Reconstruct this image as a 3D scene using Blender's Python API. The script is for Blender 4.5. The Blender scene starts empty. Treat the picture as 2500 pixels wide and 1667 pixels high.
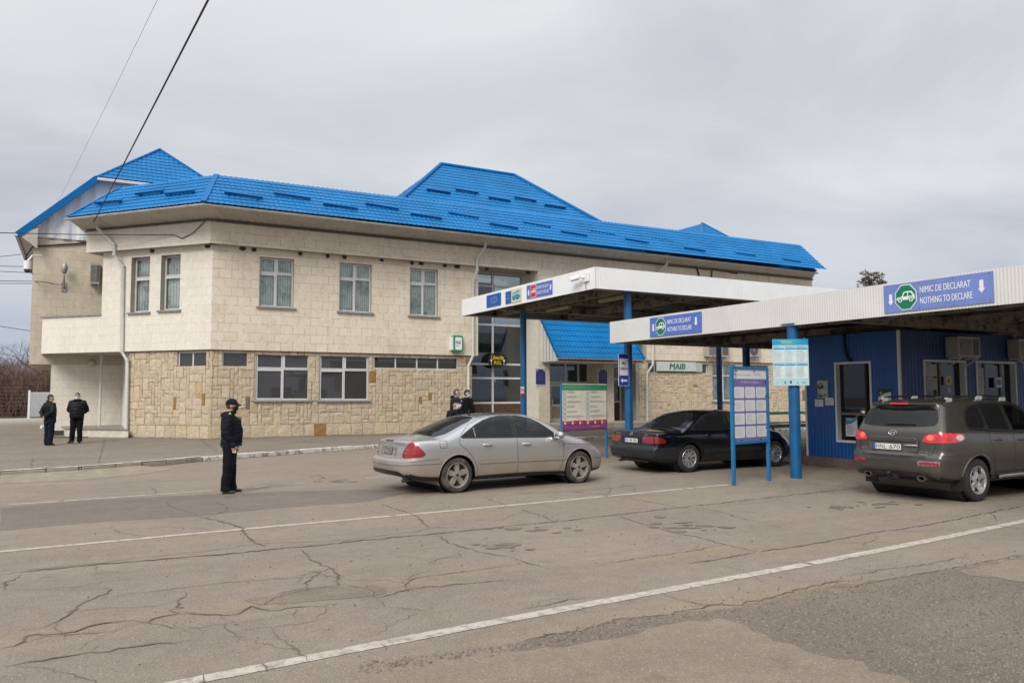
import bpy, bmesh, math, random
import numpy as np
from mathutils import Vector, Matrix
from mathutils.bvhtree import BVHTree
from mathutils.geometry import tessellate_polygon

S = bpy.context.scene
COL = S.collection
R = math.radians
random.seed(7)

# ------------------------------------------------------------------ camera
FPX, PITCH, ROLL, YAW, CAMH = 1922.58, 0.067768, -0.0023514, 1.0666783, 1.80
CPX, CPY = 1250.0, 833.5
_fh = Vector((math.cos(YAW), math.sin(YAW), 0)); _r0 = Vector((math.sin(YAW), -math.cos(YAW), 0)); _u0 = Vector((0, 0, 1))
FW = math.cos(PITCH)*_fh + math.sin(PITCH)*_u0
_up = -math.sin(PITCH)*_fh + math.cos(PITCH)*_u0
RT = math.cos(ROLL)*_r0 + math.sin(ROLL)*_up
UP = -math.sin(ROLL)*_r0 + math.cos(ROLL)*_up
CAM = Vector((0, 0, CAMH))
cd = bpy.data.cameras.new('camera'); cam = bpy.data.objects.new('camera', cd); COL.objects.link(cam)
M3 = Matrix((RT, UP, -FW)).transposed()
cam.matrix_world = Matrix.Translation(CAM) @ M3.to_4x4()
cd.sensor_width = 36; cd.sensor_fit = 'HORIZONTAL'; cd.lens = FPX*36/2500
cd.clip_start = 0.1; cd.clip_end = 3000
S.camera = cam

# ------------------------------------------------------------------ sky, sun, exposure
SUN_EL, SUN_AZ = R(40), R(222)     # direction towards the sun, azimuth from +X counter-clockwise
W = bpy.data.worlds.new('World'); S.world = W; W.use_nodes = True
nt = W.node_tree; nt.nodes.clear()
def wn(t, **k):
    n = nt.nodes.new(t)
    for a, b in k.items(): setattr(n, a, b)
    return n
out = wn('ShaderNodeOutputWorld'); bg = wn('ShaderNodeBackground'); nt.links.new(bg.outputs[0], out.inputs[0])
tc = wn('ShaderNodeTexCoord'); sep = wn('ShaderNodeSeparateXYZ'); nt.links.new(tc.outputs['Generated'], sep.inputs[0])
ramp = wn('ShaderNodeValToRGB'); nt.links.new(sep.outputs['Z'], ramp.inputs[0])
cr = ramp.color_ramp; cr.interpolation = 'EASE'
SKY = [(0.0, (.31, .35, .44)), (0.07, (.40, .43, .50)), (0.16, (.50, .515, .55)), (0.32, (.565, .57, .58)), (0.5, (.62, .622, .628)), (1.0, (1.35, 1.35, 1.36))]
while len(cr.elements) < len(SKY): cr.elements.new(0.5)
for e, (p_, c_) in zip(cr.elements, SKY): e.position = p_; e.color = (*c_, 1)
# cloud streaks: direction projected on a flat cloud ceiling
add = wn('ShaderNodeMath', operation='ADD'); add.inputs[1].default_value = 0.16; nt.links.new(sep.outputs['Z'], add.inputs[0])
dv = []
for k in 'XY':
    d = wn('ShaderNodeMath', operation='DIVIDE'); nt.links.new(sep.outputs[k], d.inputs[0]); nt.links.new(add.outputs[0], d.inputs[1]); dv.append(d)
cmb = wn('ShaderNodeCombineXYZ'); nt.links.new(dv[0].outputs[0], cmb.inputs[0]); nt.links.new(dv[1].outputs[0], cmb.inputs[1])
mp = wn('ShaderNodeMapping'); mp.inputs['Rotation'].default_value = (0, 0, 0.35); mp.inputs['Scale'].default_value = (0.75, 1.0, 1); mp.inputs['Location'].default_value = (3.1, 0.7, 0)
nt.links.new(cmb.outputs[0], mp.inputs[0])
nz = wn('ShaderNodeTexNoise'); nz.inputs['Scale'].default_value = 1.15; nz.inputs['Detail'].default_value = 7; nz.inputs['Roughness'].default_value = 0.52; nz.inputs['Distortion'].default_value = 0.5
nt.links.new(mp.outputs[0], nz.inputs['Vector'])
mr = wn('ShaderNodeMapRange'); mr.inputs['From Min'].default_value = 0.30; mr.inputs['From Max'].default_value = 0.66; nt.links.new(nz.outputs['Fac'], mr.inputs['Value'])
cl = wn('ShaderNodeMix', data_type='RGBA'); cl.inputs[6].default_value = (.755, .775, .815, 1); cl.inputs[7].default_value = (1.05, 1.045, 1.035, 1)
nt.links.new(mr.outputs[0], cl.inputs[0])
mul = wn('ShaderNodeMix', data_type='RGBA', blend_type='MULTIPLY'); mul.inputs[0].default_value = 1
nt.links.new(ramp.outputs[0], mul.inputs[6]); nt.links.new(cl.outputs[2], mul.inputs[7])
sky = wn('ShaderNodeTexSky', sky_type='NISHITA'); sky.sun_disc = False; sky.sun_elevation = SUN_EL; sky.sun_rotation = R(90)-SUN_AZ
sks = wn('ShaderNodeMix', data_type='RGBA', blend_type='MULTIPLY'); sks.inputs[0].default_value = 1; sks.inputs[7].default_value = (.06, .06, .06, 1)
nt.links.new(sky.outputs[0], sks.inputs[6])
mx = wn('ShaderNodeMix', data_type='RGBA'); mx.inputs[0].default_value = 0.90
nt.links.new(sks.outputs[2], mx.inputs[6]); nt.links.new(mul.outputs[2], mx.inputs[7])
nt.links.new(mx.outputs[2], bg.inputs[0]); bg.inputs[1].default_value = 1.0
sl = bpy.data.lights.new('sun', 'SUN'); so = bpy.data.objects.new('sun', sl); COL.objects.link(so)
sl.energy = 1.75; sl.angle = R(28); sl.color = (1, .95, .88)
_sd = Vector((math.cos(SUN_EL)*math.cos(SUN_AZ), math.cos(SUN_EL)*math.sin(SUN_AZ), math.sin(SUN_EL)))
so.rotation_euler = _sd.to_track_quat('Z', 'Y').to_euler(); so.location = (0, 0, 60)
vs = S.view_settings; vs.view_transform = 'Standard'; vs.look = 'None'; vs.exposure = 0.5; vs.gamma = 1; vs.use_curve_mapping = False
S.cycles.use_denoising = True
S.cycles.max_bounces = 8; S.cycles.transparent_max_bounces = 12

# ------------------------------------------------------------------ measuring helpers (survey pixels -> points in the world)
def ray(px, py): return (RT*(px-CPX) + UP*(CPY-py) + FW*FPX).normalized()
def G(px, py, z=0.0):
    d = ray(px, py); return CAM + d*((z-CAMH)/d.z)
def onY(px, py, Y):
    d = ray(px, py); return CAM + d*(Y/d.y)
def onX(px, py, X):
    d = ray(px, py); return CAM + d*(X/d.x)
def onP(px, py, P, n):
    d = ray(px, py); return CAM + d*((Vector(P)-CAM).dot(n)/d.dot(n))
# ------------------------------------------------------------------ mesh + object helpers
MATS_INV = {}
class MB:
    def __init__(s): s.v = []; s.f = []; s.m = []; s.uv = []; s.col = []; s.usecol = False
    def add(s, vs, fs, mat=0, uvs=None, col=None):
        o = len(s.v); s.v += [tuple(v) for v in vs]
        for i, f in enumerate(fs):
            s.f.append(tuple(o+k for k in f)); s.m.append(mat); s.uv.append(uvs[i] if uvs else None); s.col.append(col)
        if col is not None: s.usecol = True
        return s
    def obox(s, o, ux, uy, uz, mat=0, col=None):
        o, ux, uy, uz = Vector(o), Vector(ux), Vector(uy), Vector(uz)
        if ux.cross(uy).dot(uz) < 0: o, ux = o+ux, -ux
        v = [o+ux*a+uy*b+uz*c for c in (0, 1) for b in (0, 1) for a in (0, 1)]
        return s.add(v, [(0, 2, 3, 1), (4, 5, 7, 6), (0, 1, 5, 4), (2, 6, 7, 3), (0, 4, 6, 2), (1, 3, 7, 5)], mat, None, col)
    def box(s, x0, x1, y0, y1, z0, z1, mat=0, M=None):
        if M is None: return s.obox((x0, y0, z0), (x1-x0, 0, 0), (0, y1-y0, 0), (0, 0, z1-z0), mat)
        q = M.to_3x3(); return s.obox(M @ Vector((x0, y0, z0)), q @ Vector((x1-x0, 0, 0)), q @ Vector((0, y1-y0, 0)), q @ Vector((0, 0, z1-z0)), mat)
    def bar(s, a, b, w, h, mat=0, up=(0, 0, 1)):
        a, b = Vector(a), Vector(b); d = b-a; up = Vector(up); sd = d.cross(up)
        if sd.length < 1e-6: sd = d.cross(Vector((1, 0, 0)))
        sd.normalize(); u2 = sd.cross(d).normalized()
        return s.obox(a-sd*w/2-u2*h/2, d, sd*w, u2*h, mat)
    def tube(s, pts, r, seg=8, mat=0, caps=True, rs=None):
        pts = [Vector(p) for p in pts]; n = len(pts); vs = []; fs = []
        t0 = (pts[1]-pts[0]).normalized(); a = t0.orthogonal().normalized()
        for i, p in enumerate(pts):
            t = (pts[min(i+1, n-1)]-pts[max(i-1, 0)]).normalized()
            a = (a - t*a.dot(t)).normalized(); b = t.cross(a)
            rr = rs[i] if rs else r
            vs += [p+a*rr*math.cos(2*math.pi*k/seg)+b*rr*math.sin(2*math.pi*k/seg) for k in range(seg)]
        for i in range(n-1):
            for k in range(seg):
                k2 = (k+1) % seg; fs.append((i*seg+k, i*seg+k2, (i+1)*seg+k2, (i+1)*seg+k))
        if caps: fs += [tuple(range(seg-1, -1, -1)), tuple((n-1)*seg+k for k in range(seg))]
        return s.add(vs, fs, mat)
    def cyl(s, p0, p1, r0, r1=None, seg=20, mat=0): return s.tube([p0, p1], r0, seg, mat, True, [r0, r0 if r1 is None else r1])
    def lathe(s, prof, M, seg=32, mat=0, closed=False):   # profile (r, z) about local z
        vs = []; fs = []; n = len(prof)
        for k in range(seg):
            a = 2*math.pi*k/seg
            vs += [M @ Vector((r*math.cos(a), r*math.sin(a), z)) for r, z in prof]
        for k in range(seg):
            k2 = (k+1) % seg
            for i in range(n-1 if not closed else n):
                j = (i+1) % n; fs.append((k*n+i, k2*n+i, k2*n+j, k*n+j))
        return s.add(vs, fs, mat)
    def ell(s, c, rad, M=None, nu=16, nv=10, mat=0):
        vs = []; fs = []; c = Vector(c)
        for j in range(nv+1):
            ph = math.pi*j/nv
            for i in range(nu):
                th = 2*math.pi*i/nu; p = Vector((rad[0]*math.sin(ph)*math.cos(th), rad[1]*math.sin(ph)*math.sin(th), rad[2]*math.cos(ph)))
                vs.append(c+(M @ p if M else p))
        for j in range(nv):
            for i in range(nu):
                i2 = (i+1) % nu; fs.append((j*nu+i, (j+1)*nu+i, (j+1)*nu+i2, j*nu+i2))
        return s.add(vs, fs, mat)
    def extr(s, poly, M, d0, d1, mat=0):   # polygon in local xy, extruded along local z from d0 to d1
        n = len(poly)
        ar = sum(poly[i][0]*poly[(i+1) % n][1]-poly[(i+1) % n][0]*poly[i][1] for i in range(n))
        if ar < 0: poly = poly[::-1]
        vs = [M @ Vector((x, y, d0)) for x, y in poly]+[M @ Vector((x, y, d1)) for x, y in poly]
        fs = [tuple(range(n, 2*n)), tuple(range(n-1, -1, -1))]+[(i, (i+1) % n, n+(i+1) % n, n+i) for i in range(n)]
        return s.add(vs, fs, mat)
    def quad(s, a, b, c, d, mat=0, uv=None): return s.add([a, b, c, d], [(0, 1, 2, 3)], mat, [uv] if uv else None)
    def build(s, name, mats, parent=None, smooth=False, bevel=0, auto=40, inv=None, segs=2):
        me = bpy.data.meshes.new(name)
        Mi = inv if inv is not None else (MATS_INV.get(parent.name) if parent else None)
        vs = [tuple(Mi @ Vector(v)) for v in s.v] if Mi is not None else s.v
        me.from_pydata(vs, [], s.f)
        if not isinstance(mats, (list, tuple)): mats = [mats]
        for m in mats: me.materials.append(m)
        me.polygons.foreach_set('material_index', s.m)
        if any(u for u in s.uv):
            ul = me.uv_layers.new(name='UVMap')
            for p in me.polygons:
                u = s.uv[p.index]
                if u:
                    for k, li in enumerate(p.loop_indices): ul.data[li].uv = u[k]
        if s.usecol:
            ca = me.color_attributes.new('stone', 'FLOAT_COLOR', 'CORNER')
            for p in me.polygons:
                c = s.col[p.index] or (.5, .45, .4)
                for li in p.loop_indices: ca.data[li].color = (*c, 1)
        if smooth: shade(me, auto)
        o = bpy.data.objects.new(name, me); COL.objects.link(o)
        if parent:
            o.parent = parent; MATS_INV[o.name] = Mi if Mi is not None else Matrix()
        if bevel:
            b = o.modifiers.new('bevel', 'BEVEL'); b.width = bevel; b.segments = segs; b.limit_method = 'ANGLE'; b.angle_limit = R(35)
        return o

def shade(me, auto=40):
    me.shade_smooth()
    if auto < 180:
        bm = bmesh.new(); bm.from_mesh(me)
        for e in bm.edges:
            if len(e.link_faces) == 2 and e.calc_face_angle(0) > R(auto): e.smooth = False
        bm.to_mesh(me); bm.free()

def thing(name, label, cat, loc=(0, 0, 0), rz=0.0, group=None):
    o = bpy.data.objects.new(name, None); COL.objects.link(o)
    o.location = loc; o.rotation_euler = (0, 0, rz); o.empty_display_size = .2
    MATS_INV[o.name] = (Matrix.Translation(Vector(loc)) @ Matrix.Rotation(rz, 4, 'Z')).inverted()
    return tag(o, label, cat, group)
def tag(o, label=None, cat=None, group=None, kind=None):
    if label: o['label'] = label
    if cat: o['category'] = cat
    if group: o['group'] = group
    if kind: o['kind'] = kind
    return o
def struct(o): o['kind'] = 'structure'; return o
def dup(t, loc, rz=None, label=None):
    r = t.copy(); COL.objects.link(r); r.location = loc
    if rz is not None: r.rotation_euler = (0, 0, rz)
    if label: r['label'] = label
    for ch in list(t.children):
        c = ch.copy(); COL.objects.link(c); c.parent = r
        for g in list(ch.children):
            d = g.copy(); COL.objects.link(d); d.parent = c
    return r
def frame(o, x, y):     # 4x4 with local x, y directions (z = x cross y) at o
    x = Vector(x).normalized(); y = Vector(y); z = x.cross(y).normalized(); y = z.cross(x)
    m = Matrix((x, y, z)).transposed().to_4x4(); m.translation = Vector(o); return m

# ------------------------------------------------------------------ lettering
def text_geo(txt, bold=0.0):
    cu = bpy.data.curves.new('t', 'FONT'); cu.body = txt; cu.resolution_u = 3; cu.fill_mode = 'FRONT'
    ob = bpy.data.objects.new('t', cu); COL.objects.link(ob)
    dg = bpy.context.evaluated_depsgraph_get(); me = bpy.data.meshes.new_from_object(ob.evaluated_get(dg))
    v = [tuple(x.co) for x in me.vertices]; f = [tuple(p.vertices) for p in me.polygons]
    bpy.data.objects.remove(ob); bpy.data.curves.remove(cu); bpy.data.meshes.remove(me)
    return v, f
def text(mb, txt, M, x0, x1, y0, y1, d=.004, mat=0, bold=.008, keep=False, shear=0):
    """letters stretched into the box x0..x1, y0..y1 of frame M (caps height fills the box)"""
    v, f = text_geo(txt)
    if not v: return
    xs = [p[0] for p in v]; ys = [p[1] for p in v]; a, b, c, e = min(xs), max(xs), min(ys), max(ys)
    sx = (x1-x0)/(b-a); sy = (y1-y0)/(e-c)
    if keep: sx = sy = min(sx, sy); x0 = (x0+x1)/2-(b-a)*sx/2
    n = len(v)
    pts = [((p[0]-a)*sx+x0, (p[1]-c)*sy+y0) for p in v]
    # heavier strokes: the same letters struck again a little to each side
    for k, o in enumerate((0, -bold, bold) if bold > 0 else (0,)): mb.add([M @ Vector((x+o*sx*1.6+shear*(y-y0), y+o*sy*.5, d+k*.0006)) for x, y in pts], f, mat)

# ------------------------------------------------------------------ materials
class NT:
    def __init__(s, name):
        s.m = bpy.data.materials.new(name); s.m.use_nodes = True; s.t = s.m.node_tree
        s.b = s.t.nodes['Principled BSDF']; s.o = s.t.nodes['Material Output']
    def n(s, t, ins=None, **k):
        x = s.t.nodes.new(t)
        for a, b in k.items(): setattr(x, a, b)
        for a, b in (ins or {}).items(): s.set(x, a, b)
        return x
    def set(s, x, a, b):
        if isinstance(b, bpy.types.NodeSocket): s.t.links.new(b, x.inputs[a])
        elif isinstance(b, (tuple, list)) and len(b) == 3 and x.inputs[a].type == 'RGBA': x.inputs[a].default_value = (*b, 1)
        else: x.inputs[a].default_value = b
    def noise(s, vec, scale, detail=4, rough=.55, dist=0):
        return s.n('ShaderNodeTexNoise', {'Vector': vec, 'Scale': scale, 'Detail': detail, 'Roughness': rough, 'Distortion': dist}).outputs['Fac']
    def rng(s, v, a, b, c=0., d=1.): return s.n('ShaderNodeMapRange', {'Value': v, 'From Min': a, 'From Max': b, 'To Min': c, 'To Max': d}).outputs[0]
    def mix(s, f, a, b, mode='MIX'):
        x = s.n('ShaderNodeMix', data_type='RGBA', blend_type=mode); s.set(x, 0, f); s.set(x, 6, a); s.set(x, 7, b); return x.outputs[2]
    def math(s, op, a, b=0.): 
        x = s.n('ShaderNodeMath', operation=op); s.set(x, 0, a); s.set(x, 1, b); return x.outputs[0]
    def bump(s, h, dist=.01, st=.5): s.set(s.b, 'Normal', s.n('ShaderNodeBump', {'Height': h, 'Distance': dist, 'Strength': st}).outputs[0])
    def obj(s): return s.n('ShaderNodeTexCoord').outputs['Object']
    def uv(s): return s.n('ShaderNodeTexCoord').outputs['UV']
    def geo(s): return s.n('ShaderNodeNewGeometry').outputs['Position']
    def map(s, v, sc=(1, 1, 1), rot=(0, 0, 0), loc=(0, 0, 0)): return s.n('ShaderNodeMapping', {'Vector': v, 'Scale': sc, 'Rotation': rot, 'Location': loc}).outputs[0]
    def sepz(s, v, k='Z'): return s.n('ShaderNodeSeparateXYZ', {0: v}).outputs[k]
_mc = {}
def plain(name, col, rough=.5, metal=0., var=.12, scale=6., spec=.5, bump=0., emit=0., coat=0., dirt=None):
    if name in _mc: return _mc[name]
    n = NT(name); v = n.obj()
    c = n.mix(n.rng(n.noise(v, scale, 5), .3, .7), tuple(x*(1-var) for x in col), tuple(min(1, x*(1+var)) for x in col))
    if dirt: c = n.mix(n.rng(n.noise(v, dirt[1], 6, .65), dirt[2], dirt[2]+.12, 0, dirt[3]), c, dirt[0])
    n.set(n.b, 'Base Color', c); n.set(n.b, 'Roughness', n.rng(n.noise(v, scale*2.3, 3), .3, .7, max(0, rough*.88), min(1, rough*1.12))); n.set(n.b, 'Metallic', metal); n.set(n.b, 'Specular IOR Level', spec)
    if coat: n.set(n.b, 'Coat Weight', coat); n.set(n.b, 'Coat Roughness', .04)
    if bump: n.bump(n.noise(v, scale*12, 4), bump)
    if emit: n.set(n.b, 'Emission Color', col); n.set(n.b, 'Emission Strength', emit)
    _mc[name] = n.m; return n.m
# ------------------------------------------------------------------ surface materials
def limestone(name, c1, c2, mortar, msz=.012, stain=.3):
    n = NT(name); uv = n.uv(); o = n.geo()
    wob = n.noise(uv, 5.5, 3); wob2 = n.noise(n.map(uv, loc=(7, 3, 0)), 5.5, 3)
    off = n.n('ShaderNodeCombineXYZ', {0: n.rng(wob, 0, 1, -.028, .028), 1: n.rng(wob2, 0, 1, -.022, .022)}).outputs[0]
    v = n.n('ShaderNodeVectorMath', {0: uv, 1: off}, operation='ADD').outputs[0]
    b = n.n('ShaderNodeTexBrick', {'Vector': v, 'Color1': c1, 'Color2': c2, 'Mortar': mortar, 'Scale': 1.0, 'Mortar Size': msz, 'Mortar Smooth': .35, 'Bias': 0., 'Brick Width': .49, 'Row Height': .36})
    b.offset = .5
    c = n.mix(n.rng(n.noise(o, 9, 6, .7), .42, .75, 0, .55), b.outputs['Color'], tuple(x*.80 for x in c1))
    c = n.mix(n.rng(n.noise(o, 1.1, 5, .65), .5, .75, 0, stain), c, (.34, .27, .19))
    c = n.mix(n.rng(n.noise(o, 3.2, 3, .6), .60, .72, 0, .5), c, tuple(min(1, x*1.16) for x in c1))
    # pale plaster blobs where the joints meet
    c = n.mix(n.math('MULTIPLY', n.rng(n.noise(o, 5.5, 2), .52, .62), b.outputs['Fac']), c, tuple(min(1, x*1.12) for x in c1))
    c = n.mix(n.rng(n.noise(n.map(o, (3.5, 3.5, .35)), 1.0, 5, .6), .56, .78, 0, stain*.8), c, (.33, .27, .20))
    n.set(n.b, 'Base Color', c); n.set(n.b, 'Roughness', .92); n.set(n.b, 'Specular IOR Level', .15)
    h = n.math('SUBTRACT', n.math('MULTIPLY', n.noise(o, 28, 5, .7), .35), n.math('MULTIPLY', b.outputs['Fac'], .8))
    n.bump(h, .012, .55); return n.m
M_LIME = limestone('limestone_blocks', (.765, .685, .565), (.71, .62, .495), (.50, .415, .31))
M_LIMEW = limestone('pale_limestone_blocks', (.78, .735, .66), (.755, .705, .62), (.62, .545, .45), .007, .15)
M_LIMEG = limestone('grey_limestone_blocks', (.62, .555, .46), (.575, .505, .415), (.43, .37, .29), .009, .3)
def stone():
    n = NT('sandstone_cladding'); o = n.geo()
    a = n.n('ShaderNodeAttribute', attribute_name='stone').outputs['Color']
    c = n.mix(n.rng(n.noise(o, 7, 6, .7), .35, .75), a, n.mix(1., a, (.80, .75, .68), 'MULTIPLY'))
    c = n.mix(n.rng(n.noise(o, 2.4, 4, .6), .58, .72, 0, .35), c, (.42, .25, .10))
    n.set(n.b, 'Base Color', c); n.set(n.b, 'Roughness', .95); n.set(n.b, 'Specular IOR Level', .1)
    n.bump(n.math('ADD', n.noise(o, 14, 6, .75), n.math('MULTIPLY', n.noise(o, 4, 2), 1.2)), .05, .9); return n.m
M_STONE = stone()
M_MORTAR = plain('stone_mortar', (.50, .425, .325), .95, var=.2, scale=20, bump=.006)
M_ROOF = plain('blue_metal_tile', (.006, .155, .40), .5, var=.15, scale=.7, spec=.12)
M_ROOFD = plain('blue_metal_trim', (.004, .125, .36), .5, var=.06, scale=2, spec=.12)
M_GUT = plain('grey_gutter', (.50, .48, .445), .5, var=.12, scale=3, dirt=((.22, .19, .16), 5, .56, .7))
M_SOF = plain('soffit_sheet', (.45, .42, .375), .6, var=.12, scale=2)
M_PIPE = plain('downpipe_paint', (.60, .61, .58), .5, var=.08, scale=3, dirt=((.3, .27, .22), 6, .6, .6))
M_PVC = plain('white_pvc', (.62, .62, .63), .35, var=.06)
M_SILL = plain('grey_sill', (.27, .275, .275), .6, var=.2)
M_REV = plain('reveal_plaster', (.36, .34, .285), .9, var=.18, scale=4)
M_DARK = plain('dark_room', (.012, .012, .013), .9)
M_BLK = plain('black_rubber', (.012, .012, .013), .6)
M_BLIND = None
def blind():
    n = NT('vertical_blinds'); v = n.geo()
    w = n.n('ShaderNodeTexWave', {'Vector': v, 'Scale': 3.2, 'Distortion': .6, 'Detail': 2}, wave_type='BANDS', bands_direction='X').outputs['Fac']
    c = n.mix(n.rng(w, 0, .35), (.36, .39, .365), (.74, .77, .73)); c = n.mix(n.rng(n.noise(v, 1.3, 5, .7), .45, .62, 0, .8), c, (.16, .17, .165))
    n.set(n.b, 'Base Color', c); n.set(n.b, 'Roughness', .9); return n.m
M_BLIND = blind()
def glass(name, tint, gloss=.10, solid=0., rough=.02, dcol=(.028, .029, .030)):
    """window pane: tinted see-through sheet with a mirror coat; solid = how much dark film it has"""
    n = NT(name); n.t.nodes.remove(n.b)
    tr = n.n('ShaderNodeBsdfTransparent', {'Color': tint}).outputs[0]
    df = n.n('ShaderNodeBsdfDiffuse', {'Color': dcol}).outputs[0]
    v = n.geo(); bp = n.n('ShaderNodeBump', {'Height': n.noise(v, .9, 1), 'Distance': .02, 'Strength': .12}).outputs[0]
    gl = n.n('ShaderNodeBsdfGlossy', {'Color': (.9, .92, .95), 'Roughness': rough, 'Normal': bp}).outputs[0]
    a = n.n('ShaderNodeMixShader', {0: solid, 1: tr, 2: df}).outputs[0]
    lw = n.n('ShaderNodeLayerWeight', {'Blend': .25}).outputs['Fresnel']
    f = n.rng(lw, 0, 1, gloss, min(1, gloss+.55))
    n.set(n.o, 'Surface', n.n('ShaderNodeMixShader', {0: f, 1: a, 2: gl}).outputs[0]); return n.m
M_GLASS = glass('window_glass', (.86, .89, .87), .06)
M_GLASSD = glass('dark_film_glass', (.25, .26, .27), .05, .85, dcol=(.066, .065, .064))
M_GLASSH = glass('hall_glass', (.58, .63, .63), .075, .05)
M_GLASSC = glass('car_glass', (.42, .47, .46), .035, .05)
M_GLASST = glass('tinted_car_glass', (.10, .105, .11), .02, .45)
M_WHITE = plain('white_sheet_metal', (.80, .81, .82), .45, var=.035, scale=1.5, dirt=((.45, .40, .33), 14, .68, .55))
M_WHITE2 = plain('weathered_white_sheet', (.66, .655, .64), .5, var=.06, scale=1.2, dirt=((.34, .29, .23), 10, .63, .65))
M_BLUEP = plain('blue_column_paint', (.005, .100, .26), .4, var=.16, scale=2.5, dirt=((.18, .2, .2), 9, .64, .5))
M_NAVY = plain('blue_column_paint_old', (.010, .075, .22), .45, var=.2, scale=2)
M_SIGNB = plain('sign_blue', (.085, .165, .54), .4, var=.07, scale=1.5)
M_SIGNB2 = plain('sign_light_blue', (.165, .235, .56), .45, var=.09, scale=2)
M_SIGNW = plain('sign_white', (.78, .79, .80), .45, var=.04)
M_SIGNG = plain('sign_green', (.0, .19, .085), .4, var=.05)
M_SIGNR = plain('sign_red', (.62, .02, .03), .4, var=.06)
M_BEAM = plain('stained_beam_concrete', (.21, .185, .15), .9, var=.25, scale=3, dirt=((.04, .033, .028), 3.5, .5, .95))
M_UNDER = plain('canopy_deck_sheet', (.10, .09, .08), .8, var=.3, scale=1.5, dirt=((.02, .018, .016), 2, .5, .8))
M_CABLE = plain('black_cable', (.012, .012, .013), .7)
M_STEEL = plain('bright_steel', (.6, .6, .6), .3, metal=1.)
# ------------------------------------------------------------------ ground, road, pavement
ZG = 0.12; EX = Vector((1, 0, 0)); UZ = Vector((0, 0, 1))
def asphalt(name, c1, c2, dark=.5, speck=.85, bumpd=.009):
    n = NT(name); o = n.geo()
    c = n.mix(n.rng(n.noise(o, .45, 6, .6), .36, .64), c1, c2)
    st = n.map(o, (.18, 1.3, 1), (0, 0, -.082))                                  # wheel wear and dust dragged along the lanes
    c = n.mix(n.rng(n.noise(st, 1.0, 5, .6), .42, .68, 0, .55), c, tuple(x*.72 for x in c1))
    c = n.mix(n.rng(n.noise(n.map(st, loc=(5, 9, 0)), .8, 4, .6), .55, .72, 0, .65), c, (.32, .25, .165))
    c = n.mix(n.rng(n.noise(o, 1.7, 6, .7), .60, .74, 0, dark), c, (.085, .072, .06))
    c = n.mix(n.rng(n.noise(o, 4.5, 6, .75), .36, .66), c, n.mix(1., c, (.83, .82, .80), 'MULTIPLY'))
    f = n.noise(o, 70, 4, .75)
    c = n.mix(n.rng(f, .50, .66, 0, speck), c, (.095, .082, .07)); c = n.mix(n.rng(n.noise(o, 44, 4, .75), .58, .68, 0, speck), c, (.50, .455, .40)); c = n.mix(n.rng(n.noise(o, 24, 5, .75), .56, .64, 0, speck*.55), c, (.11, .095, .08))
    n.set(n.b, 'Base Color', c); n.set(n.b, 'Roughness', n.rng(n.noise(o, 2, 4), .3, .7, .78, .95)); n.set(n.b, 'Specular IOR Level', .25)
    n.bump(n.math('ADD', n.noise(o, 120, 3, .7), n.math('MULTIPLY', n.noise(o, 18, 4, .6), 1.2)), bumpd, .7); return n.m
M_ASPH = asphalt('worn_asphalt', (.302, .256, .206), (.258, .219, .176))
M_PAV = asphalt('pavement_concrete', (.265, .228, .185), (.215, .185, .15), .4)
M_PATCH = asphalt('concrete_patch', (.285, .235, .182), (.25, .207, .16), .6, .6, .007)
M_DPATCH = asphalt('dark_asphalt_patch', (.205, .178, .150), (.18, .155, .13), .25, .6)
M_GRAV = asphalt('gravel_bed', (.255, .214, .170), (.20, .168, .134), .5, .9, .02)
def cracked():
    n = NT('crack_fill'); o = n.geo(); c = n.mix(n.rng(n.noise(o, 6, 4), .35, .65), (.098, .078, .060), (.16, .128, .096)); n.set(n.b, 'Base Color', c); n.set(n.b, 'Roughness', .95); return n.m
M_CRACK = cracked()
def linepaint():
    n = NT('worn_white_paint'); o = n.geo(); w = n.rng(n.noise(o, 9, 8, .8), .48, .62)
    c = n.mix(n.rng(n.noise(o, 2.5, 5, .7), .3, .75), (.50, .465, .405), (.36, .325, .275)); c = n.mix(n.math('MULTIPLY', w, .85), c, (.20, .17, .14)); c = n.mix(n.rng(n.noise(o, 70, 3, .7), .56, .7, 0, .7), c, (.2, .175, .15))
    n.set(n.b, 'Base Color', c); n.set(n.b, 'Roughness', .85); n.bump(n.noise(o, 90, 3), .004, .5); return n.m
M_LINE = linepaint()
m = MB(); m.quad((-900, -300, -.06), (900, -300, -.06), (900, 1500, -.06), (-900, 1500, -.06))
gm = NT('dry_earth'); o_ = gm.geo(); gm.set(gm.b, 'Base Color', gm.mix(gm.rng(gm.noise(o_, .25, 6), .35, .65), (.15, .125, .085), (.10, .095, .055))); gm.set(gm.b, 'Roughness', 1.)
struct(m.build('ground', gm.m))
kerb = [(-14, 17.4), (-6, 19.3), (-1.44, 20.98), (0.16, 21.45), (2.12, 22.46), (3.1, 23.2), (5.65, 24.46), (8.8, 25.78), (12.5, 26.2), (16.13, 26.3), (19.13, 26.5), (24, 26.9), (40, 28.0)]
m = MB(); xs = np.linspace(-60, 80, 71); ys = np.linspace(-12, 75, 45)
vs = [(x, y, 0) for y in ys for x in xs]; m.add(vs, [(j*71+i, j*71+i+1, (j+1)*71+i+1, (j+1)*71+i) for j in range(44) for i in range(70)])
road = struct(m.build('road', M_ASPH))
pav = MB(); pts = [Vector((x, y, 0)) for x, y in kerb]
poly = [(p.x, p.y+.16) for p in pts]+[(60, 30), (60, 44), (-3.2, 55), (-14, 55)]
poly[0] = (-14, 17.56)
pav.extr(poly, Matrix(), -.05, ZG); pavement = struct(pav.build('pavement', M_PAV))
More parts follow.
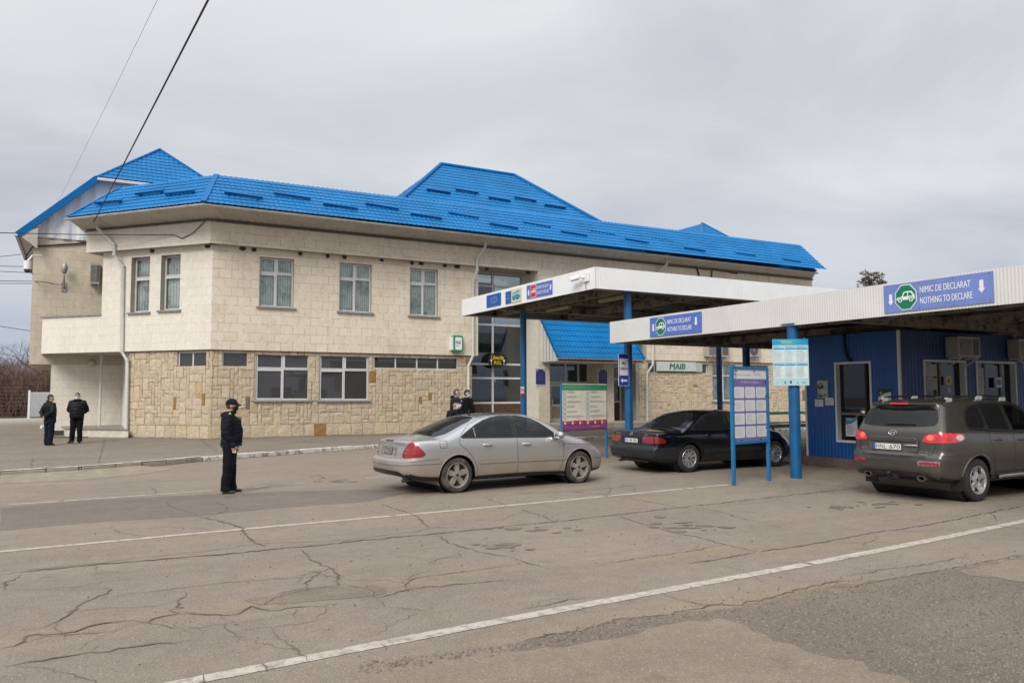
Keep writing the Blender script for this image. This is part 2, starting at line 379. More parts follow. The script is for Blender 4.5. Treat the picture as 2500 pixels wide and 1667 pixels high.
# kerb stones: every block its own mesh part of the pavement edge, chipped white paint
M_KERB = plain('chipped_kerb_paint', (.60, .575, .52), .85, var=.12, scale=4, bump=.012, dirt=((.19, .165, .135), 4.5, .50, .9))
M_KERBB = plain('bare_kerb_concrete', (.31, .265, .205), .9, var=.2, scale=3, bump=.012)
kb = MB(); rnd = random.Random(2)
def run_kerb(m, a, b, mat, h0=.0, h1=.135, w=.16):
    d = b-a; L = d.length; d.normalize(); s = UZ.cross(d); u = 0
    while u < L-.05:
        l = min(rnd.uniform(.55, .95), L-u); z = h1+rnd.uniform(-.02, .006); k = rnd.uniform(-.012, .012)
        m.obox(a+d*(u+.012)+s*k, d*(l-.024), s*w, UZ*z, mat); u += l
for i in range(len(pts)-1):
    a, b = pts[i], pts[i+1]
    if a.x < 2.9: run_kerb(kb, a, b, 1, 0, .125, .16)
    else: run_kerb(kb, a, b, 0)
kbo = kb.build('kerb', [M_KERB, M_KERBB], pavement, bevel=.018)
m = MB()                                          # white painted top edge along the low sloped kerb at the left
for i in range(0, 5):
    a, b = pts[i], pts[i+1]; d = (b-a).normalized(); s = UZ.cross(d); m.quad(a+s*.02+UZ*.139, b+s*.02+UZ*.139, b+s*.2+UZ*.139, a+s*.2+UZ*.139)
m.build('kerb_paint', M_KERB, pavement)
m = MB()                                          # bare concrete apron in front of the left kerb
ap_ = [G(0, 1181), G(60, 1179), G(200, 1171), G(330, 1159), G(430, 1144), G(470, 1136)]
for i in range(5):
    a, b = ap_[i], ap_[i+1]; k0, k1 = pts[2].lerp(pts[4], i/5), pts[2].lerp(pts[4], (i+1)/5)
    if i < 4: m.add([a+UZ*.004, b+UZ*.004, Vector((k1.x, k1.y, .05)), Vector((k0.x, k0.y, .05))], [(0, 1, 2, 3)])
m.build('apron', plain('apron_concrete', (.25, .212, .16), .9, var=.2, scale=3, bump=.012), pavement)
# lane lines
def line(pa, pb, w, gaps=(), name='lane_line', z=.004, seed=1):
    a, b = G(*pa), G(*pb); d = b-a; L = d.length; d.normalize(); s = UZ.cross(d); m = MB(); rr = random.Random(seed)
    n_ = int(L/.08); vs = []; fs = []
    for i in range(n_+1):
        p = a+d*(L*i/n_); k = w/2*(1+rr.uniform(-.09, .09)); off = s*(.03*math.sin(i*.05)); vs += [p+s*k+off+UZ*z, p-s*(w/2*(1+rr.uniform(-.09, .09)))+off+UZ*z]
    for i in range(n_):
        t = (i+.5)/n_
        if any(g0 < t < g1 for g0, g1 in gaps) or rr.random() < .012: continue
        fs.append((2*i, 2*i+1, 2*i+3, 2*i+2))
    m.add(vs, fs); m.build(name, M_LINE, road)
line((-120, 1358), (1785, 1183), .125, ((.744, .746), (.9, .903)))
line((330, 1690), (2560, 1262), .14)
line((20, 1232), (520, 1198), .11)
line((620, 1190), (665, 1186), .08); line((700, 1183), (745, 1179), .08); line((893, 1167), (940, 1163), .1)
# cracks, tar seams: jagged dark ribbons laid on the asphalt (z = zoomed survey sheets)
ZL = lambda x, y: (x*.5315, 1040+y*.5315)
ZRr = lambda x, y: (1250+x*.5315, 1040+y*.5315)
CR = [  # (points, width m)
 ([(0, 682), (130, 668), (350, 645), (480, 632), (700, 615), (880, 600), (1100, 583), (1300, 560), (1390, 556), (1600, 532), (1800, 512), (2000, 495), (2352, 458)], .06, ZL),
 ([(0, 664), (200, 655), (480, 625), (800, 590), (1050, 562), (1160, 543), (1350, 535), (1600, 522), (1900, 485), (2000, 465), (2200, 470)], .022, ZL),
 ([(940, 420), (1050, 447), (1100, 463), (1120, 490), (1165, 535), (1220, 553)], .05, ZL),
 ([(520, 455), (515, 470), (560, 493), (700, 510)], .018, ZL), ([(765, 345), (780, 372), (880, 397)], .02, ZL), ([(690, 280), (725, 300), (700, 318)], .02, ZL), ([(980, 343), (1045, 370), (1040, 390), (940, 420)], .022, ZL),
 ([(1380, 565), (1440, 620), (1520, 655), (1560, 700), (1545, 735)], .032, ZL), ([(1500, 655), (1440, 690), (1410, 715), (1420, 752)], .028, ZL), ([(1340, 755), (1420, 738)], .02, ZL),
 ([(110, 680), (35, 715), (15, 755)], .03, ZL), ([(490, 737), (490, 770), (400, 800), (350, 840), (270, 895), (200, 925), (90, 937)], .03, ZL),
 ([(50, 757), (300, 742), (490, 737)], .014, ZL), ([(480, 780), (700, 762), (1000, 722), (1300, 700), (1600, 685)], .018, ZL),
 ([(845, 762), (850, 780), (815, 800), (810, 830), (850, 835), (780, 845), (830, 860), (720, 880), (680, 900), (760, 915), (800, 932)], .028, ZL),
 ([(0, 1022), (90, 1005), (110, 965), (250, 955), (330, 945), (450, 910), (580, 893), (680, 903)], .04, ZL), ([(110, 1000), (200, 970), (290, 965), (560, 935)], .022, ZL), ([(250, 905), (260, 935), (300, 960), (290, 980)], .02, ZL),
 ([(720, 880), (850, 862), (960, 866), (1100, 868), (1140, 830), (1250, 850), (1350, 835), (1480, 828), (1530, 815)], .03, ZL), ([(1500, 822), (1490, 860), (1450, 885)], .02, ZL), ([(1350, 838), (1360, 880)], .018, ZL),
 ([(0, 1108), (200, 1075), (400, 1045), (700, 1002), (900, 985)], .035, ZL), ([(1740, 745), (1870, 735), (1870, 712), (1950, 690), (2352, 640)], .022, ZL), ([(1870, 720), (1760, 708), (1600, 712)], .016, ZL), ([(1650, 800), (1760, 780), (1900, 745), (2352, 705)], .03, ZL),
 ([(2010, 500), (2070, 540), (2200, 575), (2352, 605)], .028, ZL), ([(1750, 358), (1850, 390), (1920, 415), (1945, 450), (1975, 468)], .03, ZL), ([(2220, 325), (2352, 375)], .022, ZL),
 ([(1760, 1000), (1775, 1030)], .04, ZL), ([(1210, 1095), (1225, 1128)], .05, ZL), ([(945, 1145), (940, 1180)], .04, ZL), ([(1030, 910), (1050, 945), (1120, 975), (1105, 1000)], .016, ZL), ([(1040, 942), (1400, 905), (1500, 880)], .014, ZL), ([(1740, 790), (1770, 830), (2000, 850)], .014, ZL),
 ([(1410, 240), (1460, 225), (1490, 240), (1440, 250)], .03, ZL), ([(1110, 305), (1200, 285), (1230, 277)], .022, ZL),
 ([(0, 457), (200, 440), (500, 405), (800, 370), (930, 357), (1300, 315), (1550, 288), (1620, 280)], .05, ZRr), ([(30, 378), (130, 410), (200, 440)], .032, ZRr), ([(470, 408), (650, 465), (750, 492), (870, 513), (1000, 550), (1130, 575)], .03, ZRr), ([(830, 372), (960, 395), (1080, 432), (1150, 436)], .024, ZRr), ([(370, 308), (560, 335), (780, 375)], .024, ZRr),
 ([(0, 310), (250, 300), (400, 290), (600, 270)], .03, ZRr), ([(250, 292), (330, 310), (440, 312), (460, 285)], .022, ZRr), ([(560, 278), (560, 300)], .02, ZRr), ([(920, 207), (1000, 218), (1120, 232)], .022, ZRr), ([(1310, 258), (1450, 273), (1560, 285)], .022, ZRr), ([(1390, 285), (1450, 303), (1500, 293)], .022, ZRr),
 ([(1130, 578), (1300, 555), (1500, 520), (1680, 487), (1900, 455), (2100, 415), (2352, 365)], .04, ZRr), ([(800, 632), (950, 610), (1130, 578)], .04, ZRr), ([(1460, 458), (1680, 488)], .018, ZRr), ([(390, 640), (600, 605), (850, 570), (970, 545)], .022, ZRr), ([(0, 602), (60, 628), (170, 655)], .024, ZRr), ([(0, 850), (150, 825), (250, 795), (400, 785)], .02, ZRr),
 ([(670, 762), (760, 795), (850, 815), (930, 835)], .018, ZRr), ([(0, 1000), (130, 965), (330, 940), (470, 890), (700, 868), (870, 835), (900, 820), (1040, 820), (1200, 785), (1350, 740), (1500, 712), (1620, 712)], .03, ZRr), ([(1550, 690), (1700, 660), (1900, 640), (2100, 595)], .02, ZRr), ([(1370, 735), (1560, 740), (1700, 710), (1950, 665), (2200, 620), (2352, 590)], .025, ZRr),
 ([(2100, 440), (2200, 455), (2352, 475)], .02, ZRr), ([(2250, 380), (2200, 400), (2230, 440)], .02, ZRr),
]
m = MB(); rnd = random.Random(11); LN = []
for P_, w, Zf in CR:
    ps = [G(*Zf(*p)) for p in P_]; LN.append((ps, w))
    for a, b in zip(ps, ps[1:]):                    # finer side cracks fork off the surveyed ones
        for _ in range(int(rnd.random()*1.2+(b-a).length*.55)):
            p = a.lerp(b, rnd.random()); d = (b-a).normalized(); d.rotate(Matrix.Rotation(rnd.choice((-1, 1))*rnd.uniform(.35, 1.5), 3, 'Z')); q = [p]
            for k in range(rnd.randint(2, 5)): d.rotate(Matrix.Rotation(rnd.gauss(0, .45), 3, 'Z')); p = p+d*rnd.uniform(.10, .38); q.append(p)
            LN.append((q, rnd.uniform(.008, .015)))
for ps, w in LN:
    out_ = []
    for a, b in zip(ps, ps[1:]):
        L = (b-a).length; k = max(1, int(L/.06)); s = UZ.cross((b-a).normalized())
        for i in range(k): out_.append(a.lerp(b, i/k)+s*rnd.gauss(0, .014)+(b-a).normalized()*rnd.gauss(0, .01))
    out_.append(ps[-1]); n_ = len(out_)
    if n_ < 2: continue
    vs = []
    for i, p in enumerate(out_):
        t = (out_[min(i+1, n_-1)]-out_[max(i-1, 0)]); t.z = 0
        s = UZ.cross(t.normalized()); e = min(1, .25+min(i, n_-1-i)/6); hw_ = w*.27*e*(.55+.75*abs(math.sin(i*.37+w*90))*rnd.uniform(.5, 1.2)); q = .0075 if w > .04 else .0068
        vs += [p+s*hw_+UZ*q, p-s*hw_+UZ*q]
    m.add(vs, [(2*i, 2*i+1, 2*i+3, 2*i+2) for i in range(n_-1)])
m.build('crack_seams', M_CRACK, road)
# repair patches and oil stains: thin irregular sheets with their own colour
def blob(name, pts_, mat, z, par=None, jag=.06, Zf=None, seed=3):
    rr = random.Random(seed); ps = [G(*(Zf(*p) if Zf else p)) for p in pts_]; o2 = []
    for a, b in zip(ps, ps[1:]+ps[:1]):
        k = max(1, int((b-a).length/.12)); s = UZ.cross((b-a).normalized())
        for i in range(k): o2.append(a.lerp(b, i/k)+s*rr.gauss(0, jag*.5))
    m = MB(); m.add([(p.x, p.y, z) for p in o2], [tuple(range(len(o2)))]); return m.build(name, mat, par or road)
blob('asphalt_patch', [(1120, 800), (1250, 780), (1340, 752), (1430, 742), (1560, 738), (1700, 728), (1760, 748), (1775, 768), (1650, 790), (1500, 800), (1330, 822), (1180, 822)], M_DPATCH, .0025, Zf=ZL)
blob('asphalt_patch', [(0, 375), (400, 340), (800, 320), (1300, 300), (1700, 290), (1900, 300), (1700, 345), (1300, 375), (900, 412), (400, 445), (0, 480)], M_DPATCH, .002, Zf=ZL, jag=.03)
blob('gravel_bed', [(-60, 1060), (130, 968), (330, 940), (500, 890), (700, 868), (870, 838), (1060, 822), (1250, 770), (1500, 720), (1760, 700), (2000, 660), (2352, 590), (2800, 520), (3200, 1300), (1800, 1400), (600, 1300), (-100, 1200)], M_GRAV, .0022, Zf=ZRr, jag=.07)
blob('concrete_patch', [(-900, 1230), (-600, 1110), (-300, 1080), (0, 1045), (300, 1000), (550, 945), (750, 905), (950, 882), (1010, 900), (1120, 940), (1300, 1000), (1500, 1060), (1700, 1120), (1850, 1190), (1900, 1300), (-900, 1400)], M_PATCH, .0048, Zf=ZRr, jag=.09)
blob('concrete_patch', [(2060, 668), (2200, 640), (2352, 605), (2700, 560), (2700, 800), (2352, 722), (2200, 700)], M_PATCH, .0048, Zf=ZRr, jag=.09)
M_OIL = plain('oil_stain', (.150, .124, .098), .7, var=.25, scale=5)
rr = random.Random(8)
for cx, cy, n_, sx, sy in ((1240, 1333, 16, 60, 9), (1330, 1295, 12, 120, 10), (1650, 1285, 18, 90, 14), (1740, 1290, 8, 60, 7), (2060, 1238, 14, 80, 9), (2170, 1228, 8, 60, 5), (560, 1212, 4, 20, 3), (820, 1173, 8, 50, 4)):
    m = MB()
    for i in range(n_):
        c = G(cx+rr.gauss(0, sx*.5), cy+rr.gauss(0, sy*.5)); a0 = rr.uniform(.015, .10); k = 12
        m.add([(c.x+a0*1.5*math.cos(t*6.283/k)*rr.uniform(.5, 1.1), c.y+a0*math.sin(t*6.283/k)*rr.uniform(.5, 1.1), .0058+i*.00006) for t in range(k)], [tuple(range(k))])
    m.build('oil_stain', M_OIL, road)
# pavement joints
m = MB()
for P_ in ([(0, 1107), (180, 1099), (511, 1088)], [(0, 1127), (240, 1118), (400, 1108)], [(256, 1071), (248, 1105), (240, 1132)], [(490, 1073), (530, 1105)], [(740, 1075), (760, 1083), (910, 1078)], [(300, 1083), (420, 1075), (520, 1074)], [(0, 1090), (80, 1075)], [(600, 1098), (900, 1085)], [(80, 1117), (75, 1145)], [(0, 1065), (50, 1062)]):
    ps = [G(*p, ZG) for p in P_]
    for a, b in zip(ps, ps[1:]):
        k = max(1, int((b-a).length/.2)); s = UZ.cross((b-a).normalized()); vs = []
        for i in range(k+1): p = a.lerp(b, i/k)+s*rnd.gauss(0, .015)+UZ*.004; hw_ = .016*rnd.uniform(.5, 1.5); vs += [p+s*hw_, p-s*hw_]
        m.add(vs, [(2*i, 2*i+1, 2*i+3, 2*i+2) for i in range(k)])
m.build('pavement_joints', M_CRACK, pavement)
# loose stones of the gravel bed and scattered grit (uncountable)
def stones(name, pts_, n_, s0, s1, seed, Zf, conc=None):
    rr = random.Random(seed); P_ = [G(*Zf(*p)) for p in pts_]
    xs_ = [p.x for p in P_]; ys_ = [p.y for p in P_]; m = MB(); cnt = 0; pl_ = [(p.x, p.y) for p in P_]
    def inside(x, y):
        c = False; j = len(pl_)-1
        for i in range(len(pl_)):
            if (pl_[i][1] > y) != (pl_[j][1] > y) and x < (pl_[j][0]-pl_[i][0])*(y-pl_[i][1])/(pl_[j][1]-pl_[i][1])+pl_[i][0]: c = not c
            j = i
        return c
    while cnt < n_:
        x, y = rr.uniform(min(xs_), max(xs_)), rr.uniform(min(ys_), max(ys_))
        if not inside(x, y): continue
        cnt += 1; r = s0+(s1-s0)*rr.random()**3; a = rr.uniform(0, 6.28); q = [rr.uniform(.6, 1.1) for _ in range(6)]; h = r*rr.uniform(.5, .9)
        k = rr.choice((.55, .75, .9, 1.05, 1.25)); col = (.20*k, .168*k, .135*k)
        ring = [(x+r*q[i]*math.cos(a+i*1.047), y+r*.75*q[i]*math.sin(a+i*1.047), .0) for i in range(6)]; top = [(x+(px-x)*.6, y+(py-y)*.6, h*rr.uniform(.8, 1.1)) for px, py, _ in ring]
        m.add(ring+top, [(i, (i+1) % 6, 6+(i+1) % 6, 6+i) for i in range(6)]+[(6, 7, 8, 9, 10, 11)], 0, None, col)
    return tag(m.build(name, M_STONEG), 'loose grey gravel strewn over the broken road edge', 'gravel', None, 'stuff')
_n = NT('gravel_stone'); _n.set(_n.b, 'Base Color', _n.mix(.25, _n.n('ShaderNodeAttribute', attribute_name='stone').outputs['Color'], (.2, .17, .14))); _n.set(_n.b, 'Roughness', .9); M_STONEG = _n.m
stones('gravel', [(960, 860), (1100, 830), (1300, 770), (1560, 735), (1800, 705), (2000, 672), (2100, 690), (2352, 740), (2500, 800), (2500, 1250), (1900, 1250), (1700, 1110), (1300, 990)], 9000, .004, .019, 1, ZRr)
g2 = stones('gravel', [(0, 1000), (200, 950), (480, 890), (700, 870), (960, 845), (950, 880), (550, 945), (300, 1000), (0, 1045), (-400, 1110), (-700, 1150), (-700, 1080), (-300, 1040)], 1600, .004, .02, 2, ZRr); g2['label'] = 'narrow strip of grit between white line and concrete patch'
g4 = stones('gravel', [(300, 930), (900, 790), (1500, 690), (2352, 560), (2352, 860), (1900, 1180), (1500, 1090), (950, 905), (300, 1010)], 1500, .004, .015, 5, ZRr); g4['label'] = 'sparse stray grit around the edges of the gravel bed'
g3 = stones('gravel', [(-2000, 500), (-400, 330), (1400, 230), (2300, 330), (2300, 600), (800, 850), (0, 960), (-1000, 1130), (-2000, 1100)], 1300, .004, .018, 3, ZRr); g3['label'] = 'scattered small pebbles lying on the open asphalt'
# ------------------------------------------------------------------ the border building
YF = 32.82; ZG = 0.12; ZU = 3.62; ZB = 7.78; ZT = 8.74
C0 = Vector((4.56, YF, 0)); A_L = R(132); DL = Vector((math.cos(A_L), math.sin(A_L), 0)); NL = Vector((-math.sin(A_L), -abs(math.cos(A_L)), 0)).normalized()
EX = Vector((1, 0, 0)); NF = Vector((0, -1, 0)); UZ = Vector((0, 0, 1))
B = thing('border_building', 'long two storey stone building with bright blue tiled roofs and projecting upper floor', 'building', (4.56, YF, 0))
def wall(mb, o, d, n, L, z0, z1, holes=(), rev=.2, mat=0, rmat=None, u0=0.0):
    o, d, n = Vector(o), Vector(d), Vector(n)
    us = sorted({0, L, *[h[0] for h in holes], *[h[1] for h in holes]}); zs = sorted({z0, z1, *[h[2] for h in holes], *[h[3] for h in holes]})
    us = [u for u in us if 0 <= u <= L]; zs = [z for z in zs if z0 <= z <= z1]
    P = lambda u, z, k=0: o+d*u+UZ*z-n*k
    flip = d.cross(UZ).dot(n) < 0
    for i in range(len(us)-1):
        for j in range(len(zs)-1):
            a, b, c, e = us[i], us[i+1], zs[j], zs[j+1]; um, zm = (a+b)/2, (c+e)/2
            if any(h[0] < um < h[1] and h[2] < zm < h[3] for h in holes): continue
            q = [P(a, c), P(b, c), P(b, e), P(a, e)]; t = [(a+u0, c), (b+u0, c), (b+u0, e), (a+u0, e)]
            if flip: q.reverse(); t.reverse()
            mb.add(q, [(0, 1, 2, 3)], mat, [t])
    if rmat is not None:
        for a, b, c, e in [h[:4] for h in holes]:
            for p, q in (((a, c), (a, e)), ((a, e), (b, e)), ((b, e), (b, c)), ((b, c), (a, c))):
                mb.add([P(*p), P(*q), P(*q, rev), P(*p, rev)], [(0, 1, 2, 3)], rmat, [[(p[0], p[1]), (q[0], q[1]), (q[0]+rev, q[1]), (p[0]+rev, p[1])]])
def window(o, d, n, a, b, c, e, cols, rows, rev=.2, glass=None, blinds=False, sill=True, fr=.055, parent=None, mat=None, skip=(), sashes=()):
    """one window in a wall hole: frame grid, pane, sill, blind"""
    o, d, n = Vector(o), Vector(d), Vector(n); P = lambda u, z, k: o+d*u+UZ*z-n*k
    mat = mat or M_PVC; m = MB(); k0 = rev-.07
    def bar(u0, u1, z0, z1, t=.06, kk=0): m.obox(P(u0, z0, k0-kk), d*(u1-u0), UZ*(z1-z0), -n*t)
    bar(a+.002, a+fr, c+.002, e-.002); bar(b-fr, b-.002, c+.002, e-.002); bar(a+fr, b-fr, c+.002, c+fr); bar(a+fr, b-fr, e-fr, e-.002)
    U = [a]+[a+(b-a)*t for t in cols]+[b]; Z = [c]+[c+(e-c)*t for t in rows]+[e]
    for u in U[1:-1]: bar(u-fr*.55, u+fr*.55, c+fr, e-fr, .058)
    for z in Z[1:-1]: bar(a+fr, b-fr, z-fr*.55, z+fr*.55, .056, .001)
    for (i, j) in sashes:
        u0, u1, z0, z1 = U[i]+fr*.6, U[i+1]-fr*.6, Z[j]+fr*.6, Z[j+1]-fr*.6; w = .042
        bar(u0, u0+w, z0, z1, .04, .012); bar(u1-w, u1, z0, z1, .04, .012); bar(u0+w, u1-w, z0, z0+w, .04, .012); bar(u0+w, u1-w, z1-w, z1, .04, .012)
    w = m.build('window', mat, parent or B)
    g = MB(); g.obox(P(a+fr*.5, c+fr*.5, k0+.03), d*(b-a-fr), UZ*(e-c-fr), -n*.006); g.build('pane', glass or M_GLASS, w)
    if sill:
        s = MB(); s.obox(P(a-.10, c-.075, -.10), d*(b-a+.2), UZ*.07, -n*(rev+.03)); s.build('sill', M_SILL, w, bevel=.006)
    if blinds:
        s = MB(); s.obox(P(a, c, k0+.11), d*(b-a), UZ*(e-c), -n*.01); s.build('blind', M_BLIND, w)
    return w

# --- upper floor: front
fwin = [(6.36, 7.76, 5.42, 7.45), (9.68, 11.12, 5.38, 7.48), (12.90, 14.26, 5.36, 7.50)]
XB0, XB1, XR0, XR1 = 4.56, 16.3, 26.2, 38.4
m = MB(); F0 = (0, YF, 0)
H = [(a-XB0, b-XB0, c, e) for a, b, c, e in fwin]
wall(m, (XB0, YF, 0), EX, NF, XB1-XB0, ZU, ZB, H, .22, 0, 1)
H2 = [(29.0-XR0, 30.4-XR0, 5.4, 7.45), (32.4-XR0, 33.8-XR0, 5.4, 7.45), (35.6-XR0, 37-XR0, 5.4, 7.45)]
m.quad((XB1, YF, ZU), (XB1, YF+1.3, ZU), (XB1, YF+1.3, ZB), (XB1, YF, ZB), 0, [(0, ZU), (1.3, ZU), (1.3, ZB), (0, ZB)])
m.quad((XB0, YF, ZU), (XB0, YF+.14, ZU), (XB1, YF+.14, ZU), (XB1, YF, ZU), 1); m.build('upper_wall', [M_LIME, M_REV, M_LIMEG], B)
m = MB(); wall(m, (XR0, YF, 0), EX, NF, XR1-XR0, ZU, ZB, H2, .22, 0, 1)
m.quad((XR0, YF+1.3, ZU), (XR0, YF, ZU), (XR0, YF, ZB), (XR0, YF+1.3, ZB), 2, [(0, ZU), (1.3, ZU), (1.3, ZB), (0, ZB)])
m.quad((XR1, YF, ZU), (XR1+.7, YF+13, ZU), (XR1+.7, YF+13, ZB), (XR1, YF, ZB), 0, [(0, ZU), (9, ZU), (9, ZB), (0, ZB)])
m.quad((XR0, YF, ZU), (XR0, YF+.14, ZU), (XR1, YF+.14, ZU), (XR1, YF, ZU), 1)
m.build('upper_wall', [M_LIME, M_REV, M_LIMEG], B)
for a, b, c, e in fwin: window(F0, EX, NF, a, b, c, e, (.5,), (.68,), .22, blinds=True, sashes=((0, 0), (0, 1), (1, 1)))
for h in H2: window(F0, EX, NF, XR0+h[0], XR0+h[1], h[2], h[3], (.5,), (.68,), .22, blinds=True)
# --- upper floor: slanted left front, parapet of the balcony
lw = [(1.58, 2.56, 5.25, 7.50), (3.13, 4.10, 5.22, 7.50)]
m = MB(); SL, SP = 5.62, 8.9
wall(m, C0, DL, NL, SL, ZU, ZB, lw, .30, 0, 1)
wall(m, C0, DL, NL, SP-SL, ZU, 5.15, (), .2, 0, None); m.v[-4:] = [tuple(Vector(v)+DL*SL) for v in m.v[-4:]]
p = C0+DL*SL; q = p-NL*5.0
m.quad(p+UZ*ZU, q+UZ*ZU, q+UZ*ZB, p+UZ*ZB, 0, [(0, ZU), (5, ZU), (5, ZB), (0, ZB)])
m.obox(C0+DL*SL-NL*.22+UZ*ZU, DL*(SP-SL), NL*.2, UZ*(5.15-ZU))
m.build('upper_wall', [M_LIMEW, M_REV], B)
for a, b, c, e in lw: window(C0, DL, NL, a, b, c, e, (), (.62,), .30, blinds=True, sashes=((0, 0), (0, 1)))
m = MB(); m.obox(C0+DL*SL+NL*.06+UZ*5.15, DL*(SP-SL+.1), -NL*.36, UZ*.09); m.build('parapet_cap', M_SILL, B, bevel=.01)
# --- cornice band under the eaves (and the flush wall over the entrance)
m = MB(); O = .32; CB = C0+Vector((-.145, -O, 0)); YB = YF-O
wall(m, CB, EX, NF, 19.39-CB.x, ZB, ZT, (), .2, 0); wall(m, (19.39, YB, 0), EX, NF, 26.2-19.39, 5.45, ZT, (), .2, 0, None, 3.); wall(m, (26.2, YB, 0), EX, NF, XR1-26.2+.2, ZB, ZT, (), .2, 0)
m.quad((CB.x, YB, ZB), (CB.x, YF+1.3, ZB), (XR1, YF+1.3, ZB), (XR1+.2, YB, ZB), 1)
m.quad((26.2, YB, 5.45), (26.2, YF+.02, 5.45), (26.2, YF+.02, ZB), (26.2, YB, ZB), 0, [(0, 5), (.3, 5), (.3, 8), (0, 8)])
m.quad((XR1+.2, YB, ZB), (XR1+.9, YF+13, ZB), (XR1+.9, YF+13, ZT), (XR1+.2, YB, ZT), 0, [(0, 0), (8, 0), (8, 1), (0, 1)])
m.build('cornice_band', [M_LIME, M_REV], B)
m = MB(); wall(m, CB, DL, NL, 6.35, ZB, ZT, (), .2, 0); p = CB+DL*6.35
m.quad(p+UZ*ZB, p-NL*4+UZ*ZB, p-NL*4+UZ*ZT, p+UZ*ZT, 0, [(0, 0), (4, 0), (4, 1), (0, 1)]); m.quad(CB+UZ*ZB, p+UZ*ZB, p-NL*4+UZ*ZB, CB-NL*4+UZ*ZB, 1)
m.build('cornice_band', [M_LIMEW, M_REV], B)

# --- ground floor: random-coursed sandstone, every stone its own little block of the cladding
def cladding(name, o, d, n, L, z0, z1, holes, seed, back=.3):
    rnd = random.Random(seed); o, d, n = Vector(o), Vector(d), Vector(n); m = MB(); cell = .155
    wall(m, o-n*.02, d, n, L, z0, z1, holes, .2, 1, 2)
    def block(a, b, c, e):
        j = .003+.003*rnd.random(); a += j; b -= j; c += j; e -= j
        t = rnd.uniform(.004, .015); k = rnd.random()
        if k < .007: col = (.36, .22, .10)
        elif k < .016: col = (.20, .175, .145)
        elif k < .06: col = (.57, .45, .29)
        else:
            s = rnd.uniform(.94, 1.06); col = (.62*s, .53*s*rnd.uniform(.98, 1.015), .40*s*rnd.uniform(.95, 1.05))
        P = lambda u, z, h: o+d*u+UZ*z+n*h
        bv = .010; w = lambda: rnd.uniform(-.013, .013)
        lo = [P(u+.7*w(), z+.7*w(), -.012) for u, z in ((a, c), (b, c), (b, e), (a, e))]
        c4 = [(a+bv+w(), c+bv+w()), (b-bv+w(), c+bv+w()), (b-bv+w(), e-bv+w()), (a+bv+w(), e-bv+w())]
        hi = [P(u, z, t+rnd.uniform(-.010, .012)) for u, z in c4]; cc = P((a+b)/2+w(), (c+e)/2+w(), t+.008+.012*rnd.random())
        v = lo+hi+[cc]; fs = [(0, 1, 5, 4), (1, 2, 6, 5), (2, 3, 7, 6), (3, 0, 4, 7), (4, 5, 8), (5, 6, 8), (6, 7, 8), (7, 4, 8)]
        if d.cross(UZ).dot(n) < 0: fs = [f[::-1] for f in fs]
        m.add(v, fs, 0, None, col)
    # bottom course of big blocks
    zc = z0+.50; u = 0
    free = lambda a, b, c, e: not any(a < h[1]-.01 and b > h[0]+.01 and c < h[3]-.01 and e > h[2]+.01 for h in holes)
    while u < L-.05:
        w = min(rnd.uniform(.42, .62), L-u)
        if L-u-w < .2: w = L-u
        if free(u, u+w, z0, zc): block(u, u+w, z0, zc)
        u += w
    nu = max(1, round(L/cell)); nz = round((z1-zc)/cell); cu, cz = L/nu, (z1-zc)/nz
    occ = [[False]*nz for _ in range(nu)]
    for i in range(nu):
        for j in range(nz):
            a, c = i*cu, zc+j*cz
            if any(a+cu/2 > h[0]-.0 and a+cu/2 < h[1]+.0 and c+cz/2 > h[2] and c+cz/2 < h[3] for h in holes): occ[i][j] = True
    sizes = [(3, 2)]*5+[(2, 3)]*5+[(2, 2)]*4+[(1, 2)]*2+[(2, 1)]*3+[(3, 1)]*2+[(1, 3)]*3+[(3, 3)]+[(4, 2)]+[(2, 4)]*2
    for j in range(nz):
        for i in range(nu):
            if occ[i][j]: continue
            rnd.shuffle(sizes)
            for w, h in sizes+[(1, 1)]:
                if i+w <= nu and j+h <= nz and all(not occ[x][y] for x in range(i, i+w) for y in range(j, j+h)):
                    for x in range(i, i+w):
                        for y in range(j, j+h): occ[x][y] = True
                    block(i*cu, (i+w)*cu, zc+j*cz, zc+(j+h)*cz); break
    return m.build(name, [M_STONE, M_MORTAR, M_REV], B)
YS = YF+.12; ZS = ZU-.01
gw = [(5.02, 6.03, 2.92, 3.56), (6.33, 8.50, 1.62, 3.53), (8.93, 11.06, 1.60, 3.53), (11.30, 15.35, 2.95, 3.53)]
cladding('stone_wall', (4.56, YS, 0), EX, NF, 16.05-4.56, ZG, ZS, [(a-4.56, b-4.56, c, e) for a, b, c, e in gw], 3)
FS = (0, YS, 0)
window(FS, EX, NF, *gw[0], (), (), .14, M_GLASSD, sill=False)
window(FS, EX, NF, *gw[1], (.5,), (.66,), .14, M_GLASSD, sashes=((0, 0), (0, 1), (1, 1)))
window(FS, EX, NF, *gw[2], (.5,), (.66,), .14, M_GLASSD, sashes=((0, 0), (0, 1), (1, 1)))
window(FS, EX, NF, *gw[3], (.25, .5, .75), (), .14, M_GLASSD, sill=False)
CS = C0-NL*.12+Vector((0, 0, 0)); gl = [(.28, 1.72, 2.92, 3.56)]
cladding('stone_wall', CS, DL, NL, 4.22, ZG, ZS, gl, 5)
window(CS, DL, NL, *gl[0], (.5,), (), .14, M_GLASSD, sill=False)
gr = [(26.35, 30.55, 2.93, 3.50), (30.85, 32.6, 1.45, 3.50), (33.4, 35.2, 2.93, 3.5), (35.6, 37.4, 2.93, 3.5)]
cladding('stone_wall', (25.62, YS, 0), EX, NF, 38.3-25.62, ZG, ZS, [(a-25.62, b-25.62, c, e) for a, b, c, e in gr], 9)
window(FS, EX, NF, *gr[0], (.12, .85), (), .14, M_GLASSD, sill=False)
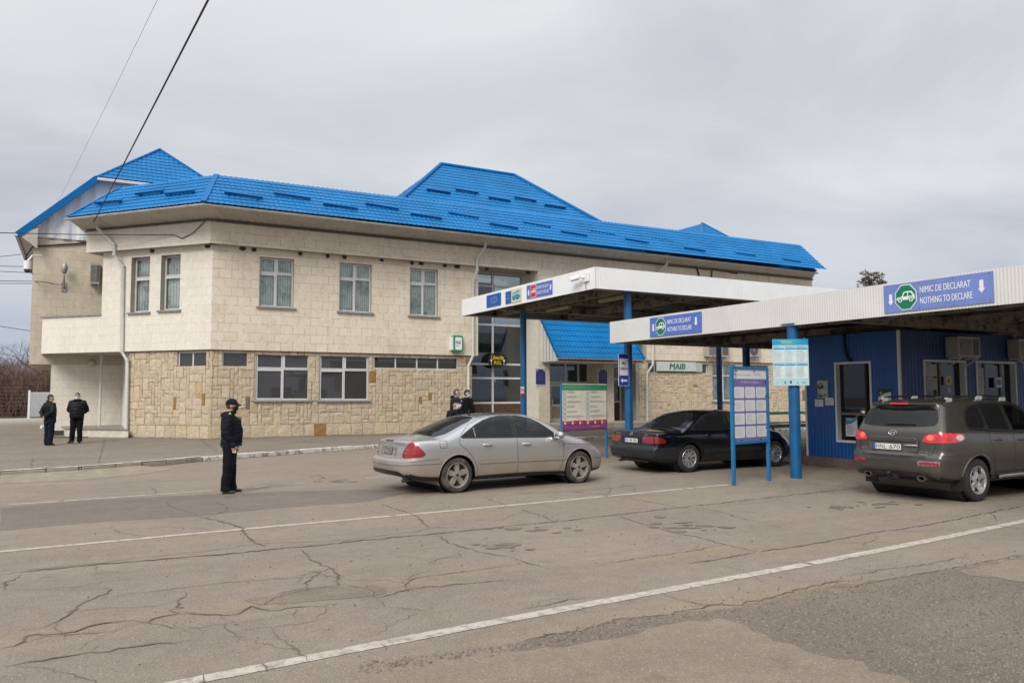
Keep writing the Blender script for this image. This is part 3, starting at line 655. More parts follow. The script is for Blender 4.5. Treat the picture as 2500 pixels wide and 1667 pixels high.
window(FS, EX, NF, *gr[1], (.5,), (.68,), .14, M_GLASS, blinds=True)
window(FS, EX, NF, *gr[2], (.5,), (), .14, M_GLASSD, sill=False); window(FS, EX, NF, *gr[3], (.5,), (), .14, M_GLASSD, sill=False)
m = MB(); p = Vector((XR1-.1, YS, 0)); q = p+Vector((.7, 13, 0))
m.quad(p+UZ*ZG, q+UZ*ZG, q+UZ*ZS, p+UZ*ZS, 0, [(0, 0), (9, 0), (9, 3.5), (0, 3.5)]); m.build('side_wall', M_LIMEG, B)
# dark rooms behind the openings (inner walls and floors of the building)
m = MB(); m.box(4.9, 16.0, YF+1.2, YF+1.3, ZG, ZB); m.box(26.6, 38, YF+1.2, YF+1.3, ZG, ZB); m.box(4.9, 15.9, YF+.4, YF+1.2, ZU+.06, ZU+.2); m.box(26.6, 38, YF+.4, YF+1.2, ZU+.06, ZU+.2)
a = C0-NL*1.2+DL*.4; m.obox(a+UZ*ZG, DL*3.7, -NL*.1, UZ*(ZB-ZG)); m.build('inner_wall', M_REV, B)

# --- glazed stair hall left of the entrance
YG = YF+1.25; XG0, XG1 = 16.02, 19.39
m = MB(); fr = .07
def mull(x0, x1, z0, z1, y=YG, t=.08): m.box(x0, x1, y, y+t, z0, z1)
def zat(px, py, Y): return onY(px, py, Y).z
zl = [ZG+.12, 1.42, 2.62, 3.30, 5.22, 6.02, 7.12, 7.75]
for z in zl: mull(XG0, XG1, z-.045, z+.045)
for x in (XG0+.045, 17.72, XG1-.045): mull(x-.05, x+.05, ZG, 7.75, YG-.005, .09)
hw = m.build('hall_window', M_PVC, B)
m = MB(); m.box(XG0, XG1, YG+.03, YG+.04, 1.42, 7.75); m.build('pane', M_GLASSH, hw)
m = MB(); m.box(XG0, XG1, YG+.02, YG+.05, ZG, 1.42)
M_WOOD = plain('brown_panel', (.085, .045, .022), .55, var=.25, scale=3)
m.build('panel', M_WOOD, hw)
m = MB(); m.box(XG0-.2, XG1+.1, YG+3.2, YG+3.3, ZG, ZB); m.box(XG0, XG1, YG+.3, YG+3.2, ZU-.2, ZU+.05); m.box(XG0-.25, XG0-.15, YG, YG+3.3, ZG, ZB)
M_HALL = plain('hall_paint', (.38, .43, .44), .8, var=.3, scale=1.2); m.build('inner_wall', M_HALL, B)
m = MB(); rnd = random.Random(4)
for x, y, z, w, h in ((16.6, 1.2, 1.5, .8, 1.3), (17.2, .7, 1.45, 1.2, 1.0), (18.2, 1.5, 1.5, .7, .9), (17.0, 1.4, 3.7, .2, 1.3), (18.3, 1.0, 3.7, .5, 1.6), (17.9, 1.1, 2.75, .9, .5)):
    m.box(x, x+w, YG+y, YG+y+.5, z, z+h)
m.build('hall_furniture', plain('hall_white', (.22, .25, .27), .6), B)
m = MB(); wall(m, (19.39, YB, 0), EX, NF, .62, ZG, 5.45, (), .2, 0)
m.quad((19.39, YG+.1, ZG), (19.39, YB, ZG), (19.39, YB, ZB), (19.39, YG+.1, ZB), 1, [(0, 0), (1.6, 0), (1.6, 7.6), (0, 7.6)])
m.quad((20.01, YB, ZG), (20.01, YG+1, ZG), (20.01, YG+1, 5.45), (20.01, YB, 5.45), 0, [(0, 0), (2.5, 0), (2.5, 5), (0, 5)])
m.build('entrance_pier', [M_LIMEG, M_LIMEW], B)
m = MB(); wall(m, (23.2, YB, 0), EX, NF, .62, ZG, 5.45, (), .2, 0); m.quad((23.2, YG+1, ZG), (23.2, YB, ZG), (23.2, YB, 5.45), (23.2, YG+1, 5.45), 0, [(0, 0), (2, 0), (2, 5), (0, 5)])
m.build('entrance_pier', [M_LIMEG], B)
m = MB(); m.box(25.44, 25.66, YB+.3, YG+.3, ZG, ZB); m.build('plaster_pier', M_REV, B)
# right glazing
m = MB()
for z in (1.42, 2.62, 3.30, 5.3): m.box(23.82, 25.44, YG, YG+.08, z-.045, z+.045)
for x in (23.87, 24.6, 25.39): m.box(x-.05, x+.05, YG-.005, YG+.085, ZG, 5.45)
hw = m.build('hall_window', M_PVC, B)
m = MB(); m.box(23.82, 25.44, YG+.03, YG+.04, 1.42, 5.45); m.build('pane', M_GLASSH, hw)
m = MB(); m.box(23.82, 25.44, YG+.02, YG+.05, ZG+.3, 1.42); m.build('panel', M_WOOD, hw)
m = MB(); m.box(19.3, 26.3, YG+2.6, YG+2.7, ZG, 5.5); m.build('inner_wall', M_HALL, B)
# entrance doors, set back
YD = YF+1.0; m = MB()
for x in (20.05, 20.72, 21.75, 22.55, 23.15): m.box(x-.05, x+.05, YD, YD+.08, ZG+.3, 3.55)
for z in (2.42, 3.5): m.box(20.05, 23.15, YD-.004, YD+.076, z-.05, z+.05)
es = m.build('entrance_screen', M_PVC, B)
m = MB(); m.box(20.05, 23.15, YD+.03, YD+.04, 1.3, 3.5); m.build('pane', M_GLASSH, es)
for x0, x1 in ((20.79, 21.70), (21.80, 22.50)):
    m = MB(); m.box(x0, x0+.1, YD-.03, YD+.03, .45, 2.36); m.box(x1-.1, x1, YD-.03, YD+.03, .45, 2.36); m.box(x0+.1, x1-.1, YD-.03, YD+.03, 2.24, 2.36); m.box(x0+.1, x1-.1, YD-.03, YD+.03, .45, .62); m.box(x0+.1, x1-.1, YD-.03, YD+.03, 1.22, 1.32)
    d = m.build('door', M_PVC, B); m = MB(); m.box(x0+.1, x1-.1, YD, YD+.01, .62, 1.22); m.build('door_panel', plain('tan_panel', (.35, .30, .20), .6), d)
    m = MB(); m.box(x0+.12, x0+.15, YD-.08, YD-.03, 1.25, 1.6); m.build('handle', M_STEEL, d)
# entrance platform and steps
m = MB(); m.box(16.2, 30.5, YF-2.4, YF+.1, ZG, ZG+.17); m.box(17.8, 29.5, YF-1.9, YF+1.0, ZG+.17, ZG+.34)
m.build('entrance_step', plain('step_concrete', (.40, .355, .295), .85, var=.15, scale=3, bump=.01, dirt=((.2, .17, .13), 4, .55, .6)), B, bevel=.015)

# --- left tower wall, porch
YT = 40.5
m = MB(); x0 = onY(78, 700, YT).x; xl = onY(120, 1000, YT).x; zl_ = onY(100, 889, YT).z; zt = onY(100, 573, YT).z+.1
wall(m, (x0, YT, 0), EX, NF, 8-x0, zl_, zt, (), .2, 0); wall(m, (xl, YT+.02, 0), EX, NF, 8-xl, -.1, zl_+.02, (), .2, 1)
m.quad((x0, YT+9, zl_), (x0, YT, zl_), (x0, YT, zt), (x0, YT+9, zt), 0, [(0, zl_), (9, zl_), (9, zt), (0, zt)]); m.quad((xl, YT+9, 0), (xl, YT, 0), (xl, YT, zl_), (xl, YT+9, zl_), 1, [(0, 0), (9, 0), (9, 3), (0, 3)])
m.quad((x0, YT, zl_), (x0, YT+9, zl_), (xl+.1, YT+9, zl_), (xl+.1, YT, zl_), 2)
pe = CS+DL*4.22; wall(m, (pe.x, YT, 0), (pe-Vector((pe.x, YT, 0))).normalized(), (-1, 0, 0), YT-pe.y, -.1, ZU, (), .2, 1)
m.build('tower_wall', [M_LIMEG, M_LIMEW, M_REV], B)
m = MB(); p = C0+DL*SP; m.extr([(C0.x+DL.x*4, C0.y+DL.y*4+.16), (p.x, p.y+.16), (p.x, YT), (C0.x+1.5, YT)], Matrix(), ZU-.0, ZU+.12); m.build('balcony_slab', M_REV, B)
m = MB(); a = G(160, 1065, ZG); b = G(297, 1069, ZG); m.extr([(a.x, a.y), (b.x+.25, b.y+.25), (b.x+.2, YT), (a.x-.15, YT)], Matrix(), ZG-.1, .43)
m.build('porch_slab', plain('porch_tile', (.58, .545, .46), .6, var=.12, scale=5, dirt=((.3, .24, .16), 6, .55, .6)), B)
m = MB(); m.extr([(a.x-.04, a.y-.04), (b.x+.22, b.y+.2), (b.x+.2, YT), (a.x-.2, YT)], Matrix(), .43, .465); m.build('porch_paving', plain('porch_top', (.24, .22, .19), .5, var=.2), B)
m = MB(); x = onY(247, 900, YT-.6); m.tube([(x.x, YT-.7, .46), (x.x, YT-.7, ZU)], .06, 12); m.build('downpipe', M_PIPE, B, smooth=True)

# --- metal tile roofs
def tile_face(o, ex, es0, es1, L, hips, t0=-2, t1=2, name='roof', parent=None, pitch=.36, wave=.212, ext=3.0, vmax=1.0):
    """wave profile tile sheet: o eave start, ex along the eave, es up the slope (start and end), clipped by the hip planes"""
    o, ex = Vector(o), Vector(ex).normalized(); es0, es1 = Vector(es0), Vector(es1); n = ex.cross(es0).normalized()
    if n.z < 0: n = -n
    h = es0.length; nr = max(1, round(h/pitch)); k = 6
    nu = int((L+2*ext)/wave*k); bm = bmesh.new(); rows = []
    prof = [.0, .009, .023, .030, .023, .009]
    for j in range(nr):
        for v, lift in ((j/nr+.0005, .023), ((j+1)/nr, .0)):
            row = []
            for i in range(nu+1):
                u = -ext+i*wave/k; t = min(1, max(0, u/L)); es = es0.lerp(es1, t)
                row.append(bm.verts.new(o+ex*u+es*(v*vmax+(-.012 if lift else 0)*prof[i % k]/.03)+n*(prof[i % k]+lift)))
            rows.append(row)
    for a in range(len(rows)-1):
        for i in range(nu): bm.faces.new((rows[a][i], rows[a][i+1], rows[a+1][i+1], rows[a+1][i]))
    for co, no in hips:
        bmesh.ops.bisect_plane(bm, geom=bm.verts[:]+bm.edges[:]+bm.faces[:], plane_co=co, plane_no=no, clear_outer=True)
    bmesh.ops.recalc_face_normals(bm, faces=bm.faces[:])
    m = MB(); bm.verts.index_update(); m.add([v.co.copy() for v in bm.verts], [tuple(v.index for v in f.verts) for f in bm.faces]); bm.free()
    return m
def hip(a, b, inside):      # vertical plane through a, b; keeps the side of 'inside'
    a, b = Vector(a), Vector(b); n = (b-a).cross(UZ).normalized()
    if (Vector(inside)-a).dot(n) > 0: n = -n
    return (a, n)
ZE, ZR = 9.05, 10.82
E0, E1, E2 = G(165, 531, ZE), G(497, 494, ZE), G(1993, 663.5, ZE)
R0, R1 = G(296, 458, ZR), G(528, 428, ZR); R2 = onY(1927, 603, R1.y); R2.z = ZR
mid = (R1+E2)/2
m = tile_face(E1, EX, R1-E1-EX*(R1.x-E1.x), R2-E2-EX*(R2.x-E2.x), E2.x-E1.x, [hip(E1, R1, mid), hip(E2, R2, mid)])
roof = m.build('roof', M_ROOF, B, smooth=True, auto=50)
d01 = (E0-E1).normalized(); rl = (R1-E1); esl = rl-d01*rl.dot(d01); rl2 = (R0-E0); esl2 = rl2-d01*rl2.dot(d01)
m = tile_face(E1, d01, esl, esl2, (E0-E1).length, [hip(E1, R1, (E0+R1)/2+d01*.1), hip(E0, R0, (E0+R1)/2)])
roofl = m.build('roof', M_ROOF, B, smooth=True, auto=50)
# ridge, hips, flat deck behind, far end slope
m = MB()
for a, b in ((E1, R1), (E2, R2), (E0, R0)): m = MB(); m.bar(a+UZ*.05, b+UZ*.03, .20, .05); m.build('hip_cap', M_ROOFD, B)
E3 = Vector((39.6, 46, ZE)); R3 = Vector((38.4, 46, ZR)); En = Vector((0.5, 41, ZE)); Rn = Vector((3, 41, ZR))
m = MB(); m.add([E2, E3, R3, R2], [(0, 1, 2, 3)]); m.add([E0, R0, Rn, En], [(0, 1, 2, 3)])
m.add([R0-UZ*.06, R1-UZ*.06, R2-UZ*.06, R3-UZ*.06, Vector((38.4, 46.5, ZR-.4)), Vector((3, 46, ZR-.4))], [(0, 1, 2, 3, 4, 5)])
m.build('roof_deck', M_ROOFD, B)
# soffit and gutter
m = MB(); zs_ = ZT
def sof(a, b, c, d):
    a, b, c, d = map(Vector, (a, b, c, d)); n_ = max(2, int((b-a).length/.14)); vs = []; fs = []
    for i in range(n_+1):
        t = i/n_; k = -.012 if i % 2 else .012; vs += [a.lerp(b, t)+UZ*k, d.lerp(c, t)+UZ*k]
    for i in range(n_): fs.append((2*i, 2*i+1, 2*i+3, 2*i+2))
    m.add(vs, fs)
g1, g2, g0 = E1-UZ*.05, E2-UZ*.05, E0-UZ*.05; w1 = CB+UZ*ZT; w2 = Vector((XR1+.2, YB, ZT)); w0 = CB+DL*6.35+UZ*ZT
sof(g1, g2, w2, w1); sof(g1, g0, w0, w1)
w3 = Vector((XR1+.9, 46, ZT)); sof(g2, E3-UZ*.05, w3, w2)
p = w0-NL*4; m.add([g0, w0, p, En-UZ*.05], [(0, 1, 2, 3)])
m.build('soffit', M_SOF, B)
m = MB(); off = Vector((-.02, -.09, -.07)); offl = NL*.08-UZ*.07
pts = [E0+offl, E1+offl*.5+off*.5, E2+off]
def gutter(m, pts, r=.085):
    vs = []; fs = []; k = 7
    for i, p in enumerate(pts):
        t = (pts[min(i+1, len(pts)-1)]-pts[max(i-1, 0)]).normalized(); sd = t.cross(UZ).normalized()
        for kk in (1, .88):
            vs += [p+sd*r*kk*math.cos(math.pi*j/k)-UZ*r*kk*math.sin(math.pi*j/k) for j in range(k+1)]
    w = 2*(k+1)
    for i in range(len(pts)-1):
        for j in range(k): fs.append((i*w+j, i*w+j+1, (i+1)*w+j+1, (i+1)*w+j))
        for j in range(k): fs.append((i*w+k+1+j, (i+1)*w+k+1+j, (i+1)*w+k+2+j, i*w+k+2+j))
        for j, j2 in ((0, k+1), (k, w-1)): fs.append((i*w+j, (i+1)*w+j, (i+1)*w+j2, i*w+j2))
    m.add(vs, fs)
gutter(m, pts)
for a, b in ((pts[0], pts[1]), (pts[1], pts[2])):
    n_ = int((b-a).length/.9)
    for i in range(1, n_): q = a.lerp(b, i/n_); m.tube([q-UZ*.088, q-UZ*.094], .03, 6)
m.build('gutter', M_GUT, B, smooth=True)
m = MB(); m.bar(w1+Vector((0, -.05, -.05)), w2+Vector((0, -.05, -.05)), .08, .09); m.bar(w1+NL*.05-UZ*.05, w0+NL*.05-UZ*.05, .06, .06); m.build('cable_duct', plain('duct', (.10, .09, .08), .6), B)

# snow guards: short blue rails on the slope
def guard(px0, py0, px1, py1, P, n, par):
    a, b = onP(px0, py0, P, n), onP(px1, py1, P, n); m = MB(); n = Vector(n).normalized(); n = n if n.z > 0 else -n
    up = (UZ-n*UZ.dot(n)).normalized(); a += n*.085; b += n*.085
    m.obox(a, b-a, up*.02, n*.10); m.obox(a+n*.055, b-a, up*.17, n*.03)
    for t in (.12, .88): q = a.lerp(b, t); m.obox(q-n*.08, (b-a).normalized()*.05, up*.18, n*.1)
    m.build('snow_guard', M_ROOFD, par)
nf = EX.cross(R1-E1).normalized(); nl_ = d01.cross(R1-E1).normalized()
for x0, y0, x1, y1 in ((547, 473, 641, 487), (668, 475, 757, 488), (788, 500, 872, 513), (892, 500, 972, 513), (1002, 524, 1078, 536), (1094, 522, 1167, 534), (1195, 548, 1263, 559), (1276, 545, 1342, 556), (1369, 567, 1432, 577), (1439, 565, 1499, 575), (1526, 585, 1582, 594), (1590, 583, 1643, 592), (1670, 606, 1720, 614), (1722, 600, 1772, 608), (1794, 618, 1842, 625), (1845, 614, 1890, 622), (1911, 634, 1953, 640)):
    guard(x0, y0+5, x1, y1+5, E1, nf, roof)
for x0, y0, x1, y1 in ((234, 502, 299, 496), (333, 480, 400, 472), (405, 480, 477, 472)):
    guard(x0, y0+2, x1, y1+2, E1, nl_, roofl)

# --- tall hipped roof over the hall
A, Bq = Vector((17.54, 40, 14.7)), Vector((22.23, 40, 14.7)); run, tp = 5.4, math.tan(R(41))
ea, eb = A+Vector((-run, -run, -run*tp)), Bq+Vector((run, -run, -run*tp))
es = Vector((0, run, run*tp)); mid = (A+eb)/2
m = tile_face(ea, EX, es, es, eb.x-ea.x, [hip(ea, A, mid), hip(eb, Bq, mid)], ext=.5)
rc = m.build('roof', M_ROOF, B, smooth=True, auto=50)
el = A+Vector((-run, run, -run*tp)); er = Bq+Vector((run, run, -run*tp))
m = tile_face(el, (0, -1, 0), Vector((run, 0, run*tp)), Vector((run, 0, run*tp)), 2*run, [hip(ea, A, A+Vector((-3, 0, 0))), hip(el, A, A+Vector((-3, 0, 0)))], ext=.3)
m.build('roof', M_ROOF, B, smooth=True, auto=50)
m = MB(); m.add([Bq, eb, er], [(0, 1, 2)]); m.add([A, Bq, er, el], [(0, 1, 2, 3)])
m.add([ea, eb, er, el, ea-UZ*.4, eb-UZ*.4, er-UZ*.4, el-UZ*.4], [(0, 1, 5, 4), (1, 2, 6, 5), (2, 3, 7, 6), (3, 0, 4, 7)]); m.build('roof_back', M_ROOFD, B)
m = MB()
for a, b in ((A, Bq), (A, ea), (Bq, eb)): m = MB(); m.tube([a+UZ*.05, b+UZ*.05], .11, 10); m.build('ridge_cap', M_ROOFD, B, smooth=True)
nc = EX.cross(es).normalized()
for x0, y0, x1, y1 in ((1040, 467, 1099, 476), (1111, 467, 1167, 476), (1191, 486, 1245, 495), (1255, 486, 1308, 495), (1328, 504, 1380, 512)): guard(x0, y0+1, x1, y1+1, A, nc, rc)

# --- half-hipped gables of the two side towers
def tower(sx, vis):
    X = lambda x: x if sx > 0 else 42.9-x
    gc = onY(45, 573, YT); tp_ = onY(237, 437, YT); ap = onY(390, 367, YT+2.5); xc = ap.x
    slope = (tp_.z-gc.z)/(tp_.x-gc.x); hw = xc-gc.x; tw = xc-tp_.x
    zr_ = ap.z; zc_ = tp_.z; ze = gc.z
    V = lambda x, y, z: Vector((X(x), y, z))
    bk = YT+14
    def T(o, ex, es0, L, hips):
        mm = tile_face(o, ex, es0, es0, L, hips, ext=.4); mm.build('roof', M_ROOF, B, smooth=True, auto=50)
    yo = YT-.45
    hb0, hb1, apx = V(xc-tw, yo, zc_), V(xc+tw, yo, zc_), V(xc, YT+2.5, zr_)
    L_ = (hb1-hb0).length; ex = (hb1-hb0).normalized(); es = apx-hb0-ex*(L_/2); midp = (hb0+hb1+apx)/3
    T(hb0, ex, es, L_, [hip(hb0, apx, midp), hip(hb1, apx, midp)])
    m = MB(); e0, e1 = V(xc-hw, yo, ze), V(xc+hw, yo, ze); eb0, eb1 = V(xc-hw, bk, ze), V(xc+hw, bk, ze); rb = V(xc, bk, zr_)
    for q in ([e0, hb0, apx, rb, eb0], [e1, eb1, rb, apx, hb1]): m.add(q, [tuple(range(len(q)))])
    off = UZ*-.12
    for q in ([e0, hb0, apx, rb, eb0], [e1, eb1, rb, apx, hb1]): m.add([v+off for v in q], [tuple(range(len(q)))[::-1]])
    m.build('roof_slope', M_ROOFD, B)
    m = MB()
    for a, b in ((e0, hb0), (e1, hb1)): m.bar(a-UZ*.08, b-UZ*.08, .06, .28)
    m.bar(hb0-UZ*.02, apx+UZ*.04, .18, .1); m.bar(hb1-UZ*.02, apx+UZ*.04, .18, .1)
    m.build('barge_board', M_ROOFD, B)
    m = MB(); m.bar(hb0-UZ*.10-EX*.0, hb1-UZ*.10, .12, .12); m.build('gutter', M_PVC, B)
    # gable wall of white corrugated sheet
    m = MB(); n_ = 72; pv = []
    ztop = lambda x: min(zc_-.15, ze-.1+slope*(hw-.45-abs(x-xc))+.35)
    for i in range(n_+1):
        x = xc-hw+.42+(2*hw-.84)*i/n_; k = (0, .06, .06, 0)[i % 4]; pv.append((V(x, YT-.04-k, ze-.04), V(x, YT-.04-k, max(ze+.02, ztop(x)))))
    for i in range(n_): m.add([pv[i][0], pv[i+1][0], pv[i+1][1], pv[i][1]], [(0, 1, 2, 3)])
    m.build('gable_sheeting', plain('white_gable_sheet', (.66, .67, .69), .5, var=.05), B)
    # boxed eaves
    m = MB()
    for s_ in (-1, 1):
        a = V(xc+s_*hw, yo, ze-.05); b = V(xc+s_*(hw-.75), yo, ze-.62); c = V(xc+s_*(hw-.62), YT, ze-.05)
        m.add([a, b, b+Vector((0, 12, 0)), a+Vector((0, 12, 0))], [(0, 1, 2, 3)]); m.add([a, b, V(xc+s_*(hw-.75), yo, ze+.3)], [(0, 1, 2)])
    for p_, q_ in ((e0, hb0), (e1, hb1)):
        m.add([p_-UZ*.22, q_-UZ*.22, q_-UZ*.22+Vector((0, .45, 0)), p_-UZ*.22+Vector((0, .45, 0))], [(0, 1, 2, 3)])
    m.add([hb0-UZ*.16, hb1-UZ*.16, hb1-UZ*.16+Vector((0, .45, 0)), hb0-UZ*.16+Vector((0, .45, 0))], [(0, 1, 2, 3)])
    m.build('soffit', M_SOF, B)
    m = MB(); a = V(xc-hw-.05, yo, ze-.06); gutter(m, [a, a+Vector((0, 12, 0))], .08); m.build('gutter', M_GUT, B)
    if not vis:
        m = MB(); m.box(X(xc)-hw+.6, X(xc)+hw-.6, YT, bk, 0, ze); m.build('tower_wall', M_LIMEG, B)
    return gc, tp_, ap
tower(1, True); tower(-1, False)

# --- entrance awning
ax0, ax1 = 19.56, 24.55; ye, ze_ = 30.98, 3.54; zt_ = 5.45
o = Vector((ax0, ye, ze_)); es = Vector((0, YB-ye, zt_-ze_))
m = tile_face(o, EX, es, es, ax1-ax0, [hip(o, o+es, o+Vector((1, 0, 0))), hip(o+EX*(ax1-ax0), o+EX*(ax1-ax0)+es, o+Vector((1, 0, 0)))], ext=.4, wave=.2)
aw = m.build('awning_roof', M_ROOF, B, smooth=True, auto=50)
m = MB()
for x in (ax0-.02, ax1+.02): m.bar((x, ye, ze_+.03), (x, YB, zt_+.03), .09, .12)
m.build('awning_edge', M_ROOFD, aw)
m = MB()
for x in (ax0, ax1):
    n_ = 10
    for i in range(n_):
        y0, y1 = ye+.05+(YB-ye-.05)*i/n_, ye+.05+(YB-ye-.05)*(i+1)/n_; f = lambda y: ze_+(zt_-ze_)*(y-ye)/(YB-ye)-.05
        k = .02 if i % 2 else 0
        m.add([(x-k, y0, ze_-.15), (x-k, y1, ze_-.15), (x-k, y1, f(y1)), (x-k, y0, max(ze_-.15, f(y0)))], [(0, 1, 2, 3)])
m.box(ax0, ax1, ye, YF+1, ze_-.17, ze_-.15)
m.build('awning_cheek', M_WHITE2, aw)
m = MB(); gutter(m, [Vector((ax0-.15, ye-.07, ze_-.02)), Vector((ax1+.35, ye-.07, ze_-.02))], .07); m.build('awning_gutter', M_GUT, aw)

# --- downpipes
def pipe(pts, r=.065):
    m = MB(); m.tube(pts, r, 12); t = Vector(pts[0]); m.tube([t+UZ*.12, t, t-UZ*.12], r, 12, rs=[.14, .12, r])
    for p in pts[2:-1]: p = Vector(p); m.tube([p-UZ*.03, p+UZ*.03], r*1.25, 12)
    m.build('downpipe', M_PIPE, B, smooth=True)
q = lambda px, py, Y: onY(px, py, Y)
g = q(1185, 578, 32.0); pipe([g, g-UZ*.45, q(1165, 632, YB-.1), q(1165, 660, YB-.1), q(1156, 682, YF-.1), q(1155, 868, YF-.1), q(1144, 892, YS-.12), q(1144, 1040, YS-.12)])
g = q(1628, 627, 32.0); pipe([g, g-UZ*.4, q(1608, 662, YB-.1), q(1595, 680, YF-.1), q(1594, 890, YF-.1), q(1580, 910, YS-.12), q(1580, 1030, YS-.12)])
pl = lambda px, py, o: onP(px, py, C0+NL*o, NL)
g = pl(239, 540, .62); pipe([g, g-UZ*.3, pl(279, 597, .40), pl(279, 622, .40), pl(300, 650, .1), pl(297, 858, .1), pl(311, 880, .02), pl(308, 1053, .02)], .07)
# ------------------------------------------------------------------ canopies
def fascia(m, a, b, z0, z1, nrm, mat=0, rib=.06, th=.03):
    """ribbed sheet from a to b (plan), with real folds"""
    a, b, nrm = Vector((*a, 0)), Vector((*b, 0)), Vector(nrm); L = (b-a).length; d = (b-a).normalized(); n_ = int(L/rib)*4; vs = []; fs = []
    pr = (0, 0, .0045, .0045)
    for i in range(n_+1):
        p = a+d*min(L, L*i/n_)+nrm*pr[i % 4]; vs += [p+UZ*z0, p+UZ*z1]
    for i in range(n_): fs.append((2*i, 2*i+2, 2*i+3, 2*i+1))
    m.add(vs, fs, mat); m.obox(a+UZ*z0-nrm*th, d*L, UZ*(z1-z0), nrm*(th-.004), mat)
def tubelight(px):
    pass
ZC0, ZC1 = 4.82, 5.44; CX0, CX1, CY0, CY1 = 12.83, 27.5, 18.33, 27.24
CA = thing('canopy', 'high white canopy over the far lanes with three small blue signs', 'canopy', (14.3, 18.8, 0))
m = MB(); fascia(m, (CX0, CY1), (CX0, CY0), ZC0, ZC1, (-1, 0, 0)); m.build('fascia', M_WHITE, CA)
m = MB(); fascia(m, (CX0, CY0), (CX1, CY0), ZC0, ZC1, (0, -1, 0)); m.build('fascia', M_WHITE, CA)
m = MB(); fascia(m, (CX1, CY1), (CX0, CY1), ZC0+.0, ZC1, (0, 1, 0)); fascia(m, (CX1, CY0), (CX1, CY1), ZC0, ZC1, (1, 0, 0)); m.build('fascia', M_WHITE2, CA)
def deck(par, x0, x1, y0, y1, z, step=.25):
    m = MB(); n_ = int((y1-y0)/step)*2; vs = []; fs = []
    for i in range(n_+1):
        y = y0+(y1-y0)*i/n_; zz = z+(.05 if i % 4 in (1, 2) else 0); vs += [(x0, y, zz), (x1, y, zz)]
    for i in range(n_): fs.append((2*i, 2*i+1, 2*i+3, 2*i+2))
    m.add(vs, fs); m.box(x0, x1, y0, y1, z+.12, z+.16); m.build('deck', M_UNDER, par)
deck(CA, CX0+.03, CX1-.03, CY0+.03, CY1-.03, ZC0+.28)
m = MB()
for y in (18.75, 24.9): m.box(CX0+.04, CX1-.04, y-.13, y+.13, ZC0+.02, ZC0+.27)
for x in (14.25, 17.4, 20.6, 23.7): m.box(x-.1, x+.1, CY0+.04, 18.62, ZC0+.03, ZC0+.26); m.box(x-.1, x+.1, 18.88, 24.77, ZC0+.03, ZC0+.26); m.box(x-.1, x+.1, 25.03, CY1-.04, ZC0+.03, ZC0+.26)
for y in (20.5, 22.5): m.box(CX0+.04, 14.15, y-.06, y+.06, ZC0+.1, ZC0+.26); m.box(14.35, 17.3, y-.06, y+.06, ZC0+.1, ZC0+.26); m.box(17.5, 20.5, y-.06, y+.06, ZC0+.1, ZC0+.26)
m.box(CX0+.035, CX0+.09, CY0+.05, CY1-.05, ZC0+.0, ZC0+.03); m.box(CX0+.1, CX1-.05, CY0+.035, CY0+.30, ZC0-.0, ZC0+.018); m.box(CX0+.1, CX1-.05, CY1-.5, CY1-.035, ZC0+.0, ZC0+.02)
m.build('beams', M_BEAM, CA)
M_TUBE = plain('old_light_cover', (.34, .30, .19), .5, var=.1)
for x, y in ((14.9, 20.3), (14.9, 23.6)):
    m = MB(); m.box(x-.08, x+.08, y-.75, y+.75, ZC0-.02, ZC0+.09); m.build('light_fitting', M_TUBE, CA, bevel=.02)
def column(par, x, y, z1, r, mat, z0=0.):
    m = MB(); m.tube([(x, y, z0), (x, y, z1)], r, 28); m.box(x-r*1.5, x+r*1.5, y-r*1.5, y+r*1.5, z1, z1+.015); return m.build('column', mat, par, smooth=True)
c2p = onY(1534, 900, 18.75); c1p = onY(1278, 900, 24.9); c3p = onY(1756, 900, 24.9)
column(CA, c2p.x, 18.75, ZC0+.03, .12, M_BLUEP); column(CA, c1p.x, 24.9, ZC0+.03, .115, M_BLUEP); column(CA, c3p.x, 24.9, ZC0+.03, .115, M_NAVY); column(CA, 22.5, 18.75, ZC0+.03, .115, M_NAVY)
DX0, DX1, DY0, DY1, ZD0, ZD1 = 13.5, 24.5, 3.4, 18.6, 3.285, 3.905
CB2 = thing('canopy', 'lower weathered white canopy over the booth lanes with two wide blue signs', 'canopy', (13.7, 12.0, 0))
m = MB(); fascia(m, (DX0, DY1), (DX0, DY0), ZD0, ZD1, (-1, 0, 0)); m.build('fascia', M_WHITE2, CB2)
m = MB(); fascia(m, (DX1, DY1), (DX0, DY1), ZD0, ZD1, (0, 1, 0)); fascia(m, (DX0, DY0), (DX1, DY0), ZD0, ZD1, (0, -1, 0)); fascia(m, (DX1, DY0), (DX1, DY1), ZD0, ZD1, (1, 0, 0)); m.build('fascia', M_WHITE2, CB2)
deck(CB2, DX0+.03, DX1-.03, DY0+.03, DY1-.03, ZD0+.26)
m = MB()
for y in (11.0, 18.0): m.box(DX0+.04, DX1-.04, y-.13, y+.13, ZD0+.02, ZD0+.25)
for x in (14.3, 17.3, 20.3): m.box(x-.1, x+.1, DY0+.04, 10.86, ZD0+.03, ZD0+.24); m.box(x-.1, x+.1, 11.14, 17.86, ZD0+.03, ZD0+.24)
m.box(DX0+.05, DX1-.05, DY1-.45, DY1-.035, ZD0-.0, ZD0+.018); m.box(DX0+.035, DX0+.09, DY0+.05, DY1-.05, ZD0+.0, ZD0+.03)
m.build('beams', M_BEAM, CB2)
cb = G(1944, 1167); column(CB2, cb.x, cb.y, ZD0+.03, .118, M_BLUEP)
c4 = onY(1821, 840, 18.0); column(CB2, c4.x, 18.0, ZD0+.03, .115, M_NAVY); column(CB2, 22.0, 18.0, ZD0+.03, .115, M_NAVY); column(CB2, 22, 5.0, ZD0+.03, .115, M_NAVY)

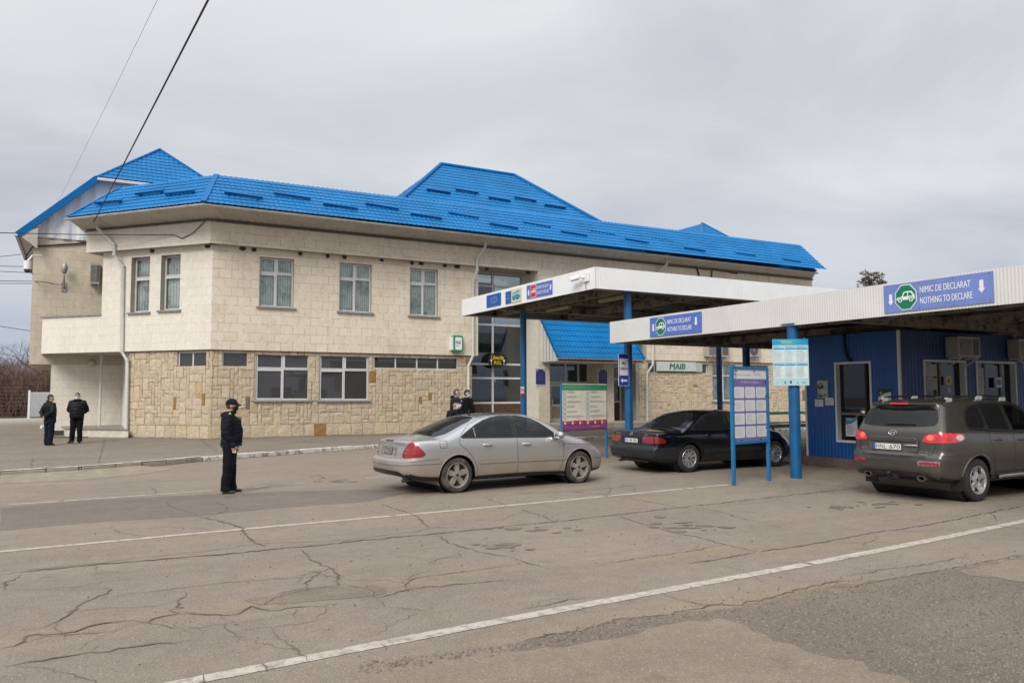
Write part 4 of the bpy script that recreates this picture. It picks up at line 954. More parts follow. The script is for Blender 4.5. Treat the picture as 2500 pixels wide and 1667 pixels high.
# ------------------------------------------------------------------ canopy signs (thin boards on the fascia)
def carlogo(m, M, x0, x1, y0, y1, mat, hole, d=.006):
    W_, H_ = x1-x0, y1-y0
    P = lambda q: [(x0+x*W_, y0+y*H_) for x, y in q]
    body = [(0, .22), (0, .42), (.06, .50), (.28, .54), (.40, .95), (.46, 1.0), (.80, 1.0), (.86, .94), (1., .55), (1.0, .22)]
    m.extr(P(body), M, .001, d, mat)
    m.extr(P([(.36, .56), (.45, .88), (.60, .88), (.60, .56)]), M, d, d+.002, hole); m.extr(P([(.65, .56), (.65, .88), (.78, .88), (.90, .56)]), M, d, d+.002, hole)
    for cx in (.2, .8):
        r = .115*W_; C_ = (x0+cx*W_, y0+.22*H_)
        m.extr([(C_[0]+r*1.25*math.cos(t*.3927), C_[1]+r*1.25*math.sin(t*.3927)) for t in range(16)], M, d, d+.002, hole)
        m.extr([(C_[0]+r*math.cos(t*.3927), C_[1]+r*math.sin(t*.3927)) for t in range(16)], M, d+.002, d+.004, mat)
        m.extr([(C_[0]+r*.5*math.cos(t*.3927), C_[1]+r*.5*math.sin(t*.3927)) for t in range(16)], M, d+.004, d+.006, hole)
def arrow(m, M, cx, y0, y1, w, mat, d=.005, left=False):
    h = y1-y0
    q = [(cx-w*.28, y1), (cx-w*.28, y0+h*.36), (cx-w*.5, y0+h*.36), (cx, y0), (cx+w*.5, y0+h*.36), (cx+w*.28, y0+h*.36), (cx+w*.28, y1)]
    if left: q = [(y, cx+(cx-x)*-1) for x, y in q]
    m.extr(q, M, .001, d, mat)
def declare_sign(pA, pB, h, board, lines, red, label):
    """pA far end, pB near end (low edge), on the fascia facing -X"""
    pA, pB = Vector(pA), Vector(pB); x = (pB-pA); L = x.length
    M = frame(pA, x, UZ)                      # local x towards the right of a viewer in front, z outwards
    t = thing('lane_sign', label, 'sign', pA, 0, 'blue lane signs on the canopy edges')
    m = MB(); m.extr([(0, 0), (L, 0), (L, h), (0, h)], M, -.012, 0); m.build('board', board, t)
    m = MB(); ar = MB()
    s = L/2.06
    if not red:
        c = (.455*s, h*.5); r = .215*s; ry = h*.47; k = .9239
        octo = lambda f: [(c[0]+r*f*math.cos(R(22.5+45*i))/k, c[1]+ry*f*math.sin(R(22.5+45*i))/k*.95) for i in range(8)]
        m.extr(octo(1), M, .0, .003, 1); m.extr(octo(.93), M, .003, .005, 2); carlogo(m, M, c[0]-r*.84, c[0]+r*.84, h*.32, h*.70, 1, 2, .008)
        arrow(ar, M, .145*s, h*.26, h*.66, .11*s, 0); arrow(ar, M, L-.2*s, h*.34, h*.76, .12*s, 0)
        tx0, tx1 = .74*s, L-.36*s
    else:
        m.extr([(.17*L, h*.03), (.385*L, h*.03), (.385*L, h*.97), (.17*L, h*.97)], M, 0, .003, 1); m.extr([(.18*L, h*.06), (.375*L, h*.06), (.375*L, h*.94), (.18*L, h*.94)], M, .003, .005, 3)
        carlogo(m, M, .19*L, .365*L, h*.33, h*.68, 1, 3, .008)
        arrow(ar, M, .085*L, h*.22, h*.64, .09*L, 0); arrow(ar, M, L*.94, h*.30, h*.72, .08*L, 0); tx0, tx1 = .41*L, .88*L
    m.build('emblem', [M_BLK, M_SIGNW, M_SIGNG, M_SIGNR], t); n2 = len(ar.f)//2; nv = len(ar.v)//2
    for k in (0, 1): q = MB(); q.add(ar.v[k*nv:(k+1)*nv], [tuple(i-k*nv for i in f) for f in ar.f[k*n2:(k+1)*n2]]); q.build('arrow', M_SIGNW, t)
    m = MB(); text(m, lines[0], M, tx0, tx1*.985, h*.58, h*.80, .004, 1, .012); text(m, lines[1], M, tx0, tx1, h*.20, h*.42, .004, 1, .012)
    rv = MB()
    for u in (.03, .35, .66, .97):
        for w in (.06, .94): rv.lathe([(.0, .004), (.008, .003), (.009, 0)], M @ Matrix.Translation((L*u, h*w, 0)), 6, 0)
    m.build('lettering', [M_BLK, M_SIGNW], t); rv.build('rivets', M_BLK, t); return t
XS = DX0-.022
declare_sign((XS, 16.73, 3.34), (XS, 14.73, 3.335), .515, M_SIGNB, ('NIMIC DE DECLARAT', 'NOTHING TO DECLARE'), False, 'darker blue lane sign with green octagon at the far end of the lower canopy')
declare_sign((XS, 9.685, 3.335), (XS, 7.62, 3.34), .53, M_SIGNB2, ('NIMIC DE DECLARAT', 'NOTHING TO DECLARE'), False, 'large faded blue lane sign with green octagon above the dark grey car')
XS = CX0-.022
declare_sign((XS, 22.22, 4.925), (XS, 20.63, 4.915), .44, M_SIGNB, ('BUNURI DE DECLARAT', 'GOODS TO DECLARE'), True, 'small blue lane sign with red square and white car on the high canopy')
t = thing('lane_sign', 'plain blue lane sign reading CD at the far end of the high canopy', 'sign', (XS, 25.1, 4.92), 0, 'blue lane signs on the canopy edges')
M = frame((XS, 25.11, 4.92), (0, -1, 0), UZ); m = MB(); m.extr([(0, 0), (1.09, 0), (1.09, .44), (0, .44)], M, -.012, 0); m.build('board', plain('strong_blue', (.005, .10, .40), .35, var=.05), t)
m = MB(); text(m, 'CD', M, .34, .80, .12, .34, .004, 0, .015); m.build('lettering', plain('faded_blue_letters', (.14, .28, .46), .4), t)
t = thing('lane_sign', 'half blue half cream lane sign with a coach drawing on the high canopy', 'sign', (XS, 23.66, 4.91), 0, 'blue lane signs on the canopy edges')
M = frame((XS, 23.68, 4.91), (0, -1, 0), UZ); m = MB(); m.extr([(0, 0), (.42, 0), (.42, .42), (0, .42)], M, -.012, 0, 0); m.extr([(.42, 0), (1.11, 0), (1.11, .44), (.42, .44)], M, -.012, .002, 1); m.build('board', [plain('strong_blue', (.005, .10, .40), .35), plain('cream_board', (.66, .59, .42), .5, var=.08)], t)
m = MB(); q = lambda P_: [(.42+x*.69, y*.44) for x, y in P_]
m.extr(q([(.10, .22), (.10, .62), (.16, .72), (.70, .86), (.84, .84), (.90, .74), (.92, .30), (.72, .22)]), M, .002, .006, 0)
m.extr(q([(.30, .52), (.30, .66), (.68, .76), (.68, .60)]), M, .006, .008, 2); m.extr(q([(.72, .50), (.72, .78), (.83, .78), (.88, .70), (.89, .50)]), M, .006, .008, 1); m.extr(q([(.13, .50), (.13, .62), (.26, .66), (.26, .51)]), M, .006, .008, 1)
for cx in (.27, .62): m.extr(q([(cx+.06*math.cos(i*.5236), .24+.085*math.sin(i*.5236)) for i in range(12)]), M, .006, .009, 3)
M_TEAL = plain('coach_teal', (.03, .30, .42), .4); m.extr([(.06, .16), (.30, .16), (.30, .19), (.06, .19)], M, .001, .003, 4); m.extr([(.13, .27), (.25, .27), (.25, .30), (.13, .30)], M, .001, .003, 4)
m.build('coach_picture', [M_TEAL, plain('pale_teal', (.45, .62, .62), .4), plain('teal_window', (.35, .55, .60), .4), M_BLK, plain('faded_blue_letters', (.14, .28, .46), .4)], t)
# security camera on the high canopy corner
p = onX(1433, 677, CX0-.01)
t = thing('security_camera', 'small white security camera on the front edge of the high canopy', 'camera', p)
m = MB(); m.box(p.x-.05, p.x, p.y-.13, p.y+.13, p.z-.13, p.z+.13); m.build('junction_box', M_SIGNW, t, bevel=.01)
m = MB(); m.tube([p+Vector((-.05, .05, 0)), p+Vector((-.14, .12, .01)), p+Vector((-.16, .2, 0))], .03, 10); m.build('bracket', M_SIGNW, t, smooth=True)
m = MB(); m.tube([p+Vector((-.16, .12, .0)), p+Vector((-.20, .50, -.03))], .055, 14); m.tube([p+Vector((-.15, .10, .045)), p+Vector((-.20, .56, .02))], .045, 10); m.build('camera_body', M_SIGNW, t, smooth=True)
m = MB(); m.tube([p+Vector((-.20, .50, -.03)), p+Vector((-.201, .515, -.032))], .045, 14); m.build('lens', M_BLK, t)
m = MB(); m.tube([p+Vector((-.02, 0, -.13)), p+Vector((-.04, .03, -.3)), p+Vector((-.02, -.05, -.42)), p+Vector((.01, -.09, -.46))], .007, 6); m.build('cable', M_CABLE, t)
# road-name style sign on the blue column
yc = 18.75-.15; a = onY(1511, 865, yc); b = onY(1536, 942, yc); tl = onY(1509, 867, yc)
t = thing('direction_sign', 'tall blue direction sign reading MD VINIETA with a left arrow on the blue column', 'sign', (c2p.x, yc, 2.6))
w = onY(1535.5, 900, yc).x-onY(1510, 900, yc).x; zb, zt2 = onY(1511, 942, yc).z, onY(1520, 864, yc).z
M = frame((onY(1510, 900, yc).x, yc, zb), (1, 0, 0), UZ); h = zt2-zb
rr_ = lambda x0, x1, y0, y1, r: [(x0+r+(-r)*math.cos(a_), y0+r-r*math.sin(a_)) for a_ in np.linspace(0, math.pi/2, 5)]+[(x1-r+r*math.sin(a_), y0+r-r*math.cos(a_)) for a_ in np.linspace(0, math.pi/2, 5)]+[(x1-r+r*math.cos(a_), y1-r+r*math.sin(a_)) for a_ in np.linspace(0, math.pi/2, 5)]+[(x0+r-r*math.sin(a_), y1-r+r*math.cos(a_)) for a_ in np.linspace(0, math.pi/2, 5)]
m = MB(); m.extr(rr_(0, w, 0, h, .03), M, -.015, 0, 0); m.extr(rr_(.012, w-.012, .012, h-.012, .025), M, 0, .002, 1); m.build('board', [M_SIGNW, plain('road_sign_blue', (.02, .06, .36), .4)], t)
m = MB(); m.extr([(w*.1, h*.33), (w*.9, h*.33), (w*.9, h*.86), (w*.1, h*.86)], M, .002, .004, 0); text(m, 'MD', M, w*.33, w*.67, h*.66, h*.75, .005, 1, .028); text(m, 'VINIETA', M, w*.14, w*.86, h*.50, h*.58, .005, 1, .022)
m.extr([(w*.18, h*.17), (w*.38, h*.25), (w*.38, h*.2), (w*.82, h*.2), (w*.82, h*.14), (w*.38, h*.14), (w*.38, h*.09)], M, .002, .004, 0)
m.build('lettering', [M_SIGNW, M_BLK], t)
m = MB(); m.tube([(c2p.x+.125*math.cos(k*.3), 18.75+.125*math.sin(k*.3), 2.95) for k in range(21)], .012, 6); m.tube([(c2p.x+.125*math.cos(k*.3), 18.75+.125*math.sin(k*.3), 2.3) for k in range(21)], .012, 6); m.build('clamp', M_STEEL, t)
# no smoking notice on the far column
yc = 24.9-.125; t = thing('no_smoking_notice', 'small white notice with red no smoking ring on the far blue column', 'notice', (c1p.x, yc, 2.2))
M = frame((onY(1271, 966, yc).x, yc, onY(1271, 966, yc).z), (1, 0, 0), UZ); w, h = .145, .33
m = MB(); m.extr([(0, 0), (w, 0), (w, h), (0, h)], M, 0, .004, 0); m.extr([(0, 0), (w, 0), (w, h*.27), (0, h*.27)], M, .004, .006, 1)
ci = lambda r, n_=20: [(w*.5+r*math.cos(i*6.2832/n_), h*.62+r*math.sin(i*6.2832/n_)) for i in range(n_)]
m.extr(ci(.066), M, .004, .006, 1); m.extr(ci(.05), M, .006, .007, 0); m.obox(M @ Vector((w*.18, h*.78, .007)), M.to_3x3() @ Vector((w*.6, -h*.3, 0)), M.to_3x3() @ Vector((.012, .012, 0)), M.to_3x3() @ Vector((0, 0, .002)), 1); m.extr([(w*.25, h*.6), (w*.75, h*.6), (w*.75, h*.65), (w*.25, h*.65)], M, .0072, .0085, 2)
m.build('notice_face', [M_SIGNW, M_SIGNR, M_BLK], t)
# ------------------------------------------------------------------ blue customs booth on its island
BX0, BY0, BY1 = 16.42, 11.47, 14.10; BX1 = 23.6; BZ0, BZ1 = .24, 3.26
BO = thing('customs_booth', 'dark blue corrugated customs booth with white framed windows under the low canopy', 'booth', (BX0, BY1, 0))
M_BOOTH = plain('booth_blue_sheet', (.003, .074, .285), .45, var=.16, scale=1.3, dirt=((.10, .12, .16), 8, .66, .5))
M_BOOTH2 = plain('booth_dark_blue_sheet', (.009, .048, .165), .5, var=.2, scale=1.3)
M_PLINTH = plain('red_plinth_paint', (.135, .085, .075), .85, var=.2, scale=3, bump=.01, dirt=((.2, .17, .14), 4, .5, .6))
pl0 = G(1968, 1135)
m = MB(); m.box(BX0-.12, BX1+.2, BY0-.12, BY1+.10, -.02, BZ0); m.build('plinth', M_PLINTH, BO, bevel=.02)
def ribbed(name, o, d, n, L, z0, z1, holes, mat, rib=.10):
    m = MB(); o, d, n = Vector(o), Vector(d), Vector(n); step = rib/2; us = sorted(set([round(min(L, i*step), 4) for i in range(int(L/step)+2)]+[h[k] for h in holes for k in (0, 1)])); zs = sorted({z0, z1, *[h[k] for h in holes for k in (2, 3)]})
    f = lambda u: .012 if int(round(u/step-.001)) % 2 else 0
    for i in range(len(us)-1):
        if us[i+1]-us[i] < 1e-4: continue
        for j in range(len(zs)-1):
            um, zm = (us[i]+us[i+1])/2, (zs[j]+zs[j+1])/2
            if any(h[0] < um < h[1] and h[2] < zm < h[3] for h in holes): continue
            q = [o+d*us[i]+n*f(us[i])+UZ*zs[j], o+d*us[i+1]+n*f(us[i+1])+UZ*zs[j], o+d*us[i+1]+n*f(us[i+1])+UZ*zs[j+1], o+d*us[i]+n*f(us[i])+UZ*zs[j+1]]
            if d.cross(UZ).dot(n) < 0: q.reverse()
            m.add(q, [(0, 1, 2, 3)])
    return m.build(name, mat, BO)
# front wall (faces the queue): service window
FN = Vector((-1, 0, 0)); fo = Vector((BX0, BY1, 0)); fd = Vector((0, -1, 0))
yy = lambda px, py: BY1-onX(px, py, BX0).y
h0 = (yy(2045, 980), yy(2126, 980), onX(2053, 1074, BX0).z, onX(2085, 888, BX0).z)
ribbed('front_wall', fo, fd, FN, BY1-BY0, BZ0, BZ1, [h0], M_BOOTH)
SO = Vector((BX0, BY0, 0)); SD = EX; SN = Vector((0, -1, 0))
xx = lambda px, py: onY(px, py, BY0).x-BX0
h1 = (xx(2258, 950), xx(2355, 950), 1.15, onY(2300, 884, BY0).z); h2 = (xx(2386, 950), xx(2478, 950), 1.05, onY(2430, 887, BY0).z)
ribbed('side_wall', SO, SD, SN, BX1-BX0, BZ0, BZ1, [h1, h2], M_BOOTH2, .13)
m = MB(); m.quad((BX0, BY1, BZ0), (BX1, BY1, BZ0), (BX1, BY1, BZ1), (BX0, BY1, BZ1)); m.quad((BX1, BY0, BZ0), (BX1, BY1, BZ0), (BX1, BY1, BZ1), (BX1, BY0, BZ1)); m.build('back_wall', M_BOOTH2, BO)
M_INT = plain('booth_interior', (.03, .028, .025), .9)
m = MB(); m.box(BX0+.9, BX0+.95, BY0+.05, BY1-.05, BZ0, BZ1-.05); m.box(BX0+.05, BX1-.05, BY0+.9, BY0+.95, BZ0, BZ1-.05); m.box(BX0+.05, BX1-.05, BY0+.05, BY1-.05, BZ0+.02, BZ0+.06); m.box(BX0+.02, BX1-.02, BY0+.02, BY1-.02, BZ1, BZ1+.03); m.build('inner_wall', M_INT, BO)
m = MB(); m.box(BX0-.035, BX0+.02, BY0-.035, BY0+.02, BZ0, BZ1); m.build('corner_trim', M_WHITE2, BO); m = MB(); m.box(BX0-.03, BX0+.02, BY1-.02, BY1+.03, BZ0, BZ1); m.build('corner_trim', M_WHITE2, BO)
def bwin(o, d, n, h, mull, bars, dep=.14, gl=None):
    P = lambda u, z, k: o+d*u+UZ*z-n*k; a, b, c, e = h; m = MB(); w = .05
    for u0, u1, z0, z1 in ((a-w, a, c-w, e+w), (b, b+w, c-w, e+w), (a, b, e, e+w), (a, b, c-w, c)): m.obox(P(u0, z0, -.03), d*(u1-u0), UZ*(z1-z0), -n*(dep+.05))
    wd = BOX = m.build('window', M_WHITE2, BO)
    m = MB()
    for t in mull: u = a+(b-a)*t; m.obox(P(u-.03, c, dep-.06), d*.06, UZ*(e-c), -n*.05)
    for z in bars: m.obox(P(a, z-.03, dep-.059), d*(b-a), UZ*.06, -n*.048)
    if m.v: m.build('frame', plain('brown_window_frame', (.20, .16, .12), .6), wd)
    m = MB(); m.obox(P(a, c, dep-.03), d*(b-a), UZ*(e-c), -n*.006); m.build('pane', gl or M_GLASSH, wd)
    return P
M_BOOTHG = glass('booth_glass', (.4, .42, .42), .035, .35)
P = bwin(fo, fd, FN, h0, (), (onX(2070, 1010, BX0).z,), gl=M_BOOTHG)
# posters taped to the glass and to the wall
def poster(name, label, o, d, n, u0, u1, z0, z1, build, off=.012, grp=None):
    P0 = o+d*u0+UZ*z0+n*off; t = thing(name, label, 'poster', P0, 0, grp); M = frame(P0, d if d.cross(UZ).dot(n) > 0 else -d, UZ)
    if d.cross(UZ).dot(n) < 0: M.translation = o+d*u1+UZ*z0+n*off
    w, h = abs(u1-u0), z1-z0; m = MB(); m.extr([(0, 0), (w, 0), (w, h), (0, h)], M, -.004, 0); mats = build(m, M, w, h); m.build('sheet', mats, t); return t
M_INK = plain('grey_print', (.22, .22, .23), .6); M_CYAN = plain('cyan_print', (.02, .30, .47), .5, var=.1); M_PAPER = plain('paper', (.66, .67, .68), .7, var=.04)
def lines(m, M, x0, x1, y0, y1, n_, mat, seed=0, th=.35, d=.002):
    rr = random.Random(seed)
    for i in range(n_):
        y = y1-(y1-y0)*(i+.5)/n_; t = (y1-y0)/n_*th; m.extr([(x0, y-t/2), (x0+(x1-x0)*rr.uniform(.55, 1), y-t/2), (x0+(x1-x0)*.55+(x1-x0)*.0, y+t/2), (x0, y+t/2)] if False else [(x0, y-t/2), (x0+(x1-x0)*rr.uniform(.55, 1), y-t/2), (x0+(x1-x0)*rr.uniform(.5, .55), y+t/2), (x0, y+t/2)], M, .0, d, mat)
def notice(m, M, w, h):
    cv = [(0, h), (0, h*.62)]+[(w*t, h*(.62+.30*t**2.2)) for t in (.2, .4, .6, .8, 1.)]+[(w, h)]
    m.extr(cv, M, 0, .0015, 1); lines(m, M, w*.12, w*.9, h*.10, h*.58, 9, 2, 4); lines(m, M, w*.1, w*.7, h*.86, h*.94, 1, 0, 2, .6, .003); return [M_PAPER, plain('teal_print', (.04, .27, .33), .5), M_INK]
uz = lambda px0, py0, px1, py1: (yy(px0, (py0+py1)/2), yy(px1, (py0+py1)/2), onX((px0+px1)/2, py1, BX0).z, onX((px0+px1)/2, py0, BX0).z)
dg = .14-.05
poster('notice', 'teal and white notice taped low inside the booth window, left one', fo-FN*dg, fd, FN, *uz(2059.5, 1019, 2088, 1065), notice, grp='notices in the booth window')
poster('notice', 'teal and white notice beside the dark grey car, right one in booth window', fo-FN*dg, fd, FN, *uz(2103.5, 1019, 2126, 1065), notice, grp='notices in the booth window')
def treep(m, M, w, h):
    rr = random.Random(3); m.extr([(w*.05, h*.04), (w*.95, h*.04), (w*.95, h*.95), (w*.05, h*.95)], M, 0, .001, 1)
    for i in range(46):
        a, r = rr.uniform(0, 6.28), w*.26*rr.random()**.5; c = (w*.3+r*math.cos(a), h*.66+r*math.sin(a)*.9); s = w*rr.uniform(.03, .07); m.extr([(c[0]+s*math.cos(k*1.26+a), c[1]+s*math.sin(k*1.26+a)) for k in range(5)], M, .001, .0016+i*.00004, 2)
    for i in range(22):
        c = (w*rr.uniform(.08, .92), h*rr.uniform(.08, .22)); s = w*rr.uniform(.02, .05); m.extr([(c[0]+s*math.cos(k*1.26), c[1]+s*2*math.sin(k*1.26)) for k in range(5)], M, .001, .0016+i*.00004, 2)
    m.extr([(w*.26+w*.08*math.cos(k*.6283), h*.75+w*.08*math.sin(k*.6283)) for k in range(10)], M, .004, .006, 3)
    return [plain('poster_border', (.25, .25, .2), .6), plain('poster_mist', (.36, .42, .38), .5, var=.3, scale=9), plain('poster_leaves', (.03, .05, .025), .6), plain('poster_yellow', (.5, .40, .10), .5)]
poster('poster', 'dark green tree poster above two paper slips on the blue booth wall', fo, fd, FN, *uz(1996.5, 928, 2023, 972), treep, .02)
def slip(m, M, w, h):
    text(m, 'VINIETĂ', M, w*.1, w*.62, h*.56, h*.82, .001, 1, .005); lines(m, M, w*.1, w*.95, h*.12, h*.45, 2, 1, 2); m.extr([(w*.8+w*.08*math.cos(k), h*.7+w*.08*math.sin(k)) for k in range(6)], M, 0, .002, 2); return [M_PAPER, M_INK, plain('orange_print', (.4, .16, .03), .5)]
poster('paper_slip', 'small white slip left below the tree poster', fo, fd, FN, *uz(1991, 975, 2011, 992), slip, .02, 'paper slips on the booth wall')
poster('paper_slip', 'small white slip nearest the booth window below the tree poster', fo, fd, FN, *uz(2016, 971, 2037, 989), slip, .021, 'paper slips on the booth wall')
def scoot(m, M, w, h):
    m.extr([(0, h*.86), (w, h*.86), (w, h), (0, h)], M, 0, .002, 1); m.extr([(0, h*.62), (w*.5, h*.78), (w, h*.86), (0, h*.86)], M, 0, .0015, 1); m.extr([(w*.2+w*.09*math.cos(k*.63), h*.8+w*.09*math.sin(k*.63)) for k in range(10)], M, .002, .004, 2)
    m.extr([(w*.28, h*.40), (w*.55, h*.48), (w*.6, h*.55), (w*.85, h*.44), (w*.8, h*.40), (w*.58, h*.46), (w*.3, h*.36)], M, 0, .002, 3); return [M_PAPER, plain('poster_leaves', (.03, .05, .025), .6), plain('poster_yellow', (.5, .40, .10), .5), M_BLK]
poster('poster', 'white poster with dark green top right of the booth service window', fo, fd, FN, *uz(2146, 949, 2177, 1000), scoot, .02)
# desk lamp glowing inside the window
lp = onX(2110, 1006, BX0+.35); t = thing('desk_lamp', 'small white desk lamp glowing inside the dark booth window', 'lamp', lp)
m = MB(); M = frame(lp, (0, -1, 0), UZ); m.lathe([(.0, -.09), (.035, -.085), (.05, -.05), (.09, .03), (.095, .035)], M @ Matrix.Scale(-1, 4, (0, 0, 1)) @ Matrix.Rotation(R(180), 4, 'X'), 20); m.build('lamp_shade', plain('lamp_shade_white', (.62, .58, .45), .5), t, smooth=True)
m = MB(); m.ell(lp+FN*.03, (.03, .03, .03)); m.build('bulb', plain('lit_bulb', (1, .95, .85), .5, emit=6.), t, smooth=True)
m = MB(); m.tube([lp+Vector((.06, -.04, -.02)), lp+Vector((.1, -.2, -.1)), lp+Vector((.1, -.2, -.6))], .008, 8); m.build('arm', M_BLK, t)
# side windows
P = bwin(SO, SD, SN, h1, (.38, .47), (), gl=M_BOOTHG); P = bwin(SO, SD, SN, h2, (.30, .72), (), gl=M_BOOTHG)
sz = lambda px0, py0, px1, py1: (xx(px0, (py0+py1)/2), xx(px1, (py0+py1)/2), onY((px0+px1)/2, py1, BY0).z, onY((px0+px1)/2, py0, BY0).z)
so_ = SO-SN*.085
def pap(m, M, w, h): lines(m, M, w*.1, w*.9, h*.15, h*.9, 6, 1, 5); return [plain('aged_paper', (.42, .41, .38), .8), M_INK]
poster('paper_sheet', 'crumpled grey sheet at the top of the booth side window', so_, SD, SN, *sz(2260, 889, 2294, 918), lambda m, M, w, h: [plain('aged_paper', (.42, .41, .38), .8)])
poster('paper_sheet', 'typed white sheet behind the first booth side window', so_, SD, SN, *sz(2269, 922, 2295, 952), pap)
def wcs(m, M, w, h): m.extr([(w*.3, h*.3), (w*.7, h*.3), (w*.6, h*.7), (w*.45, h*.75)], M, 0, .002, 1); return [plain('warning_yellow', (.55, .48, .04), .5), M_BLK]
poster('warning_sticker', 'square yellow warning sticker on the booth side window', so_+SN*.06, SD, SN, *sz(2311, 918, 2324, 940), wcs)
p = onY(2317.5, 951, BY0-.01); t = thing('round_sticker', 'round white sticker under the yellow sticker on the booth window', 'sticker', p); M = frame(p, EX, UZ)
m = MB(); m.lathe([(0, .004), (.075, .004), (.075, 0)], M, 24); m.lathe([(.058, .0055), (.066, .0055)], M, 24, 1); m.extr([(-.045, -.05), (-.03, -.05), (.045, .05), (.03, .05)], M, .004, .006, 1); m.build('sticker_face', [M_PAPER, M_BLK], t)
poster('notice', 'purple and white notice on the second booth side window', so_+SN*.06, SD, SN, *sz(2434, 921, 2447, 946), lambda m, M, w, h: (m.extr([(w*.15, h*.25), (w*.85, h*.25), (w*.85, h*.8), (w*.15, h*.8)], M, 0, .002, 1), [M_PAPER, plain('purple_print', (.10, .08, .28), .5)])[1])
poster('map_sheet', 'pale map sheet filling the left pane of the second booth window', so_, SD, SN, *sz(2387, 897, 2410, 975), lambda m, M, w, h: (m.extr([(w*.5, h*.55), (w*.75, h*.6), (w*.7, h*.75), (w*.5, h*.7)], M, 0, .002, 1), [plain('map_grey', (.40, .42, .42), .7, var=.2, scale=14), plain('map_blue', (.2, .35, .48), .6)])[1])
# wall cable on the booth, conditioners
def aircon(label, p, d, n, w, h, dep, fan, grp):
    t = thing('air_conditioner', label, 'air conditioner', p, 0, grp); d, n = Vector(d), Vector(n); m = MB(); m.obox(p, d*w, n*dep, UZ*h); mt = plain('ac_casing', (.40, .385, .35), .5, var=.06, dirt=((.2, .17, .13), 4, .55, .6)); m.build('casing', mt, t, bevel=.012)
    m = MB()
    if fan:
        M = frame(p+d*w*.42+UZ*h*.5+n*(dep+.001), d if d.cross(UZ).dot(n) > 0 else -d, UZ); r = h*.42
        m.lathe([(0, .004), (r, .004)], M, 28); 
        for k in range(1, 7): m.lathe([(r*k/6-.006, .010), (r*k/6, .014), (r*k/6+.006, .010)], M, 28)
        m.build('fan_grille', plain('ac_grille', (.10, .10, .10), .6), t); m = MB(); m.lathe([(0, .02), (.045, .018), (.05, .012)], M, 16); m.build('fan_hub', mt, t)
    else:
        for k in range(14): z = h*(.1+.8*k/14); m.obox(p+d*w*.06+UZ*z+n*(dep+.002), d*w*.55, n*.006, UZ*h*.03)
        m.obox(p+d*w*.66+UZ*h*.1+n*dep, d*w*.28, n*.004, UZ*h*.8); m.build('grille', plain('ac_grille', (.10, .10, .10), .6), t)
    for u in (.12, .85): m = MB(); m.obox(p+d*w*u-UZ*.04, d*.03, n*dep, UZ*.035); m.bar(p+d*(w*u+.015)-UZ*.04+n*dep*.9, p+d*(w*u+.015)-UZ*h*.45, .025, .025); m.build('bracket', M_PVC, t)
    return t
p = onY(2357, 868, BY0-.5); q = onY(2424, 868, BY0-.5); aircon('bulky grey window conditioner hung on booth side wall above first window', Vector((p.x, BY0-.02, p.z-.02)), EX, (0, -1, 0), (q.x-p.x)*.8, (onY(2357, 812, BY0-.5).z-p.z)*.9, .32, False, None)
p = onY(2488, 874, BY0-.3); aircon('conditioner at the far right of booth wall cut by the picture edge', Vector((p.x, BY0-.02, p.z)), EX, (0, -1, 0), .75, .48, .3, False, None)
t = thing('cable', 'thick black cable hanging above the booth service window', 'cable', (BX0, BY1, 3)); m = MB(); y = lambda px: BY1-yy(px, 830)
m.tube([(BX0-.03, y(2063), 3.28), (BX0-.05, y(2064), 3.05), (BX0-.05, y(2066), 2.85), (BX0-.06, y(2072), 2.68), (BX0-.05, y(2078), 2.60)], .035, 8); m.build('cable_run', M_CABLE, t, smooth=True)
t = thing('cable', 'looped pale cable beside the far right conditioner on the booth', 'cable', (BX0+3, BY0, 2.8)); m = MB()
m.tube([onY(px, py, BY0-.06) for px, py in ((2500, 812), (2482, 812), (2474, 830), (2474, 858), (2484, 876), (2500, 888))], .02, 6); m.build('cable_run', M_PIPE, t, smooth=True)
# pale beam end and lintel box seen under the canopy
# ------------------------------------------------------------------ standing notice boards
M_FRAMEB = plain('board_frame_blue', (.012, .155, .34), .4, var=.12, scale=3)
a, b = G(1789, 1185), G(1880, 1173); d = (b-a); d.z = 0; L = d.length; d.normalize(); M = frame(a, d, UZ); ht = onP(1781, 893, a, UZ.cross(d)).z; h0_ = onP(1787, 1078, a, UZ.cross(d)).z
t = thing('notice_board', 'free standing purple notice board with twelve white panels in a blue frame', 'notice board', a)
fw = .075
for u in (0, L-fw):
    m = MB(); m.box(u, u+fw, 0, ht, -.03, .03, 0, M); m.build('post', M_FRAMEB, t, bevel=.006)
m = MB(); m.box(fw, L-fw, ht-.06, ht-.002, -.028, .028, 0, M); m.box(fw, L-fw, h0_-.06, h0_, -.028, .028, 0, M); m.build('rail', M_FRAMEB, t, bevel=.005)
w0, w1, z0, z1 = fw+.002, L-fw-.002, h0_, ht-.06; W_, H_ = w1-w0, z1-z0
M_PURP = plain('purple_board', (.175, .14, .36), .4, var=.06, scale=3)
m = MB(); m.box(w0, w1, z0, z1, -.01, .006, 0, M); bd = m.build('panel', M_PURP, t)
MP = M @ Matrix.Translation((w0, z0, .006)); m = MB(); m.extr([(0, H_*.867), (W_, H_*.867), (W_, H_), (0, H_)], MP, .0, .003, 0)
for r_ in range(4):
    for c_ in range(3):
        cx, cz = W_*(.168+.332*c_), H_*(.675-.184*r_); s, v = W_*.149, H_*.078
        m.extr(rr_(cx-s, cx+s, cz-v, cz+v, .03), MP, 0, .003, 0); lines(m, MP @ Matrix.Translation((0, 0, .003)), cx-s*.8, cx+s*.8, cz-v*.7, cz+v*.75, 11, 2, r_*3+c_, .22, .001)
